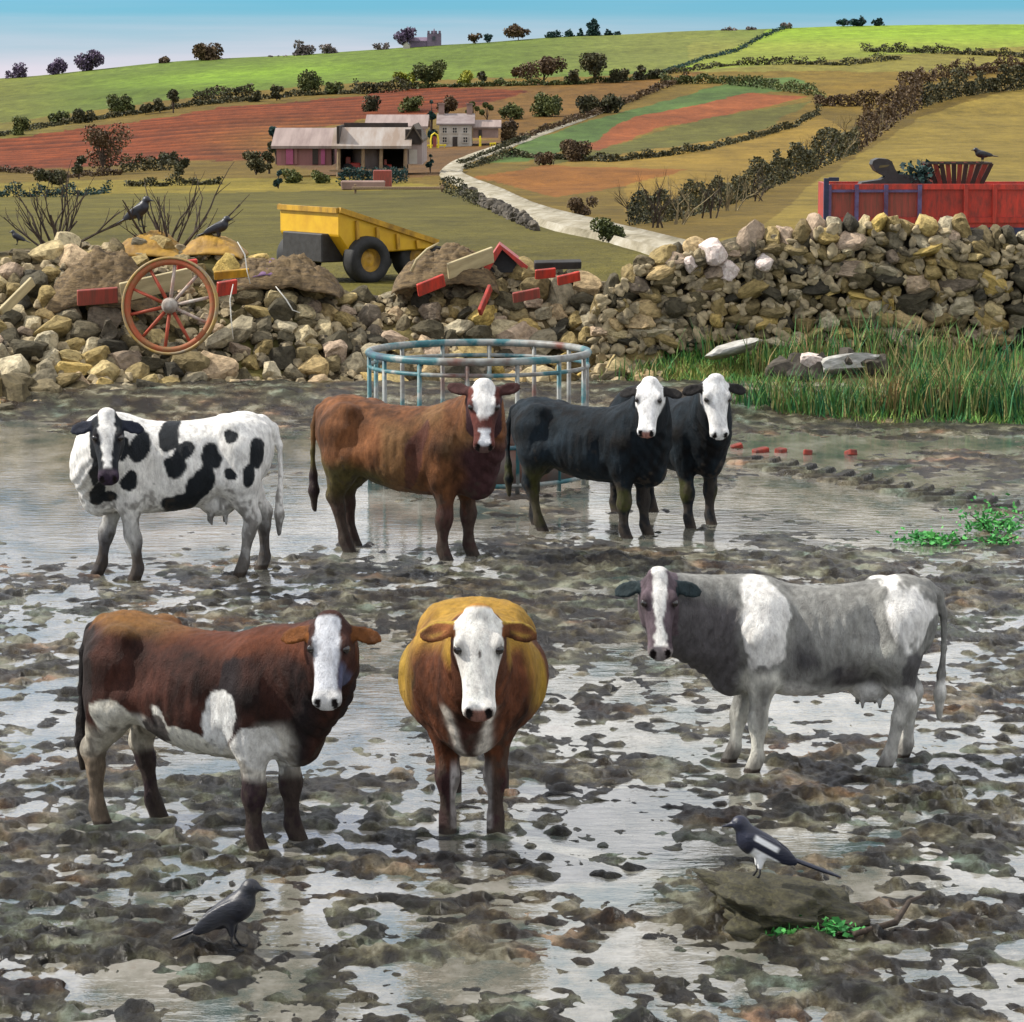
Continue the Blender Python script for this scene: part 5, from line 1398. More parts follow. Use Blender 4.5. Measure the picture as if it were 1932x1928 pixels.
# open fronted shed
o = empty('open_shed', at(700, 330, DB)); tag(o, 'open fronted shed with wooden posts and a brown tin roof', 'shed')
mb = MB()
ZB = o.location.z
a = at(634, 275, DB) - o.location; c = at(768, 275, DB) - o.location
mb.box(((a.x + c.x) / 2, 8.0, 1.9), (c.x - a.x - 0.4, 0.25, 4.2)); mb.build('back_wall', m_shade, o)
mb = MB(); mb.box((a.x + 0.15, 4.0, 1.85), (0.2, 7.7, 4.0)); mb.build('side_wall', m_shade, o)
r_, g = pitched(o, 'roof', 634, 768, 240, 275, DB, 8.4, m_roof2); g.build('gable', m_annex, o)
for x in (638, 684, 718, 764):
    p0 = at(x, 331, DB) - o.location; p1 = at(x, 276, DB) - o.location
    mb = MB(); mb.tube([(p0.x, 0.12, p0.z - 0.4), (p1.x + 0.05, 0.12, p1.z - 0.1)], [0.17, 0.14], 7); mb.build('post', m_wood, o)
p0 = at(622, 322, DB) - o.location; p1 = at(770, 322, DB) - o.location
mb = MB(); mb.bar((p0.x, -0.15, p0.z), (p1.x, -0.15, p1.z + 0.1), 0.10, 0.16); mb.build('rail', m_wood, o)
# gabled barn, end on
o = empty('gabled_barn', at(779, 309, DB + 1.5)); tag(o, 'narrow barn with a pale gable end beside the open shed', 'barn')
pg = [at(764, 310, DB + 1.5), at(797, 310, DB + 1.5), at(796, 266, DB + 1.5), at(780, 240, DB + 1.5), at(765, 266, DB + 1.5)]
mb = MB(); mb.prism([p - o.location for p in pg], (0, 13, 0)); mb.build('wall', m_gable, o)
mb = MB()
e0, e1, e2 = [p - o.location for p in (pg[4], pg[3], pg[2])]
for u_, w_ in ((e0, e1), (e1, e2)):
    dn = (u_ - w_) * 0.12 if u_ is e0 else (w_ - u_) * 0.12
    q0 = u_ + (dn if u_ is e0 else Vector((0, 0, 0))); q1 = w_ + (dn if w_ is e2 else Vector((0, 0, 0)))
    up = Vector((0, 0, 0.22))
    mb.prism([q0 + up * 0.1 + Vector((0, -0.4, 0)), q1 + up * 0.1 + Vector((0, -0.4, 0)), q1 + up + Vector((0, -0.4, 0)), q0 + up + Vector((0, -0.4, 0))], (0, 13.8, 0))
mb.build('roof', plain('dark_brown_roof', (0.13, 0.10, 0.07), (0.07, 0.055, 0.04), 0.5, 0.8), o)
a = at(772, 309, DB + 1.5) - o.location; c = at(787, 282, DB + 1.5) - o.location
mb = MB(); mb.box(((a.x + c.x) / 2, a.y - 0.06, (a.z + c.z) / 2), (c.x - a.x, 0.1, c.z - a.z)); mb.build('door', m_white, o)
mb = MB(); cc_ = at(780, 258, DB + 1.5) - o.location; mb.box((cc_.x, cc_.y - 0.05, cc_.z), (1.3, 0.1, 1.2)); mb.build('loft_hatch', m_shade, o)
# white farmhouse
DH = hit(860, 277).y
o = empty('farmhouse', at(860, 276, DH)); tag(o, 'white two storey farmhouse with a slate roof beside the track', 'house')
block(o, 'wall', 829, 890, 232, 278, DH, 8, m_white)
r_, g = pitched(o, 'roof', 828, 891, 214, 233, DH, 8, m_slate); g.build('gable', m_white, o)
for cx in (833, 886):
    p = at(cx, 214, DH + 4) - o.location
    mb = MB(); mb.box((p.x, p.y, p.z + 0.3), (0.8, 0.9, 2.0)); mb.box((p.x, p.y, p.z + 1.36), (1.0, 1.1, 0.16)); mb.build('chimney', m_annex, r_)
for cx in (839, 858, 878):
    window(o, cx - 4.5, cx + 4.5, 240, 251, DH, m_white)
for cx in (839, 878): window(o, cx - 4.5, cx + 4.5, 258, 269, DH, m_white)
a = at(854, 277, DH) - o.location; c = at(863, 258, DH) - o.location
mb = MB(); mb.box(((a.x + c.x) / 2, a.y - 0.06, (a.z + c.z) / 2), (c.x - a.x, 0.1, c.z - a.z)); dd = mb.build('door', m_shade, o)
mb = MB(); mb.box((c.x - 0.15, a.y - 0.14, (a.z + c.z) / 2), (0.08, 0.06, 0.08)); mb.build('handle', m_iron, dd)
o = empty('annex', at(916, 258, DH + 1)); tag(o, 'low pinkish annex building right of the white farmhouse', 'outbuilding')
block(o, 'wall', 892, 940, 238, 260, DH + 1, 6, m_annex)
r_, g = pitched(o, 'roof', 892, 941, 226, 239, DH + 1, 6, m_roof); g.build('gable', m_annex, o)
a = at(903, 259, DH + 1) - o.location; c = at(909, 245, DH + 1) - o.location
mb = MB(); mb.box(((a.x + c.x) / 2, a.y - 0.06, (a.z + c.z) / 2), (c.x - a.x, 0.1, c.z - a.z)); mb.build('door', m_shade, o)
# little yellow things by the house
P = at(820, 275, DH - 3); P.z = float(hill_z(P.x, P.y))
o = empty('yellow_hoop', P); tag(o, 'small yellow hoop standing left of the white farmhouse', 'hoop')
mb = MB(); mb.tube([(-0.5, 0, 0), (-0.55, 0, 1.0), (-0.4, 0, 1.8), (0, 0, 2.1), (0.4, 0, 1.8), (0.55, 0, 1.0), (0.5, 0, 0)], 0.14, 6); mb.build('hoop_tube', m_sign, o)
mb = MB(); mb.box((0, 0.05, 0.9), (0.5, 0.1, 1.5)); mb.build('panel', m_redrust, o)
for (x0, x1, y, t_) in ((806, 842, 275, 'yellow rail lying at the foot of the white farmhouse'), (924, 936, 257, 'short yellow rail before the annex'), (904, 908, 262, 'tiny yellow marker post between farmhouse and annex')):
    p0, p1 = hit(x0, y), hit(x1, y)
    D_ = DH - 2
    p0, p1 = at(x0, y, D_), at(x1, y, D_)
    zg = float(hill_z(p0.x, D_))
    mb = MB()
    if x1 - x0 > 6:
        mb.bar((p0.x, D_, zg + 0.35), (p1.x, D_, zg + 0.4), 0.2, 0.22)
        for f in (0.1, 0.5, 0.9): mb.box((p0.x + (p1.x - p0.x) * f, D_ + 0.02, zg + 0.13), (0.14, 0.14, 0.3))
    else: mb.box(((p0.x + p1.x) / 2, D_, zg + 0.7), (0.34, 0.34, 1.5), taper=0.7)
    tag(mb.build('yellow_rail' if x1 - x0 > 6 else 'yellow_post', m_sign, None, False, 0.02), t_, 'rail' if x1 - x0 > 6 else 'post')
# machinery under the shed roof
def small_tractor(px0, px1, py0, py1, D, label, name):
    P = at((px0 + px1) / 2, py1, D); P.z = float(hill_z(P.x, D))
    w_ = (px1 - px0) * D / F; h_ = (py1 - py0) * D / F
    o = empty(name, P); tag(o, label, 'machine')
    mb = MB(); mb.box((w_ * 0.1, 0, h_ * 0.55), (w_ * 0.7, 0.9, h_ * 0.4), taper=0.9); mb.build('bonnet', m_red, o, False, 0.05)
    mb = MB(); mb.box((-w_ * 0.28, 0, h_ * 0.85), (w_ * 0.3, 0.9, h_ * 0.5), taper=0.85); mb.build('cab', m_redrust, o, False, 0.04)
    for (x, r_) in ((-w_ * 0.28, h_ * 0.36), (w_ * 0.34, h_ * 0.24)):
        for s in (-1, 1):
            mb = MB(); mb.lathe([(r_ * 0.5, -0.16), (r_, -0.16), (r_ * 1.04, 0), (r_, 0.16), (r_ * 0.5, 0.16)], 16, 'Y', (x, s * 0.6, r_), closed=True); t = mb.build('tyre', m_black, o, True)
            mb = MB(); mb.lathe([(r_ * 0.12, -0.1), (r_ * 0.5, -0.12), (r_ * 0.5, 0.12), (r_ * 0.12, 0.1)], 12, 'Y', (x, s * 0.6, r_)); mb.build('rim', m_cream, t, True)
small_tractor(650, 682, 290, 322, DB + 1.8, 'bright red machine under the left bay of the open shed', 'red_tractor')
small_tractor(724, 740, 302, 328, DB + 2.0, 'small red machine under the right bay of the open shed', 'red_barrow')
P = at(690, 318, DB + 4); P.z = float(hill_z(P.x, P.y)); mb = MB(); mb.lathe([(0.1, 0), (1.0, 0), (1.1, 0.2), (1.1, 1.9), (0.95, 2.1), (0.1, 2.2)], 18, 'Z', P)
tag(mb.build('pale_tank', m_gable, None, True), 'pale round tank at the back of the open shed', 'tank')
# trough and boxes before the hedge
P = hit(685, 358); mb = MB(); mb.box((0, 0, 0.3), (2.9, 1.1, 0.62), taper=1.06)
o = mb.build('stone_trough', m_annex, None, False, 0.08); o.location = P; tag(o, 'pale stone trough below the hedge of the open shed', 'trough')
P = hit(722, 353); mb = MB(); mb.box((0, 0, 0.6), (1.3, 0.9, 1.2)); o = mb.build('orange_box', m_redrust, None, False, 0.05); o.location = P; tag(o, 'rust orange box right of the pale stone trough', 'box')
P = hit(752, 364); mb = MB(); mb.box((0, 0, 0.3), (6.0, 0.25, 0.18)); mb.box((-2.8, 0.2, 0.2), (0.15, 0.15, 0.7)); mb.box((2.8, 0.2, 0.2), (0.15, 0.15, 0.7))
o = mb.build('low_rail', m_wood, None, False, 0.02); o.location = P; tag(o, 'low wooden rail right of the rust orange box', 'rail')
# church on the skyline
DC = 893.0
o = empty('church', at(802, 86, DC)); o.location.z = float(hill_z(o.location.x, DC)); tag(o, 'mauve church with a square tower on the skyline', 'church')
block(o, 'tower', 806, 832, 63, 92, DC + 3, 4.2, m_church)
block(o, 'nave', 772, 806, 76, 94, DC + 3.4, 3.6, m_church)
r_, g = pitched(o, 'roof', 772, 806, 70, 77, DC + 3.4, 3.6, m_church, 0, 0.2); g.build('gable', m_church, o)
for i in range(4):
    p = at(808.5 + i * 7, 62, DC + 3) - o.location; mb = MB(); mb.box((p.x, p.y + 0.3, p.z + 0.2), (0.7, 0.6, 0.9)); mb.build('battlement', m_church, o)
p = at(819, 60, DC + 5) - o.location; mb = MB(); mb.tube([(p.x, p.y, p.z - 0.5), (p.x, p.y, p.z + 1.0)], [0.5, 0.1], 6); mb.build('stair_turret_cap', m_church, o)
window(o, 815, 822, 68, 76, DC + 3, m_church, False)
P = at(767, 92, 888); P.z = float(hill_z(P.x, 888))
o = empty('white_cottage', P); tag(o, 'tiny white cottage gable below the church', 'cottage')
mb = MB(); mb.prism([(-1.0, 0, -0.3), (1.0, 0, -0.3), (1.0, 0, 1.0), (0, 0, 1.9), (-1.0, 0, 1.0)], (0, 3, 0)); mb.build('wall', m_white, o)
mb = MB(); mb.prism([(-1.2, -0.15, 0.92), (0, -0.15, 2.0), (1.2, -0.15, 0.92), (1.2, -0.15, 1.06), (0, -0.15, 2.16), (-1.2, -0.15, 1.06)], (0, 3.3, 0)); mb.build('roof', m_slate, o)
# dark stone wall along the near side of the track
o = empty('track_wall', hit(900, 386)); tag(o, 'low dark stone wall along the near side of the track', 'wall')
def rock_mesh(seed, sub=3, sq=1.0):
    bm = bmesh.new(); bmesh.ops.create_icosphere(bm, subdivisions=sub, radius=1.0)
    r_ = np.random.default_rng(seed); off = r_.uniform(0, 30, 3)
    pln = []
    for i in range(9):
        q = Vector(r_.normal(size=3)).normalized(); pln.append((q, r_.uniform(0.48, 0.85)))
    for v in bm.verts:
        for q, dd_ in pln:
            e = v.co.dot(q) - dd_
            if e > 0: v.co -= q * e
    for v in bm.verts:
        c_ = v.co; k = 1 + 0.16 * float(noise3(c_.x * 1.3 + off[0], c_.y * 1.3 + off[1], c_.z * 1.3 + off[2])) + 0.08 * float(noise3(c_.x * 4 + off[1], c_.y * 4, c_.z * 4))
        v.co = Vector([math.copysign(abs(x) ** 0.85, x) for x in c_]) * k * 1.22
    me = bpy.data.meshes.new('stone'); bm.to_mesh(me); bm.free()
    me.materials.append(m_stone)
    return me
ROCKS = [rock_mesh(100 + i) for i in range(12)]
def stone(parent, p, r, rot=None, mesh=None, name='stone'):
    s_ = bpy.data.objects.new(name, mesh or ROCKS[int(rng.integers(12))])
    C.objects.link(s_); s_.parent = parent
    s_.location = Vector(p) - (parent.location if parent else Vector((0, 0, 0))); s_.scale = r
    s_.rotation_euler = rot if rot is not None else tuple(rng.uniform(-0.5, 0.5, 2)) + (float(rng.uniform(0, 6.28)),)
    return s_
m_darkstone = plain('dark_field_stone', (0.10, 0.085, 0.065), (0.04, 0.034, 0.028), 1.5, 0.9, 0.5, 0.05, rnd=0.4)
DKR = [m.copy() for m in ROCKS[:5]]
for m in DKR: m.materials.clear(); m.materials.append(m_darkstone)
LW = [(872, 366), (905, 384), (940, 402), (975, 418), (1010, 436)]
for k in range(46):
    f = k / 45 * 4; i = min(3, int(f)); f -= i
    p = hit(LW[i][0] * (1 - f) + LW[i + 1][0] * f, LW[i][1] * (1 - f) + LW[i + 1][1] * f)
    for j in range(2):
        s = 0.045 * 0 + p.y / F * rng.uniform(5, 9)
        stone(o, p + Vector((rng.normal() * s * 0.3, rng.normal() * s * 0.3, s * (0.5 + 1.2 * j))), (s * 1.2, s, s * 0.9), mesh=DKR[k % 5])
# ================================================================== rubble heap and dry stone wall
def bank_pt(px, t):
    """point on the bank: t = 0 at its foot, 1 at its crest"""
    _, b = ray(px, curve(px, FT_U, FT_V)); fd = -CAM_H / b
    D = float(fd + (CREST_D - fd) * t)
    X = (px - PW / 2) / F / 0.99 * D
    return Vector((float(X), D, float(bank_z(X, D))))
heap = empty('rubble_heap', bank_pt(560, 0.3)); tag(heap, 'sprawling heap of tumbled stones along the left back of the yard', 'rubble heap')
placed = []
tries = 0
while len(placed) < 296 and tries < 9000:
    tries += 1
    px = rng.uniform(-40, 1215); t = rng.uniform(-0.02, 0.98)
    if px < 430 and t > 0.72 and rng.random() < 0.75: continue
    if px > 1000 and t > 0.9: continue
    p = bank_pt(px, t); s = float(rng.uniform(0.11, 0.23)) * (1.15 if t < 0.4 else 1.0)
    q = project(p.x, p.y, p.z)
    if any(abs(q[0] - a) < (s + c_) * 95 and abs(q[1] - b_) < (s + c_) * 52 for a, b_, c_ in placed): continue
    if abs(q[0] - 322) < 100 and 500 < q[1] < 640: s *= 0.75
    placed.append((q[0], q[1], s))
    stone(heap, p + Vector((0, 0, s * 0.30)), (s * rng.uniform(1.0, 1.5), s * rng.uniform(0.8, 1.2), s * rng.uniform(0.6, 0.95)))
# small stuff between the stones
V_, Q_ = [], []
base_m = ROCKS[3]
rv = np.array([v.co[:] for v in base_m.vertices]); rf = np.array([p.vertices[:] for p in base_m.polygons])
k = 0
for i in range(1700):
    px = rng.uniform(-200, 1250); p = bank_pt(px, rng.uniform(-0.08, 0.98)) + Vector((0, 0, rng.uniform(0, 0.06))); s = rng.uniform(0.035, 0.095)
    a = rng.uniform(0, 6.28); ca, sa = math.cos(a), math.sin(a)
    v = rv * s * np.array([rng.uniform(1, 1.6), 1, rng.uniform(0.6, 1)]); v = np.stack([v[:, 0] * ca - v[:, 1] * sa, v[:, 0] * sa + v[:, 1] * ca, v[:, 2]], -1) + np.array(p - heap.location)
    V_.append(v); Q_.append(rf + k); k += len(rv)
sm = np_mesh('small_stones', np.concatenate(V_), np.concatenate(Q_), False)
m_small = plain('small_stone', (0.40, 0.32, 0.19), (0.035, 0.030, 0.022), 3.2, 0.9, 0.5, 0.03)
tag(link('small_stones', sm, m_small, heap), kind='stuff')

WT_U = [1100, 1160, 1220, 1290, 1350, 1420, 1500, 1560, 1650, 1720, 1800, 1870, 1932, 2200]
WT_V = [600, 530, 490, 470, 462, 448, 432, 422, 416, 418, 430, 440, 446, 450]
WD = 43.4
wall = empty('dry_stone_wall', at(1550, 620, WD)); wall.location.z = 0.5
tag(wall, 'dry stone wall with rounded coping stones rising towards the right', 'wall')
def wall_top(px): return at(px, float(curve(px, WT_U, WT_V)), WD).z
xs_ = np.linspace(1190, 2110, 40)
prof = []
for px in xs_: prof.append((at(px, 600, WD).x, wall_top(px) - 0.22))
mb = MB()
pl_ = [(x, WD + 0.14, z) for x, z in prof]; pl_ = [(prof[0][0], WD + 0.14, 0.2)] + pl_ + [(prof[-1][0], WD + 0.14, 0.2)]
mb.prism([Vector(p) - wall.location for p in pl_], (0, 0.42, 0)); mb.build('core', m_core, wall)
nst = 0
z = 0.62
row = 0
while z < 2.7:
    hgt = float(rng.uniform(0.13, 0.24))
    x = at(1112, 600, WD).x + rng.uniform(0, 0.4)
    while x < at(2075, 600, WD).x:
        wd = float(rng.choice((0.20, 0.28, 0.34, 0.42, 0.54)) * rng.uniform(0.85, 1.15)); px = PW / 2 + F * (x + wd / 2) / WD * 0.99
        zt = wall_top(px)
        if z + hgt * 0.6 < zt - 0.10 and z > float(bank_z(x, WD - 0.3)) - 0.12 and nst < 262:
            stone(wall, (x + wd / 2, WD + 0.02 + rng.uniform(-0.05, 0.05), z + hgt / 2 + rng.uniform(-0.05, 0.05)), (wd * 0.53, 0.20, hgt * rng.uniform(0.5, 0.72)), (rng.uniform(-.35, .35), rng.uniform(-.55, .55), rng.uniform(-.35, .35) + (math.pi if rng.random() < 0.5 else 0)))
            nst += 1
        x += wd * 1.0
    z += hgt * 0.95; row += 1
x = at(1112, 600, WD).x
while x < at(2060, 600, WD).x:
    wd = float(rng.uniform(0.18, 0.36)); px = PW / 2 + F * (x + wd / 2) / WD * 0.99
    hh_ = min(float(rng.uniform(0.12, 0.28)), wd * 0.75)
    stone(wall, (x + wd / 2, WD + 0.12, wall_top(px) - 0.08 + rng.uniform(-0.05, 0.05)), (wd * 0.52, 0.24, hh_), (rng.uniform(-.3, .3), rng.uniform(-.6, .6), rng.uniform(-.3, .3)), name='coping_stone')
    x += wd * 0.92
print('WALL stones', nst, 'HEAP', len(placed))
V_, Q_ = [], []; k = 0
for i in range(700):
    px = rng.uniform(1120, 2100); zt = wall_top(px) - 0.05; z_ = rng.uniform(0.55, max(zt, 0.6)); X_ = at(px, 600, WD).x
    s = rng.uniform(0.035, 0.085); a = rng.uniform(0, 6.28); ca, sa = math.cos(a), math.sin(a)
    v = rv * s * np.array([rng.uniform(1, 1.7), 1, rng.uniform(0.5, 1)]); v = np.stack([v[:, 0] * ca - v[:, 2] * sa, v[:, 1], v[:, 0] * sa + v[:, 2] * ca], -1) + np.array(Vector((X_, WD - 0.10 + rng.uniform(-0.03, 0.05), z_)) - wall.location)
    V_.append(v); Q_.append(rf + k); k += len(rv)
tag(link('packing_stones', np_mesh('packing_stones', np.concatenate(V_), np.concatenate(Q_), False), m_small, wall), kind='stuff')
V_, Q_ = [], []; k = 0
def lump(p, sz, o_):
    global k
    a = rng.uniform(0, 6.28); ca, sa = math.cos(a), math.sin(a)
    v = rv * np.array(sz); V_.append(np.stack([v[:, 0] * ca - v[:, 1] * sa, v[:, 0] * sa + v[:, 1] * ca, v[:, 2]], -1) + np.array(Vector(p) - o_.location)); Q_.append(rf + k); k += len(rv)
for i in range(330):
    px = rng.uniform(2070, 3400); lump((at(px, 600, WD).x, WD + rng.uniform(-0.05, 0.3), rng.uniform(0.6, wall_top(2100) - 0.05)), (0.24, 0.2, 0.12), wall)
tag(link('outlying_stones', np_mesh('outlying_stones', np.concatenate(V_), np.concatenate(Q_), False), m_small, wall), kind='stuff')
V_, Q_ = [], []; k = 0
for i in range(300):
    p = bank_pt(rng.uniform(-1300, -40), rng.uniform(0, 0.97)); s = rng.uniform(0.12, 0.22); lump(p + Vector((0, 0, s * 0.3)), (s * 1.2, s, s * 0.8), heap)
tag(link('outlying_stones', np_mesh('outlying_stones', np.concatenate(V_), np.concatenate(Q_), False), m_small, heap), kind='stuff')
PR = [m.copy() for m in ROCKS[5:9]]
for m in PR: m.materials.clear(); m.materials.append(m_pale)
for i, (px, py, s) in enumerate(((1348, 478, 0.20), (1372, 512, 0.15), (1305, 500, 0.13), (1440, 492, 0.14))):
    p = at(px, py, WD - 0.12); st = stone(wall, p, (s * 1.1, s * 0.8, s * 0.9), mesh=PR[i]); st['label'] = 'pinkish white stone'

# ---- slabs and stones on the grassy foot of the wall
def slab(name, px, py, wpx, hpx, D, tilt, label, mat, cat='slab', deep=0.35):
    P = at(px, py, D)
    w_ = wpx * D / F; h_ = hpx * D / F
    me = ROCKS[len(label) % 12].copy(); me.materials.clear(); me.materials.append(mat)
    bm = bpy.data.objects.new(name, me); C.objects.link(bm); bm.scale = (w_ * 0.52, deep * 0.55, h_ * 0.62)
    bm.location = P; bm.rotation_euler = (R(-12), R(-tilt), R(8)); tag(bm, label, cat)
    return bm
m_slab = plain('grey_slab', (0.46, 0.45, 0.42), (0.26, 0.25, 0.22), 3, 0.75, 0.4, 0.02)
slab('stone_slab', 1385, 656, 108, 18, 42.5, 17, 'pale tilted stone slab on the grass below the wall', m_slab, deep=0.5)
slab('stone_slab', 1594, 688, 104, 26, 41.9, 3, 'flat grey stone slab among the rushes at right', m_slab, deep=0.6)
P = at(1532, 684, 41.9); st = stone(None, P, (0.19, 0.14, 0.11), (0.1, 0.2, 0.4), mesh=PR[1], name='white_stone'); tag(st, 'small white stone left of the flat grey slab', 'stone')
for i, (px, py) in enumerate(((1468, 652), (1508, 660), (1548, 656), (1600, 648), (1650, 652))):
    P = at(px, py, 41.9); P.z = float(bank_z(P.x, 41.9)) + 0.12
    st = stone(None, P, (0.21, 0.16, 0.2), mesh=DKR[i], name='dark_stone'); tag(st, ('leftmost', 'second', 'middle', 'fourth', 'rightmost')[i] + ' dark stone in the row at the foot of the wall behind the rushes', 'stone', 'dark stones at the foot of the wall')

# ================================================================== grass and rushes
n = 36000
px = rng.uniform(1120, 2500, n); t = rng.uniform(-0.05, 0.92, n)
Fd = -CAM_H / ray(px, curve(px, FT_U, FT_V))[1]
D = Fd + (CREST_D - Fd) * t * 0.72
X = (px - PW / 2) / F / 0.99 * D
dens = 0.5 + 0.5 * fbm2(X * 0.9, D * 0.9, 3)
keep = (rng.random(n) < np.clip((dens - 0.32) * 3.0, 0.03, 1)) & (rng.random(n) < np.clip((px - 1100) / 240, 0.1, 1))
X, D = X[keep], D[keep]
V, Q = blades(np.stack([X, D, bank_z(X, D) - 0.03], -1), rng.uniform(0.07, 0.24, len(X)), rng.uniform(0.006, 0.014, len(X)), np.full(len(X), 0.7))
tag(link('grass', np_mesh('grass', V, Q, False), L_GRASS), 'ragged green grass on the bank below the wall', 'grass', kind='stuff')
def rushes(px, py, hpx, n, label, D=None, sp=0.22):
    D = D or 40.8
    a, b = ray(px, py)
    zz = np.linspace(38.8, 44.5, 120); gz = bank_z(a * zz, zz); i = int(np.argmax((CAM_H + b * zz) <= gz)); D = float(zz[i])
    P = Vector((float(a * D), D, float(bank_z(a * D, D)) - 0.04))
    h = hpx * D / F
    q = rng.normal(size=(n, 3)) * np.array([sp, sp * 0.6, 0])
    V, Q = blades(q, h * rng.uniform(0.55, 1.1, n), np.full(n, 0.012), np.full(n, 0.55))
    o = empty('rush_clump', P); tag(link('blades', np_mesh('blades', V, Q, False), L_RUSH, o), kind='stuff')
    tag(o, label, 'rushes', 'rush clumps below the wall')
ORD = ('first', 'second', 'third', 'fourth', 'fifth', 'sixth', 'seventh', 'eighth', 'ninth', 'tenth', 'eleventh', 'twelfth', 'thirteenth', 'fourteenth', 'fifteenth', 'sixteenth')
front = [(1410, 786, 78), (1450, 782, 92), (1500, 784, 100), (1552, 786, 96), (1604, 786, 86), (1660, 784, 108), (1712, 786, 124), (1762, 788, 150), (1812, 790, 130), (1862, 790, 112), (1912, 792, 118)]
for i, (x, y, h) in enumerate(front): rushes(x, y, h, 110, ORD[i] + ' clump of rushes from the left in the front row by the mud')
back = [(1235, 712, 50), (1345, 668, 72), (1470, 700, 92), (1560, 692, 104), (1650, 692, 120), (1716, 692, 106), (1790, 692, 100), (1870, 698, 84)]
for i, (x, y, h) in enumerate(back): rushes(x, y, h, 80, ORD[i] + ' clump of rushes from the left in the back row against the wall', sp=0.28)
def weed(px, py, wpx, hpx, n, label):
    P = gnd(px, py, 0.02); m = P.y / F
    q = rng.normal(size=(n, 3)) * np.array([wpx * m * 0.3, wpx * m * 0.22, 0]); q[:, 2] = np.abs(rng.normal(size=n)) * hpx * m * 0.42
    V, Q = leaves(q, 0.030, 0.5, 0.5)
    o = empty('green_weed', P); tag(o, label, 'weed', 'bright green weeds in the mud')
    tag(link('leaf_mass', np_mesh('leaf_mass', V, Q, False), L_WEED, o), kind='stuff')
    mb = MB()
    for i in range(8): mb.tube([(0, 0, -0.05), tuple(q[i] * 0.5), tuple(q[i])], [0.012, 0.008, 0.004], 4)
    mb.build('stalks', m_bark, o)
weed(1872, 1000, 110, 50, 420, 'bright green leafy weed at the right edge of the mud')
weed(1765, 1022, 120, 22, 300, 'low flat green weed left of the bright leafy weed')
weed(1886, 1024, 70, 20, 110, 'small green weed in front of the bright leafy weed')
weed(1480, 1762, 70, 22, 70, 'small green weed at the foot of the boulder, left one')
weed(1570, 1756, 90, 22, 90, 'small green weed at the foot of the boulder, right one')

# ================================================================== things on the heap
def plank(name, a, b, D0, D1, w, t, mat, label, cat='plank', roll=0):
    A_, B_ = at(*a, D0), at(*b, D1)
    mid = (A_ + B_) / 2; d = B_ - A_; L = d.length
    mb = MB(); mb.box((0, 0, 0), (L, t, w))
    o = mb.build(name, mat, None, False, 0.008); o.location = mid
    xq = d.normalized(); up = Vector((0, -0.35, 1)); y = up.cross(xq).normalized(); z = xq.cross(y)
    o.rotation_euler = Matrix((xq, y, z)).transposed().to_euler(); tag(o, label, cat)
    return o
plank('board', (228, 552), (362, 522), 42.6, 42.9, 0.30, 0.05, m_cream, 'wide cream board lying on the heap left of the wheel', 'board')
plank('board', (146, 562), (222, 556), 42.4, 42.6, 0.24, 0.06, m_redrust, 'faded red board left of the cream board')
plank('board', (334, 502), (372, 498), 43.4, 43.5, 0.16, 0.06, m_red, 'red lump of board just above the cream board')
plank('board', (410, 546), (446, 540), 42.8, 43.0, 0.22, 0.06, m_red, 'red board end sticking out right of the wheel')
plank('board', (404, 520), (470, 514), 43.2, 43.3, 0.13, 0.05, m_yellow2, 'yellow board right of the wheel top')
plank('board', (2, 590), (62, 530), 42.4, 42.8, 0.16, 0.05, m_cream, 'cream board leaning at the left edge of the heap')
plank('board', (788, 548), (838, 528), 43.2, 43.4, 0.20, 0.05, m_red, 'tilted red board on the heap below the dumper')
plank('board', (905, 590), (925, 542), 42.9, 43.2, 0.14, 0.05, m_red, 'short upright red board in the middle of the heap')
plank('board', (968, 562), (1018, 552), 43.0, 43.1, 0.16, 0.05, m_redrust, 'dull red board right of the short upright one')
plank('board', (1010, 518), (1048, 514), 43.9, 44.0, 0.15, 0.05, m_red, 'small red board right of the folded red sheet')
plank('board', (1052, 530), (1094, 520), 43.8, 43.9, 0.15, 0.05, m_red, 'rightmost red board on the heap near the wall')
plank('board', (845, 512), (930, 480), 44.0, 44.4, 0.26, 0.05, m_cream, 'pale yellow board leaning on the folded red sheet')
plank('beam', (1008, 500), (1096, 498), 44.4, 44.5, 0.12, 0.12, m_iron, 'dark beam lying right of the folded red sheet', 'beam')
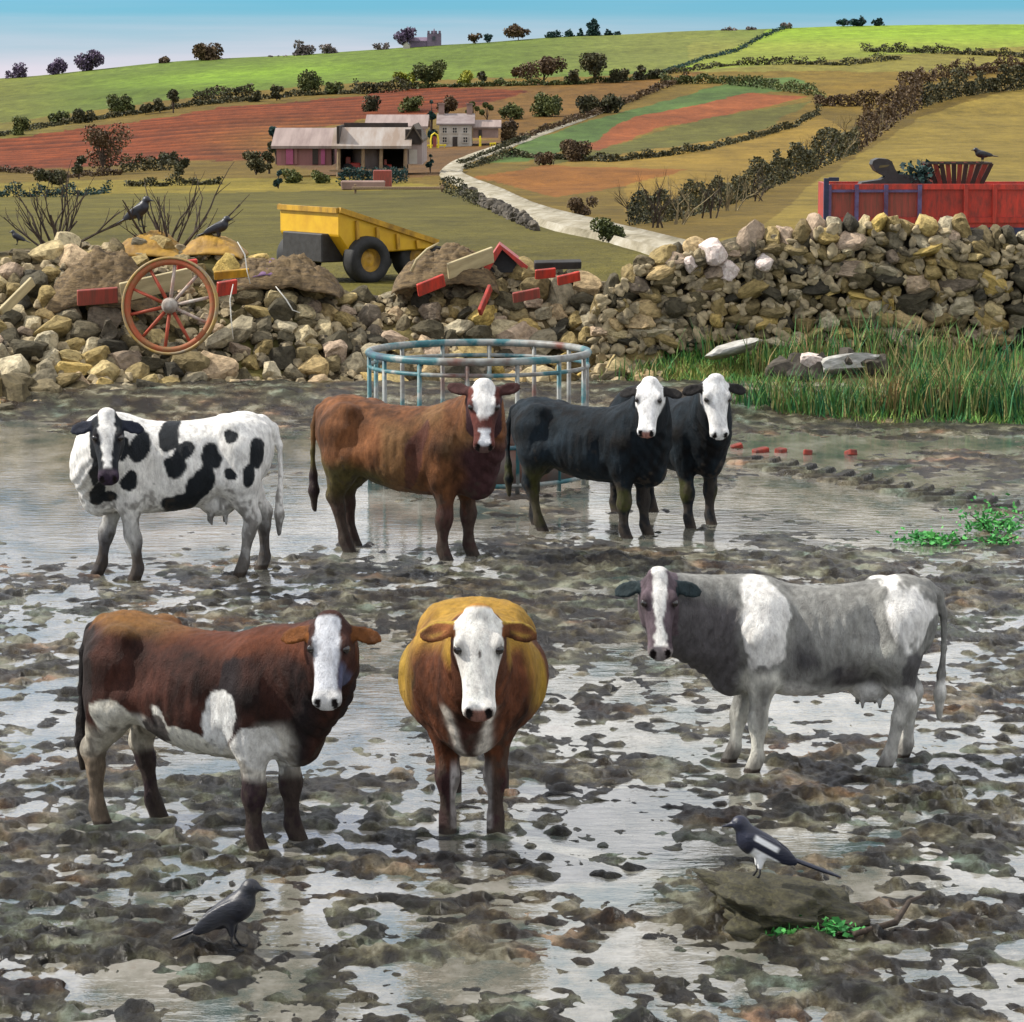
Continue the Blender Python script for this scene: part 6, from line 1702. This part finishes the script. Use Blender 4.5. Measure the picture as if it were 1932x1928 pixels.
# folded red sheet standing like a tent
P = at(940, 514, 44.7)
o = empty('folded_red_sheet', P); tag(o, 'bright red folded sheet standing like a tent on the heap', 'metal sheet')
mb = MB(); mb.prism([(-0.28, -0.15, 0), (0.02, -0.15, 0.44), (0.06, -0.15, 0.36), (-0.16, -0.15, 0.0)], (0, 0.8, 0)); mb.build('left_leaf', m_red, o)
mb = MB(); mb.prism([(0.02, -0.13, 0.44), (0.46, -0.13, 0.10), (0.42, -0.13, 0.03), (0.06, -0.13, 0.36)], (0, 0.8, 0)); mb.build('right_leaf', m_red, o)
mb = MB(); mb.prism([(-0.15, 0.0, 0.0), (0.05, 0.0, 0.34), (0.38, 0.0, 0.05), (0.3, 0, 0)], (0, 0.5, 0)); mb.build('inside', m_black, o)  # black block stands in for the shade inside the fold
def cover(name, px0, px1, py0, py1, D, h, mat, label, cat='tarpaulin', seed=0.0):
    """crumpled sheet or hump lying over the heap"""
    x0, x1 = at(px0, py1, D).x, at(px1, py1, D).x
    n1, n2 = 80, 40
    u_, v_ = np.meshgrid(np.linspace(0, 1, n1), np.linspace(0, 1, n2), indexing='ij')
    X = x0 + (x1 - x0) * u_ ; Dd = D - 0.15 + v_ * 1.3
    zt = at((px0 + px1) / 2, py0, D).z; zb = at((px0 + px1) / 2, py1, D).z
    dome = np.sin(np.pi * np.clip(u_, 0, 1)) ** 0.55 * np.sin(np.pi * np.clip(v_ * 0.85 + 0.02, 0, 1)) ** 0.5
    rg = 0.16 if name == 'straw_mound' else 0.05
    Z = zb - 0.12 + (zt - zb + 0.12) * dome * (1 + 0.30 * fbm2(X * 2.2 + seed, Dd * 2.2, 3)) + rg * fbm2(X * 6 + seed, Dd * 6, 5, 0.7) * dome
    c0 = np.array([(x0 + x1) / 2, D, zb])
    o = link(name, np_mesh(name, np.stack([X, Dd, Z], -1).reshape(-1, 3) - c0, grid_faces(n1, n2)), mat); o.location = c0
    md = o.modifiers.new('thickness', 'SOLIDIFY'); md.thickness = 0.02
    tag(o, label, cat); return o
cover('tarpaulin', 205, 345, 450, 478, 44.6, 0.3, m_ochre, 'ochre tarpaulin on top of the heap below the bare shrub', seed=3)
cover('tarpaulin', 335, 455, 448, 474, 44.6, 0.3, m_ochre, 'crumpled ochre brown tarpaulin right of the first one above the wheel', seed=9)
cover('straw_mound', 80, 290, 492, 590, 42.8, 0.5, m_straw, 'rounded brown straw mound on the left part of the heap', 'mound', 5)
cover('straw_mound', 420, 640, 486, 548, 43.8, 0.5, m_straw, 'flatter brown straw mound under the front of the yellow dumper', 'mound', 15)
cover('straw_mound', 740, 940, 470, 540, 44.2, 0.5, m_straw, 'brown straw mound between the dumper and the folded red sheet', 'mound', 25)
cover('cloth', 474, 536, 500, 512, 43.9, 0.2, m_purple, 'purple cloth on the straw below the dumper', 'cloth', 2)
cover('cloth', 250, 300, 628, 640, 43.0, 0.2, m_purple, 'faded purple rag between the stones left of the wheel', 'cloth', 7)
for i, pts in enumerate((((448, 456), (462, 480), (466, 510), (472, 535)), ((440, 536), (434, 565), (436, 600), (440, 640)), ((520, 540), (540, 565), (552, 585), (566, 590)))):
    mb = MB(); P = [at(x, y, 42.6 - 0.3 * i + 0.1 * (i == 0)) for x, y in pts]
    c_ = P[-1].copy()
    mb.tube([p - c_ for p in P], [0.007, 0.010, 0.009, 0.006], 5)
    o = mb.build('twine', m_twine, None, True); o.location = c_; tag(o, ('white twine hanging from the top of the heap right of the wheel', 'white twine trailing down the stones beside the wheel', 'short white twine on the stones below the dumper')[i], 'twine')
mb = MB(); P = [at(x, y, 44.0) for x, y in ((776, 512), (786, 490), (806, 470), (828, 458))]; c_ = P[0].copy()
mb.tube([p - c_ for p in P], [0.03, 0.026, 0.02, 0.014], 6); o = mb.build('bent_stick', m_cream, None, True); o.location = c_; tag(o, 'pale bent stick rising from the straw right of the dumper', 'stick')

# ---- cart wheel leaning against the heap
WHD = 41.9
P = at(321, 577, WHD)
o = empty('cart_wheel', P); o.rotation_euler = (R(-9), 0, R(-8))
tag(o, 'old red and yellow wooden cart wheel leaning on the heap', 'wheel')
RW = 93 * WHD / F
mb = MB(); mb.lathe([(RW - 0.035, -0.05), (RW, -0.05), (RW, 0.05), (RW - 0.035, 0.05)], 48, 'Y', closed=True); mb.build('tyre', plain('ochre_iron', (0.36, 0.22, 0.045), (0.22, 0.18, 0.13), 3, 0.6), o, True)
mb = MB(); mb.lathe([(RW - 0.115, -0.042), (RW - 0.037, -0.042), (RW - 0.037, 0.042), (RW - 0.115, 0.042)], 48, 'Y', closed=True); mb.build('rim', plain('worn_red_wood', (0.34, 0.07, 0.025), (0.22, 0.11, 0.04), 4, 0.7), o, True)
mb = MB(); mb.lathe([(0.03, -0.17), (0.075, -0.17), (0.085, -0.1), (0.115, -0.06), (0.115, 0.06), (0.08, 0.14), (0.03, 0.14)], 20, 'Y'); mb.build('hub', plain('grey_wood', (0.38, 0.35, 0.31), (0.20, 0.15, 0.12), 6, 0.8), o, True)
m_sp = (plain('red_spoke', (0.38, 0.06, 0.03), (0.22, 0.05, 0.02), 5, 0.7), plain('grey_spoke', (0.42, 0.38, 0.33), (0.28, 0.12, 0.08), 5, 0.8))
for i in range(10):
    a = 2 * math.pi * (i + 0.35) / 10
    d = Vector((math.cos(a), 0, math.sin(a)))
    mb = MB(); mb.tube([d * 0.10, d * 0.35, d * (RW - 0.10)], [0.030, 0.026, 0.024], 6)
    mb.build('spoke', m_sp[1] if i in (0, 1, 2, 9) else m_sp[0], o, True)

# ---- ring feeder behind the brown cow
FD = 33.0
P = at(903, 664, FD); zr = P.z; P.z = 0
o = empty('ring_feeder', P); tag(o, 'round metal cattle feeder ring with teal and rusty rails', 'feeder')
RF = 1.25
for (z_, r_, nm) in ((zr, 0.044, 'top_rail'), (zr - 0.15, 0.024, 'upper_rail'), (0.52, 0.026, 'middle_rail'), (0.10, 0.03, 'bottom_rail')):
    mb = MB(); mb.tube([(RF * math.cos(a), RF * math.sin(a), z_) for a in np.linspace(0, 2 * math.pi, 57)[:-1]], r_, 7, True); mb.build(nm, m_rail, o, True)
for k in range(14):
    a = 2 * math.pi * (k + 0.3) / 14; x, y = RF * math.cos(a), RF * math.sin(a)
    mb = MB(); mb.tube([(x, y, -0.06), (x, y, zr)], 0.026, 7); mb.build('upright', m_rail, o, True)
mb = MB(); mb.lathe([(RF + 0.012, 0.10), (RF + 0.012, 0.50), (RF + 0.004, 0.50), (RF + 0.004, 0.10)], 56, 'Z', closed=True); mb.build('skirt_sheet', plain('rusty_sheet', (0.12, 0.10, 0.09), (0.16, 0.055, 0.03), 2.5, 0.7), o, True)

# ================================================================== yellow dumper
DZ = 50.4
P = at(640, 500, DZ); P.z = 1.05
o = empty('dumper', P); tag(o, 'yellow dumper with its skip tipped and one big wheel showing', 'dumper')
ang = R(36)
o.rotation_euler = (0, 0, ang)
K = F / DZ
top = at(640, 397, DZ).z - 1.05
W_ = 1.95
prof = [(0, 0, top), (0, 0, top - 0.44), (0.30, 0, top - 0.84), (0.62, 0, top - 0.76), (1.98, 0, top - 0.72), (2.05, 0, top - 0.62)]
mb = MB(); mb.prism(prof, (0, W_, 0)); sk = mb.build('skip', m_yellow, o, False, 0.02)
mb = MB(); mb.bar((0, -0.02, top + 0.01), (2.06, -0.02, top - 0.61), 0.07, 0.09); mb.bar((0, W_ + 0.02, top + 0.01), (2.06, W_ + 0.02, top - 0.61), 0.07, 0.09); mb.bar((-0.02, 0, top), (-0.02, W_, top), 0.07, 0.09); mb.build('lip', m_yellow2, sk)
for i in range(4):
    x = 0.35 + i * 0.42; zt = top - 0.30 * x / 1.0 - 0.06
    mb = MB(); mb.bar((x, -0.035, zt - 0.02), (x + 0.02, -0.035, top - 0.70), 0.06, 0.05); mb.build('rib', m_yellow2, sk)
mb = MB(); mb.box((1.0, W_ / 2, 0.48), (2.1, 0.9, 0.22)); mb.box((0.1, W_ / 2, 0.62), (0.5, 1.3, 0.5)); mb.build('chassis', m_iron, o, False, 0.02)
RR = 45 * DZ / F
for (x, y) in ((0.55, -0.02), (0.35, W_ - 0.1), (1.75, 0.25), (1.75, W_ - 0.3)):
    s_ = -1 if y < W_ / 2 else 1
    mb = MB(); mb.lathe([(RR * 0.5, -0.15), (RR * 0.93, -0.17), (RR, -0.10), (RR * 1.01, 0), (RR, 0.10), (RR * 0.93, 0.17), (RR * 0.5, 0.15)], 28, 'Y', (x, y, RR), closed=True); t_ = mb.build('tyre', m_black, o, True)
    mb = MB(); mb.lathe([(RR * 0.08, s_ * 0.08), (RR * 0.2, s_ * 0.10), (RR * 0.42, s_ * 0.02), (RR * 0.5, s_ * 0.13), (RR * 0.5, -s_ * 0.1), (RR * 0.08, -s_ * 0.1)], 20, 'Y', (x, y, RR)); mb.build('rim', m_yellow2, t_, True)
mb = MB(); mb.tube([(1.95, 0.2, 0.6), (2.25, 0.1, 0.55), (2.45, 0.05, 0.25)], [0.05, 0.04, 0.03], 6); mb.build('drawbar', m_iron, o)

# ================================================================== red trailer behind the wall
TD = 55.0
P = at(1760, 470, TD); P.z = 1.05
o = empty('farm_trailer', P); tag(o, 'red panelled farm trailer behind the wall at the right edge', 'trailer')
def tp(px, py): return at(px, py, TD) - P
zb, zt = tp(1700, 420).z, tp(1700, 349).z
xl, xr = tp(1565, 400).x, tp(2010, 400).x
mb = MB(); mb.box(((xl + xr) / 2, 1.0, zb - 0.04), (xr - xl, 2.0, 0.10)); mb.build('bed', m_red, o)
mb = MB(); mb.box(((tp(1660, 0).x + xr) / 2 + 0.2, -0.01, zb - 0.17), (xr - tp(1660, 0).x - 0.3, 0.10, 0.16)); mb.build('chassis_beam', m_blue, o)
mb = MB(); mb.box(((xl + xr) / 2, 0.0, zt - 0.03), (xr - xl, 0.09, 0.10)); mb.build('top_rail', m_red, o)
mb = MB(); mb.box(((xl + xr) / 2, 0.0, zb + 0.05), (xr - xl, 0.085, 0.10)); mb.build('bottom_rail', m_red, o)
mb = MB(); mb.box(((xl + xr) / 2, 2.0, (zb + zt) / 2), (xr - xl, 0.08, zt - zb)); mb.build('far_side', m_red, o)
mb = MB(); mb.box((xr, 1.0, (zb + zt) / 2), (0.08, 1.9, zt - zb)); mb.build('tailboard', m_red, o)
mb = MB(); mb.box((xl + 0.02, 1.0, (zb + zt) / 2), (0.07, 1.9, zt - zb)); mb.build('headboard', m_red, o)
seams = [1570, 1622, 1678, 1742, 1830, 1885, 2006]
for i in range(6):
    x0, x1 = tp(seams[i], 0).x + 0.04, tp(seams[i + 1], 0).x - 0.04
    mb = MB(); mb.box(((x0 + x1) / 2, 0.02, (zb + zt) / 2 + 0.01), (x1 - x0, 0.04, zt - zb - 0.19)); mb.build('side_panel', m_redrust if i < 3 else m_red, o)
for i, s_ in enumerate(seams):
    x = tp(s_, 0).x
    mb = MB(); mb.box((x, -0.055, (zb + zt) / 2), (0.075, 0.06, zt - zb + 0.02)); mb.build('post', m_lilac if i < 4 else m_red, o)
    if i < 3: 
        x1 = tp(seams[i + 1], 0).x; mb = MB(); mb.box(((x + x1) / 2, -0.03, zt - 0.11), (x1 - x - 0.08, 0.05, 0.05)); mb.build('panel_strip', m_lilac, o)
x = tp(1564, 0).x
mb = MB(); mb.box((x, -0.04, (tp(0, 336).z + zb - 0.2) / 2), (0.09, 0.10, tp(0, 336).z - zb + 0.2)); mb.box((x + 0.14, -0.04, tp(0, 338).z), (0.19, 0.09, 0.07)); mb.build('corner_post', m_blue, o)
for x in (xr - 0.9, xr - 1.75):
    for y in (0.15, 1.85):
        mb = MB(); mb.lathe([(0.2, -0.13), (0.40, -0.14), (0.44, 0), (0.40, 0.14), (0.2, 0.13)], 22, 'Y', (x, y, 0.44), closed=True); t_ = mb.build('tyre', m_black, o, True)
        mb = MB(); mb.lathe([(0.03, -0.08), (0.2, -0.1), (0.2, 0.1), (0.03, 0.08)], 14, 'Y', (x, y, 0.44)); mb.build('rim', m_iron, t_, True)
mb = MB(); mb.box((xl + 0.3, 1.0, 0.5), (0.12, 0.12, 1.0)); mb.build('prop_leg', m_iron, o)
mb = MB(); mb.bar((xl + 0.1, 1.0, zb - 0.2), (xl - 1.1, 1.0, 0.55), 0.12); mb.build('drawbar', m_blue, o)
# dark scoop lying on the load
ztop = at(1700, 349, TD + 0.9).z
def zoomp(zx, zy): return at(1254.5 + zx * 0.3507, zy * 0.3507 + 2, TD + 0.5)
pf = [zoomp(*q) for q in ((1045, 1000), (1060, 975), (1160, 962), (1190, 945), (1135, 915), (1115, 880), (1122, 858), (1150, 846), (1200, 850), (1222, 862), (1240, 905), (1258, 930), (1330, 938), (1440, 975), (1440, 1000))]
c_ = pf[0].copy()
ob = empty('loader_scoop', c_); tag(ob, 'black scoop lying on top of the red trailer', 'scoop')
mb = MB(); mb.prism([p - c_ for p in pf], (0, 0.5, 0)); mb.build('shell', m_iron, ob)
a, c2_ = zoomp(1150, 898) - c_, zoomp(1210, 880) - c_
mb = MB(); mb.prism([a + Vector((0, -0.006, 0)), a + Vector((0.16, -0.006, 0.02)), c2_ + Vector((0, -0.006, 0)), a + Vector((0.02, -0.006, 0.05))], (0, 0.01, 0)); mb.build('hand_slot', plain('olive_gap', (0.16, 0.13, 0.05), None, 4), ob)
# dark bundle between scoop and basket
cv = at(1738, 322, TD + 0.5)
qn = rng.normal(size=(240, 3)) * np.array([0.16, 0.12, 0.11]) + np.array([0, 0, 0.02])
V, Q = leaves(qn, 0.06); ob = empty('dark_bundle', at(1736, 330, TD + 0.6)); tag(link('twigs', np_mesh('twigs', V, Q, False), L_BLUE, ob), kind='stuff'); tag(ob, 'dark green bundle of brushwood between scoop and basket on the trailer', 'brushwood')
# flared basket
bz0 = at(0, 347, TD + 0.6).z; bz1 = at(0, 308, TD + 0.6).z
xa, xb = at(1766, 347, TD + 0.6).x, at(1852, 347, TD + 0.6).x
xa1, xb1 = at(1750, 308, TD + 0.6).x, at(1868, 308, TD + 0.6).x
c_ = Vector(((xa + xb) / 2, TD + 0.9, bz0)); ob = empty('slatted_basket', c_); tag(ob, 'flared red brown slatted basket on top of the red trailer', 'basket')
hh_ = bz1 - bz0; wb, wt = (xb - xa) / 2, (xb1 - xa1) / 2
mb = MB(); mb.box((0, 0, 0.03), (2 * wb, 0.5, 0.06)); mb.build('base', m_redrust, ob)
for i in range(11):
    f = -1 + 2 * i / 10
    for s_ in (-1, 1):
        mb = MB(); mb.bar((f * wb, s_ * 0.27, 0.0), (f * wt, s_ * 0.42, hh_), 0.085, 0.02, (0, 1, 0)); mb.build('slat', m_redrust if i % 2 else m_shade, ob)
for s_ in (-1, 1):
    for y in (-0.2, 0.0, 0.2):
        mb = MB(); mb.bar((s_ * wb, y, 0.0), (s_ * wt, y * 1.6, hh_), 0.09, 0.02, (1, 0, 0)); mb.build('slat', m_redrust, ob)
mb = MB()
mb.bar((-wt, -0.43, hh_), (wt, -0.43, hh_), 0.035); mb.bar((-wt, 0.43, hh_), (wt, 0.43, hh_), 0.035); mb.bar((-wt, -0.4, hh_), (-wt, 0.4, hh_), 0.035); mb.bar((wt, -0.4, hh_), (wt, 0.4, hh_), 0.035); mb.build('hoop', m_shade, ob)

# ================================================================== birds
m_plume, nt, b = material('plumage', 0.42, 0.5)
va = N(nt, 'ShaderNodeVertexColor'); va.layer_name = 'Col'
nt.links.new(va.outputs['Color'], b.inputs['Base Color'])
n = noise_node(nt, 60, 3, 0.6, stretch=(0.4, 1.5, 1.5)); bump(nt, b, n.outputs['Fac'], 0.5, 0.006)
m_leg = plain('bird_leg', (0.02, 0.02, 0.022), (0.012, 0.012, 0.014), 30, 0.6, 0)
def bird(loc, rz, size, label, pitch=30, mag=False, head_up=0.0):
    """one continuous body: trunk, neck, head, bill, folded wings and tail; legs and eyes are parts"""
    p = R(pitch); ax = np.array([math.cos(p), 0, math.sin(p)]); nx = np.array([-math.sin(p), 0, math.cos(p)]); sd_ = np.array([0, 1.0, 0])
    c = Clay((-0.50, -0.14, -0.02), (0.34, 0.14, 0.44), 0.0065)
    ctr = np.array([0, 0, 0.20])
    L_ = lambda a, s, n_: ctr + ax * a + sd_ * s + nx * n_
    c.blob(L_(0, 0, 0), (0.145, 0.070, 0.072), [ax, sd_, nx], 0.03)
    c.blob(L_(0.06, 0, -0.012), (0.085, 0.064, 0.066), [ax, sd_, nx], 0.03)
    hd = L_(0.135, 0, 0.030) + np.array([0.02, 0, 0.035 + head_up])
    c.cone(L_(0.08, 0, 0.01), hd, 0.055, 0.040, 0.03)
    c.blob(hd, (0.047, 0.036, 0.038), None, 0.02)
    c.cone(hd + np.array([0.035, 0, -0.004]), hd + np.array([0.105, 0, -0.018]), 0.016, 0.005, 0.012)
    tdn = np.array([math.cos(p * 0.75 - (0.05 if mag else 0)), 0, math.sin(p * 0.75)])
    tl = 0.27 if mag else 0.17
    tc_ = L_(-0.12, 0, 0.005) - tdn * tl * 0.62
    c.blob(tc_, (tl * 0.80, 0.030 if mag else 0.045, 0.013), [tdn, sd_, np.cross(tdn, sd_)], 0.03)
    for s in (-1, 1):
        c.blob(L_(-0.05, s * 0.060, 0.012), (0.165, 0.016, 0.050), [ax, sd_, nx], 0.012)
        c.cone(L_(-0.02, s * 0.035, -0.05), L_(-0.035, s * 0.038, -0.05) + np.array([0.02, 0, -0.055]), 0.030, 0.014, 0.02)
    V, Q = c.mesh_arrays(); V = relax(V, Q, 2)
    d = V - ctr; a_, s_, n_ = d @ ax, d @ sd_, d @ nx
    cl = np.tile(np.array([0.012, 0.013, 0.020]), (len(V), 1)) * (1 + 0.4 * noise3(V[:, 0] * 30, V[:, 1] * 60, V[:, 2] * 60))[:, None]
    if mag:
        cl = np.tile(np.array([0.008, 0.010, 0.026]), (len(V), 1))
        wht = (0.78, 0.78, 0.78)
        cl = mixc(cl, wht, smooth(-0.018, -0.028, n_ + 0.3 * np.abs(s_) * 0) * smooth(-0.13, -0.10, a_) * smooth(0.055, 0.035, a_) * (np.abs(s_) < 0.075))
        cl = mixc(cl, wht, smooth(0.052, 0.058, np.abs(s_)) * smooth(0.010, 0.018, n_) * smooth(0.05, 0.036, n_) * smooth(-0.09, -0.06, a_) * smooth(0.085, 0.06, a_))
    root = empty('magpie' if mag else 'crow', loc, rz); root.scale = (size, size, size)
    tag(root, label, 'bird')
    link('body', np_mesh('body', V, Q, True, np.clip(cl, 0.003, 0.9)), m_plume, root)
    zf = 0.0
    for s in (-1, 1):
        top_ = Vector(tuple(L_(-0.035, s * 0.038, -0.05) + np.array([0.02, 0, -0.05]))); ft = Vector((top_.x + 0.025, s * 0.045, 0.0))
        mb = MB(); mb.tube([top_, (top_ + ft) / 2 + Vector((-0.012, 0, 0)), ft + Vector((0, 0, 0.008))], [0.008, 0.006, 0.006], 6)
        for t_ in (-0.5, 0, 0.5, math.pi): mb.tube([ft + Vector((0, 0, 0.008)), ft + Vector((math.cos(t_) * 0.042, math.sin(t_) * 0.042, 0.003))], [0.006, 0.003], 5)
        mb.build('leg', m_leg, root, True)
        mb = MB(); e = hd + np.array([0.022, s * 0.031, 0.008]); mb.lathe([(0.0065 * math.sin(a), -0.0065 * math.cos(a)) for a in np.linspace(0.2, 2.9, 5)], 8, 'Z', e); mb.build('eye', m_eye, root, True)
    return root
Pc = gnd(434, 1796, 0.0)
bird((Pc.x, Pc.y, 0.02), R(-8), 1.0, 'black crow standing in the mud at lower left', 34)
# boulder under the magpie: rough mossy stone
Pb = gnd(1468, 1752, 0.0)
bm_ = rock_mesh(321, 5); bm_.materials.clear(); bm_.materials.append(m_boulder)
for v in bm_.vertices:
    k = 1 + 0.26 * float(noise3(v.co.x * 2.2, v.co.y * 2.2, v.co.z * 2.2)) + 0.10 * float(noise3(v.co.x * 6, v.co.y * 6, v.co.z * 6)) + 0.04 * float(noise3(v.co.x * 12, v.co.y * 12, v.co.z * 12)); v.co *= k
for p_ in bm_.polygons: p_.use_smooth = True
ob = bpy.data.objects.new('boulder', bm_); C.objects.link(ob); ob.location = (Pb.x, Pb.y + 0.15, 0.04); ob.scale = (0.36, 0.36, 0.14); ob.rotation_euler = (0.1, 0.12, 0.5); tag(ob, 'low dark olive boulder under the magpie at lower right', 'boulder')
bpy.context.view_layer.update()
Pm = at(1436, 1640, Pb.y + 0.15)
dg_ = bpy.context.evaluated_depsgraph_get()
ok_, loc_, _, _, _, _ = scene.ray_cast(dg_, Vector((Pm.x, Pm.y, 3)), Vector((0, 0, -1)))
bird((Pm.x, Pm.y, loc_.z - 0.004 if ok_ else Pm.z), math.pi + R(6), 0.98, 'black and white magpie with a long tail on the boulder', 30, True)
Pq = at(262, 428, 45.2); bird((Pq.x, 45.2, Pq.z), R(-20), 1.25, 'black crow perched among the shrub branches on the heap', 36)
Pq = at(412, 456, 45.0); bird((Pq.x, 45.0, Pq.z), R(-12), 1.1, 'black crow standing on the ochre tarpaulin, right of the shrub', 26)
Pq = at(1853, 309, TD + 0.5); bird((Pq.x, TD + 0.5, Pq.z), math.pi + R(10), 0.92, 'small dark crow standing on the slatted basket', 12)
Pq = at(34, 462, 45.2); bird((Pq.x, 45.2, Pq.z), math.pi, 0.62, 'tiny dark bird low in the shrub at the left edge', 30)

# ================================================================== scraps in the mud
for i, (x, y) in enumerate(((1390, 843), (1435, 851), (1473, 851), (1524, 854), (1605, 855))):
    P = gnd(x, y, 0.015)
    mb = MB(); mb.box((0, 0, 0), (0.15 + 0.05 * (i % 2), 0.11, 0.075)); ob = mb.build('broken_brick', m_brick, None, False, 0.012)
    ob.location = P; ob.rotation_euler = (0.1, 0.15 * (i - 2), 0.5 * i); tag(ob, ORD[i] + ' broken red brick from the left on the mud right of the black cows', 'brick', 'broken bricks on the mud')
for i, pts in enumerate((((1612, 1762), (1690, 1740), (1716, 1700), (1742, 1690)),)):
    P = [gnd(x, y, 0.05 + 0.04 * (j == 2)) for j, (x, y) in enumerate(pts)]; c_ = P[0].copy()
    mb = MB(); mb.tube([p - c_ for p in P], [0.016, 0.019, 0.014, 0.008], 7); ob = mb.build('broken_branch', m_bark, None, True); ob.location = c_
    tag(ob, ('crooked broken branch in the mud right of the boulder', 'broken branch lying at the right edge near the bottom')[i], 'branch')

for o_ in scene.objects:
    if 'label' in o_ and len(o_['label'].split()) > 16: print('LONG', o_.name, o_['label'])
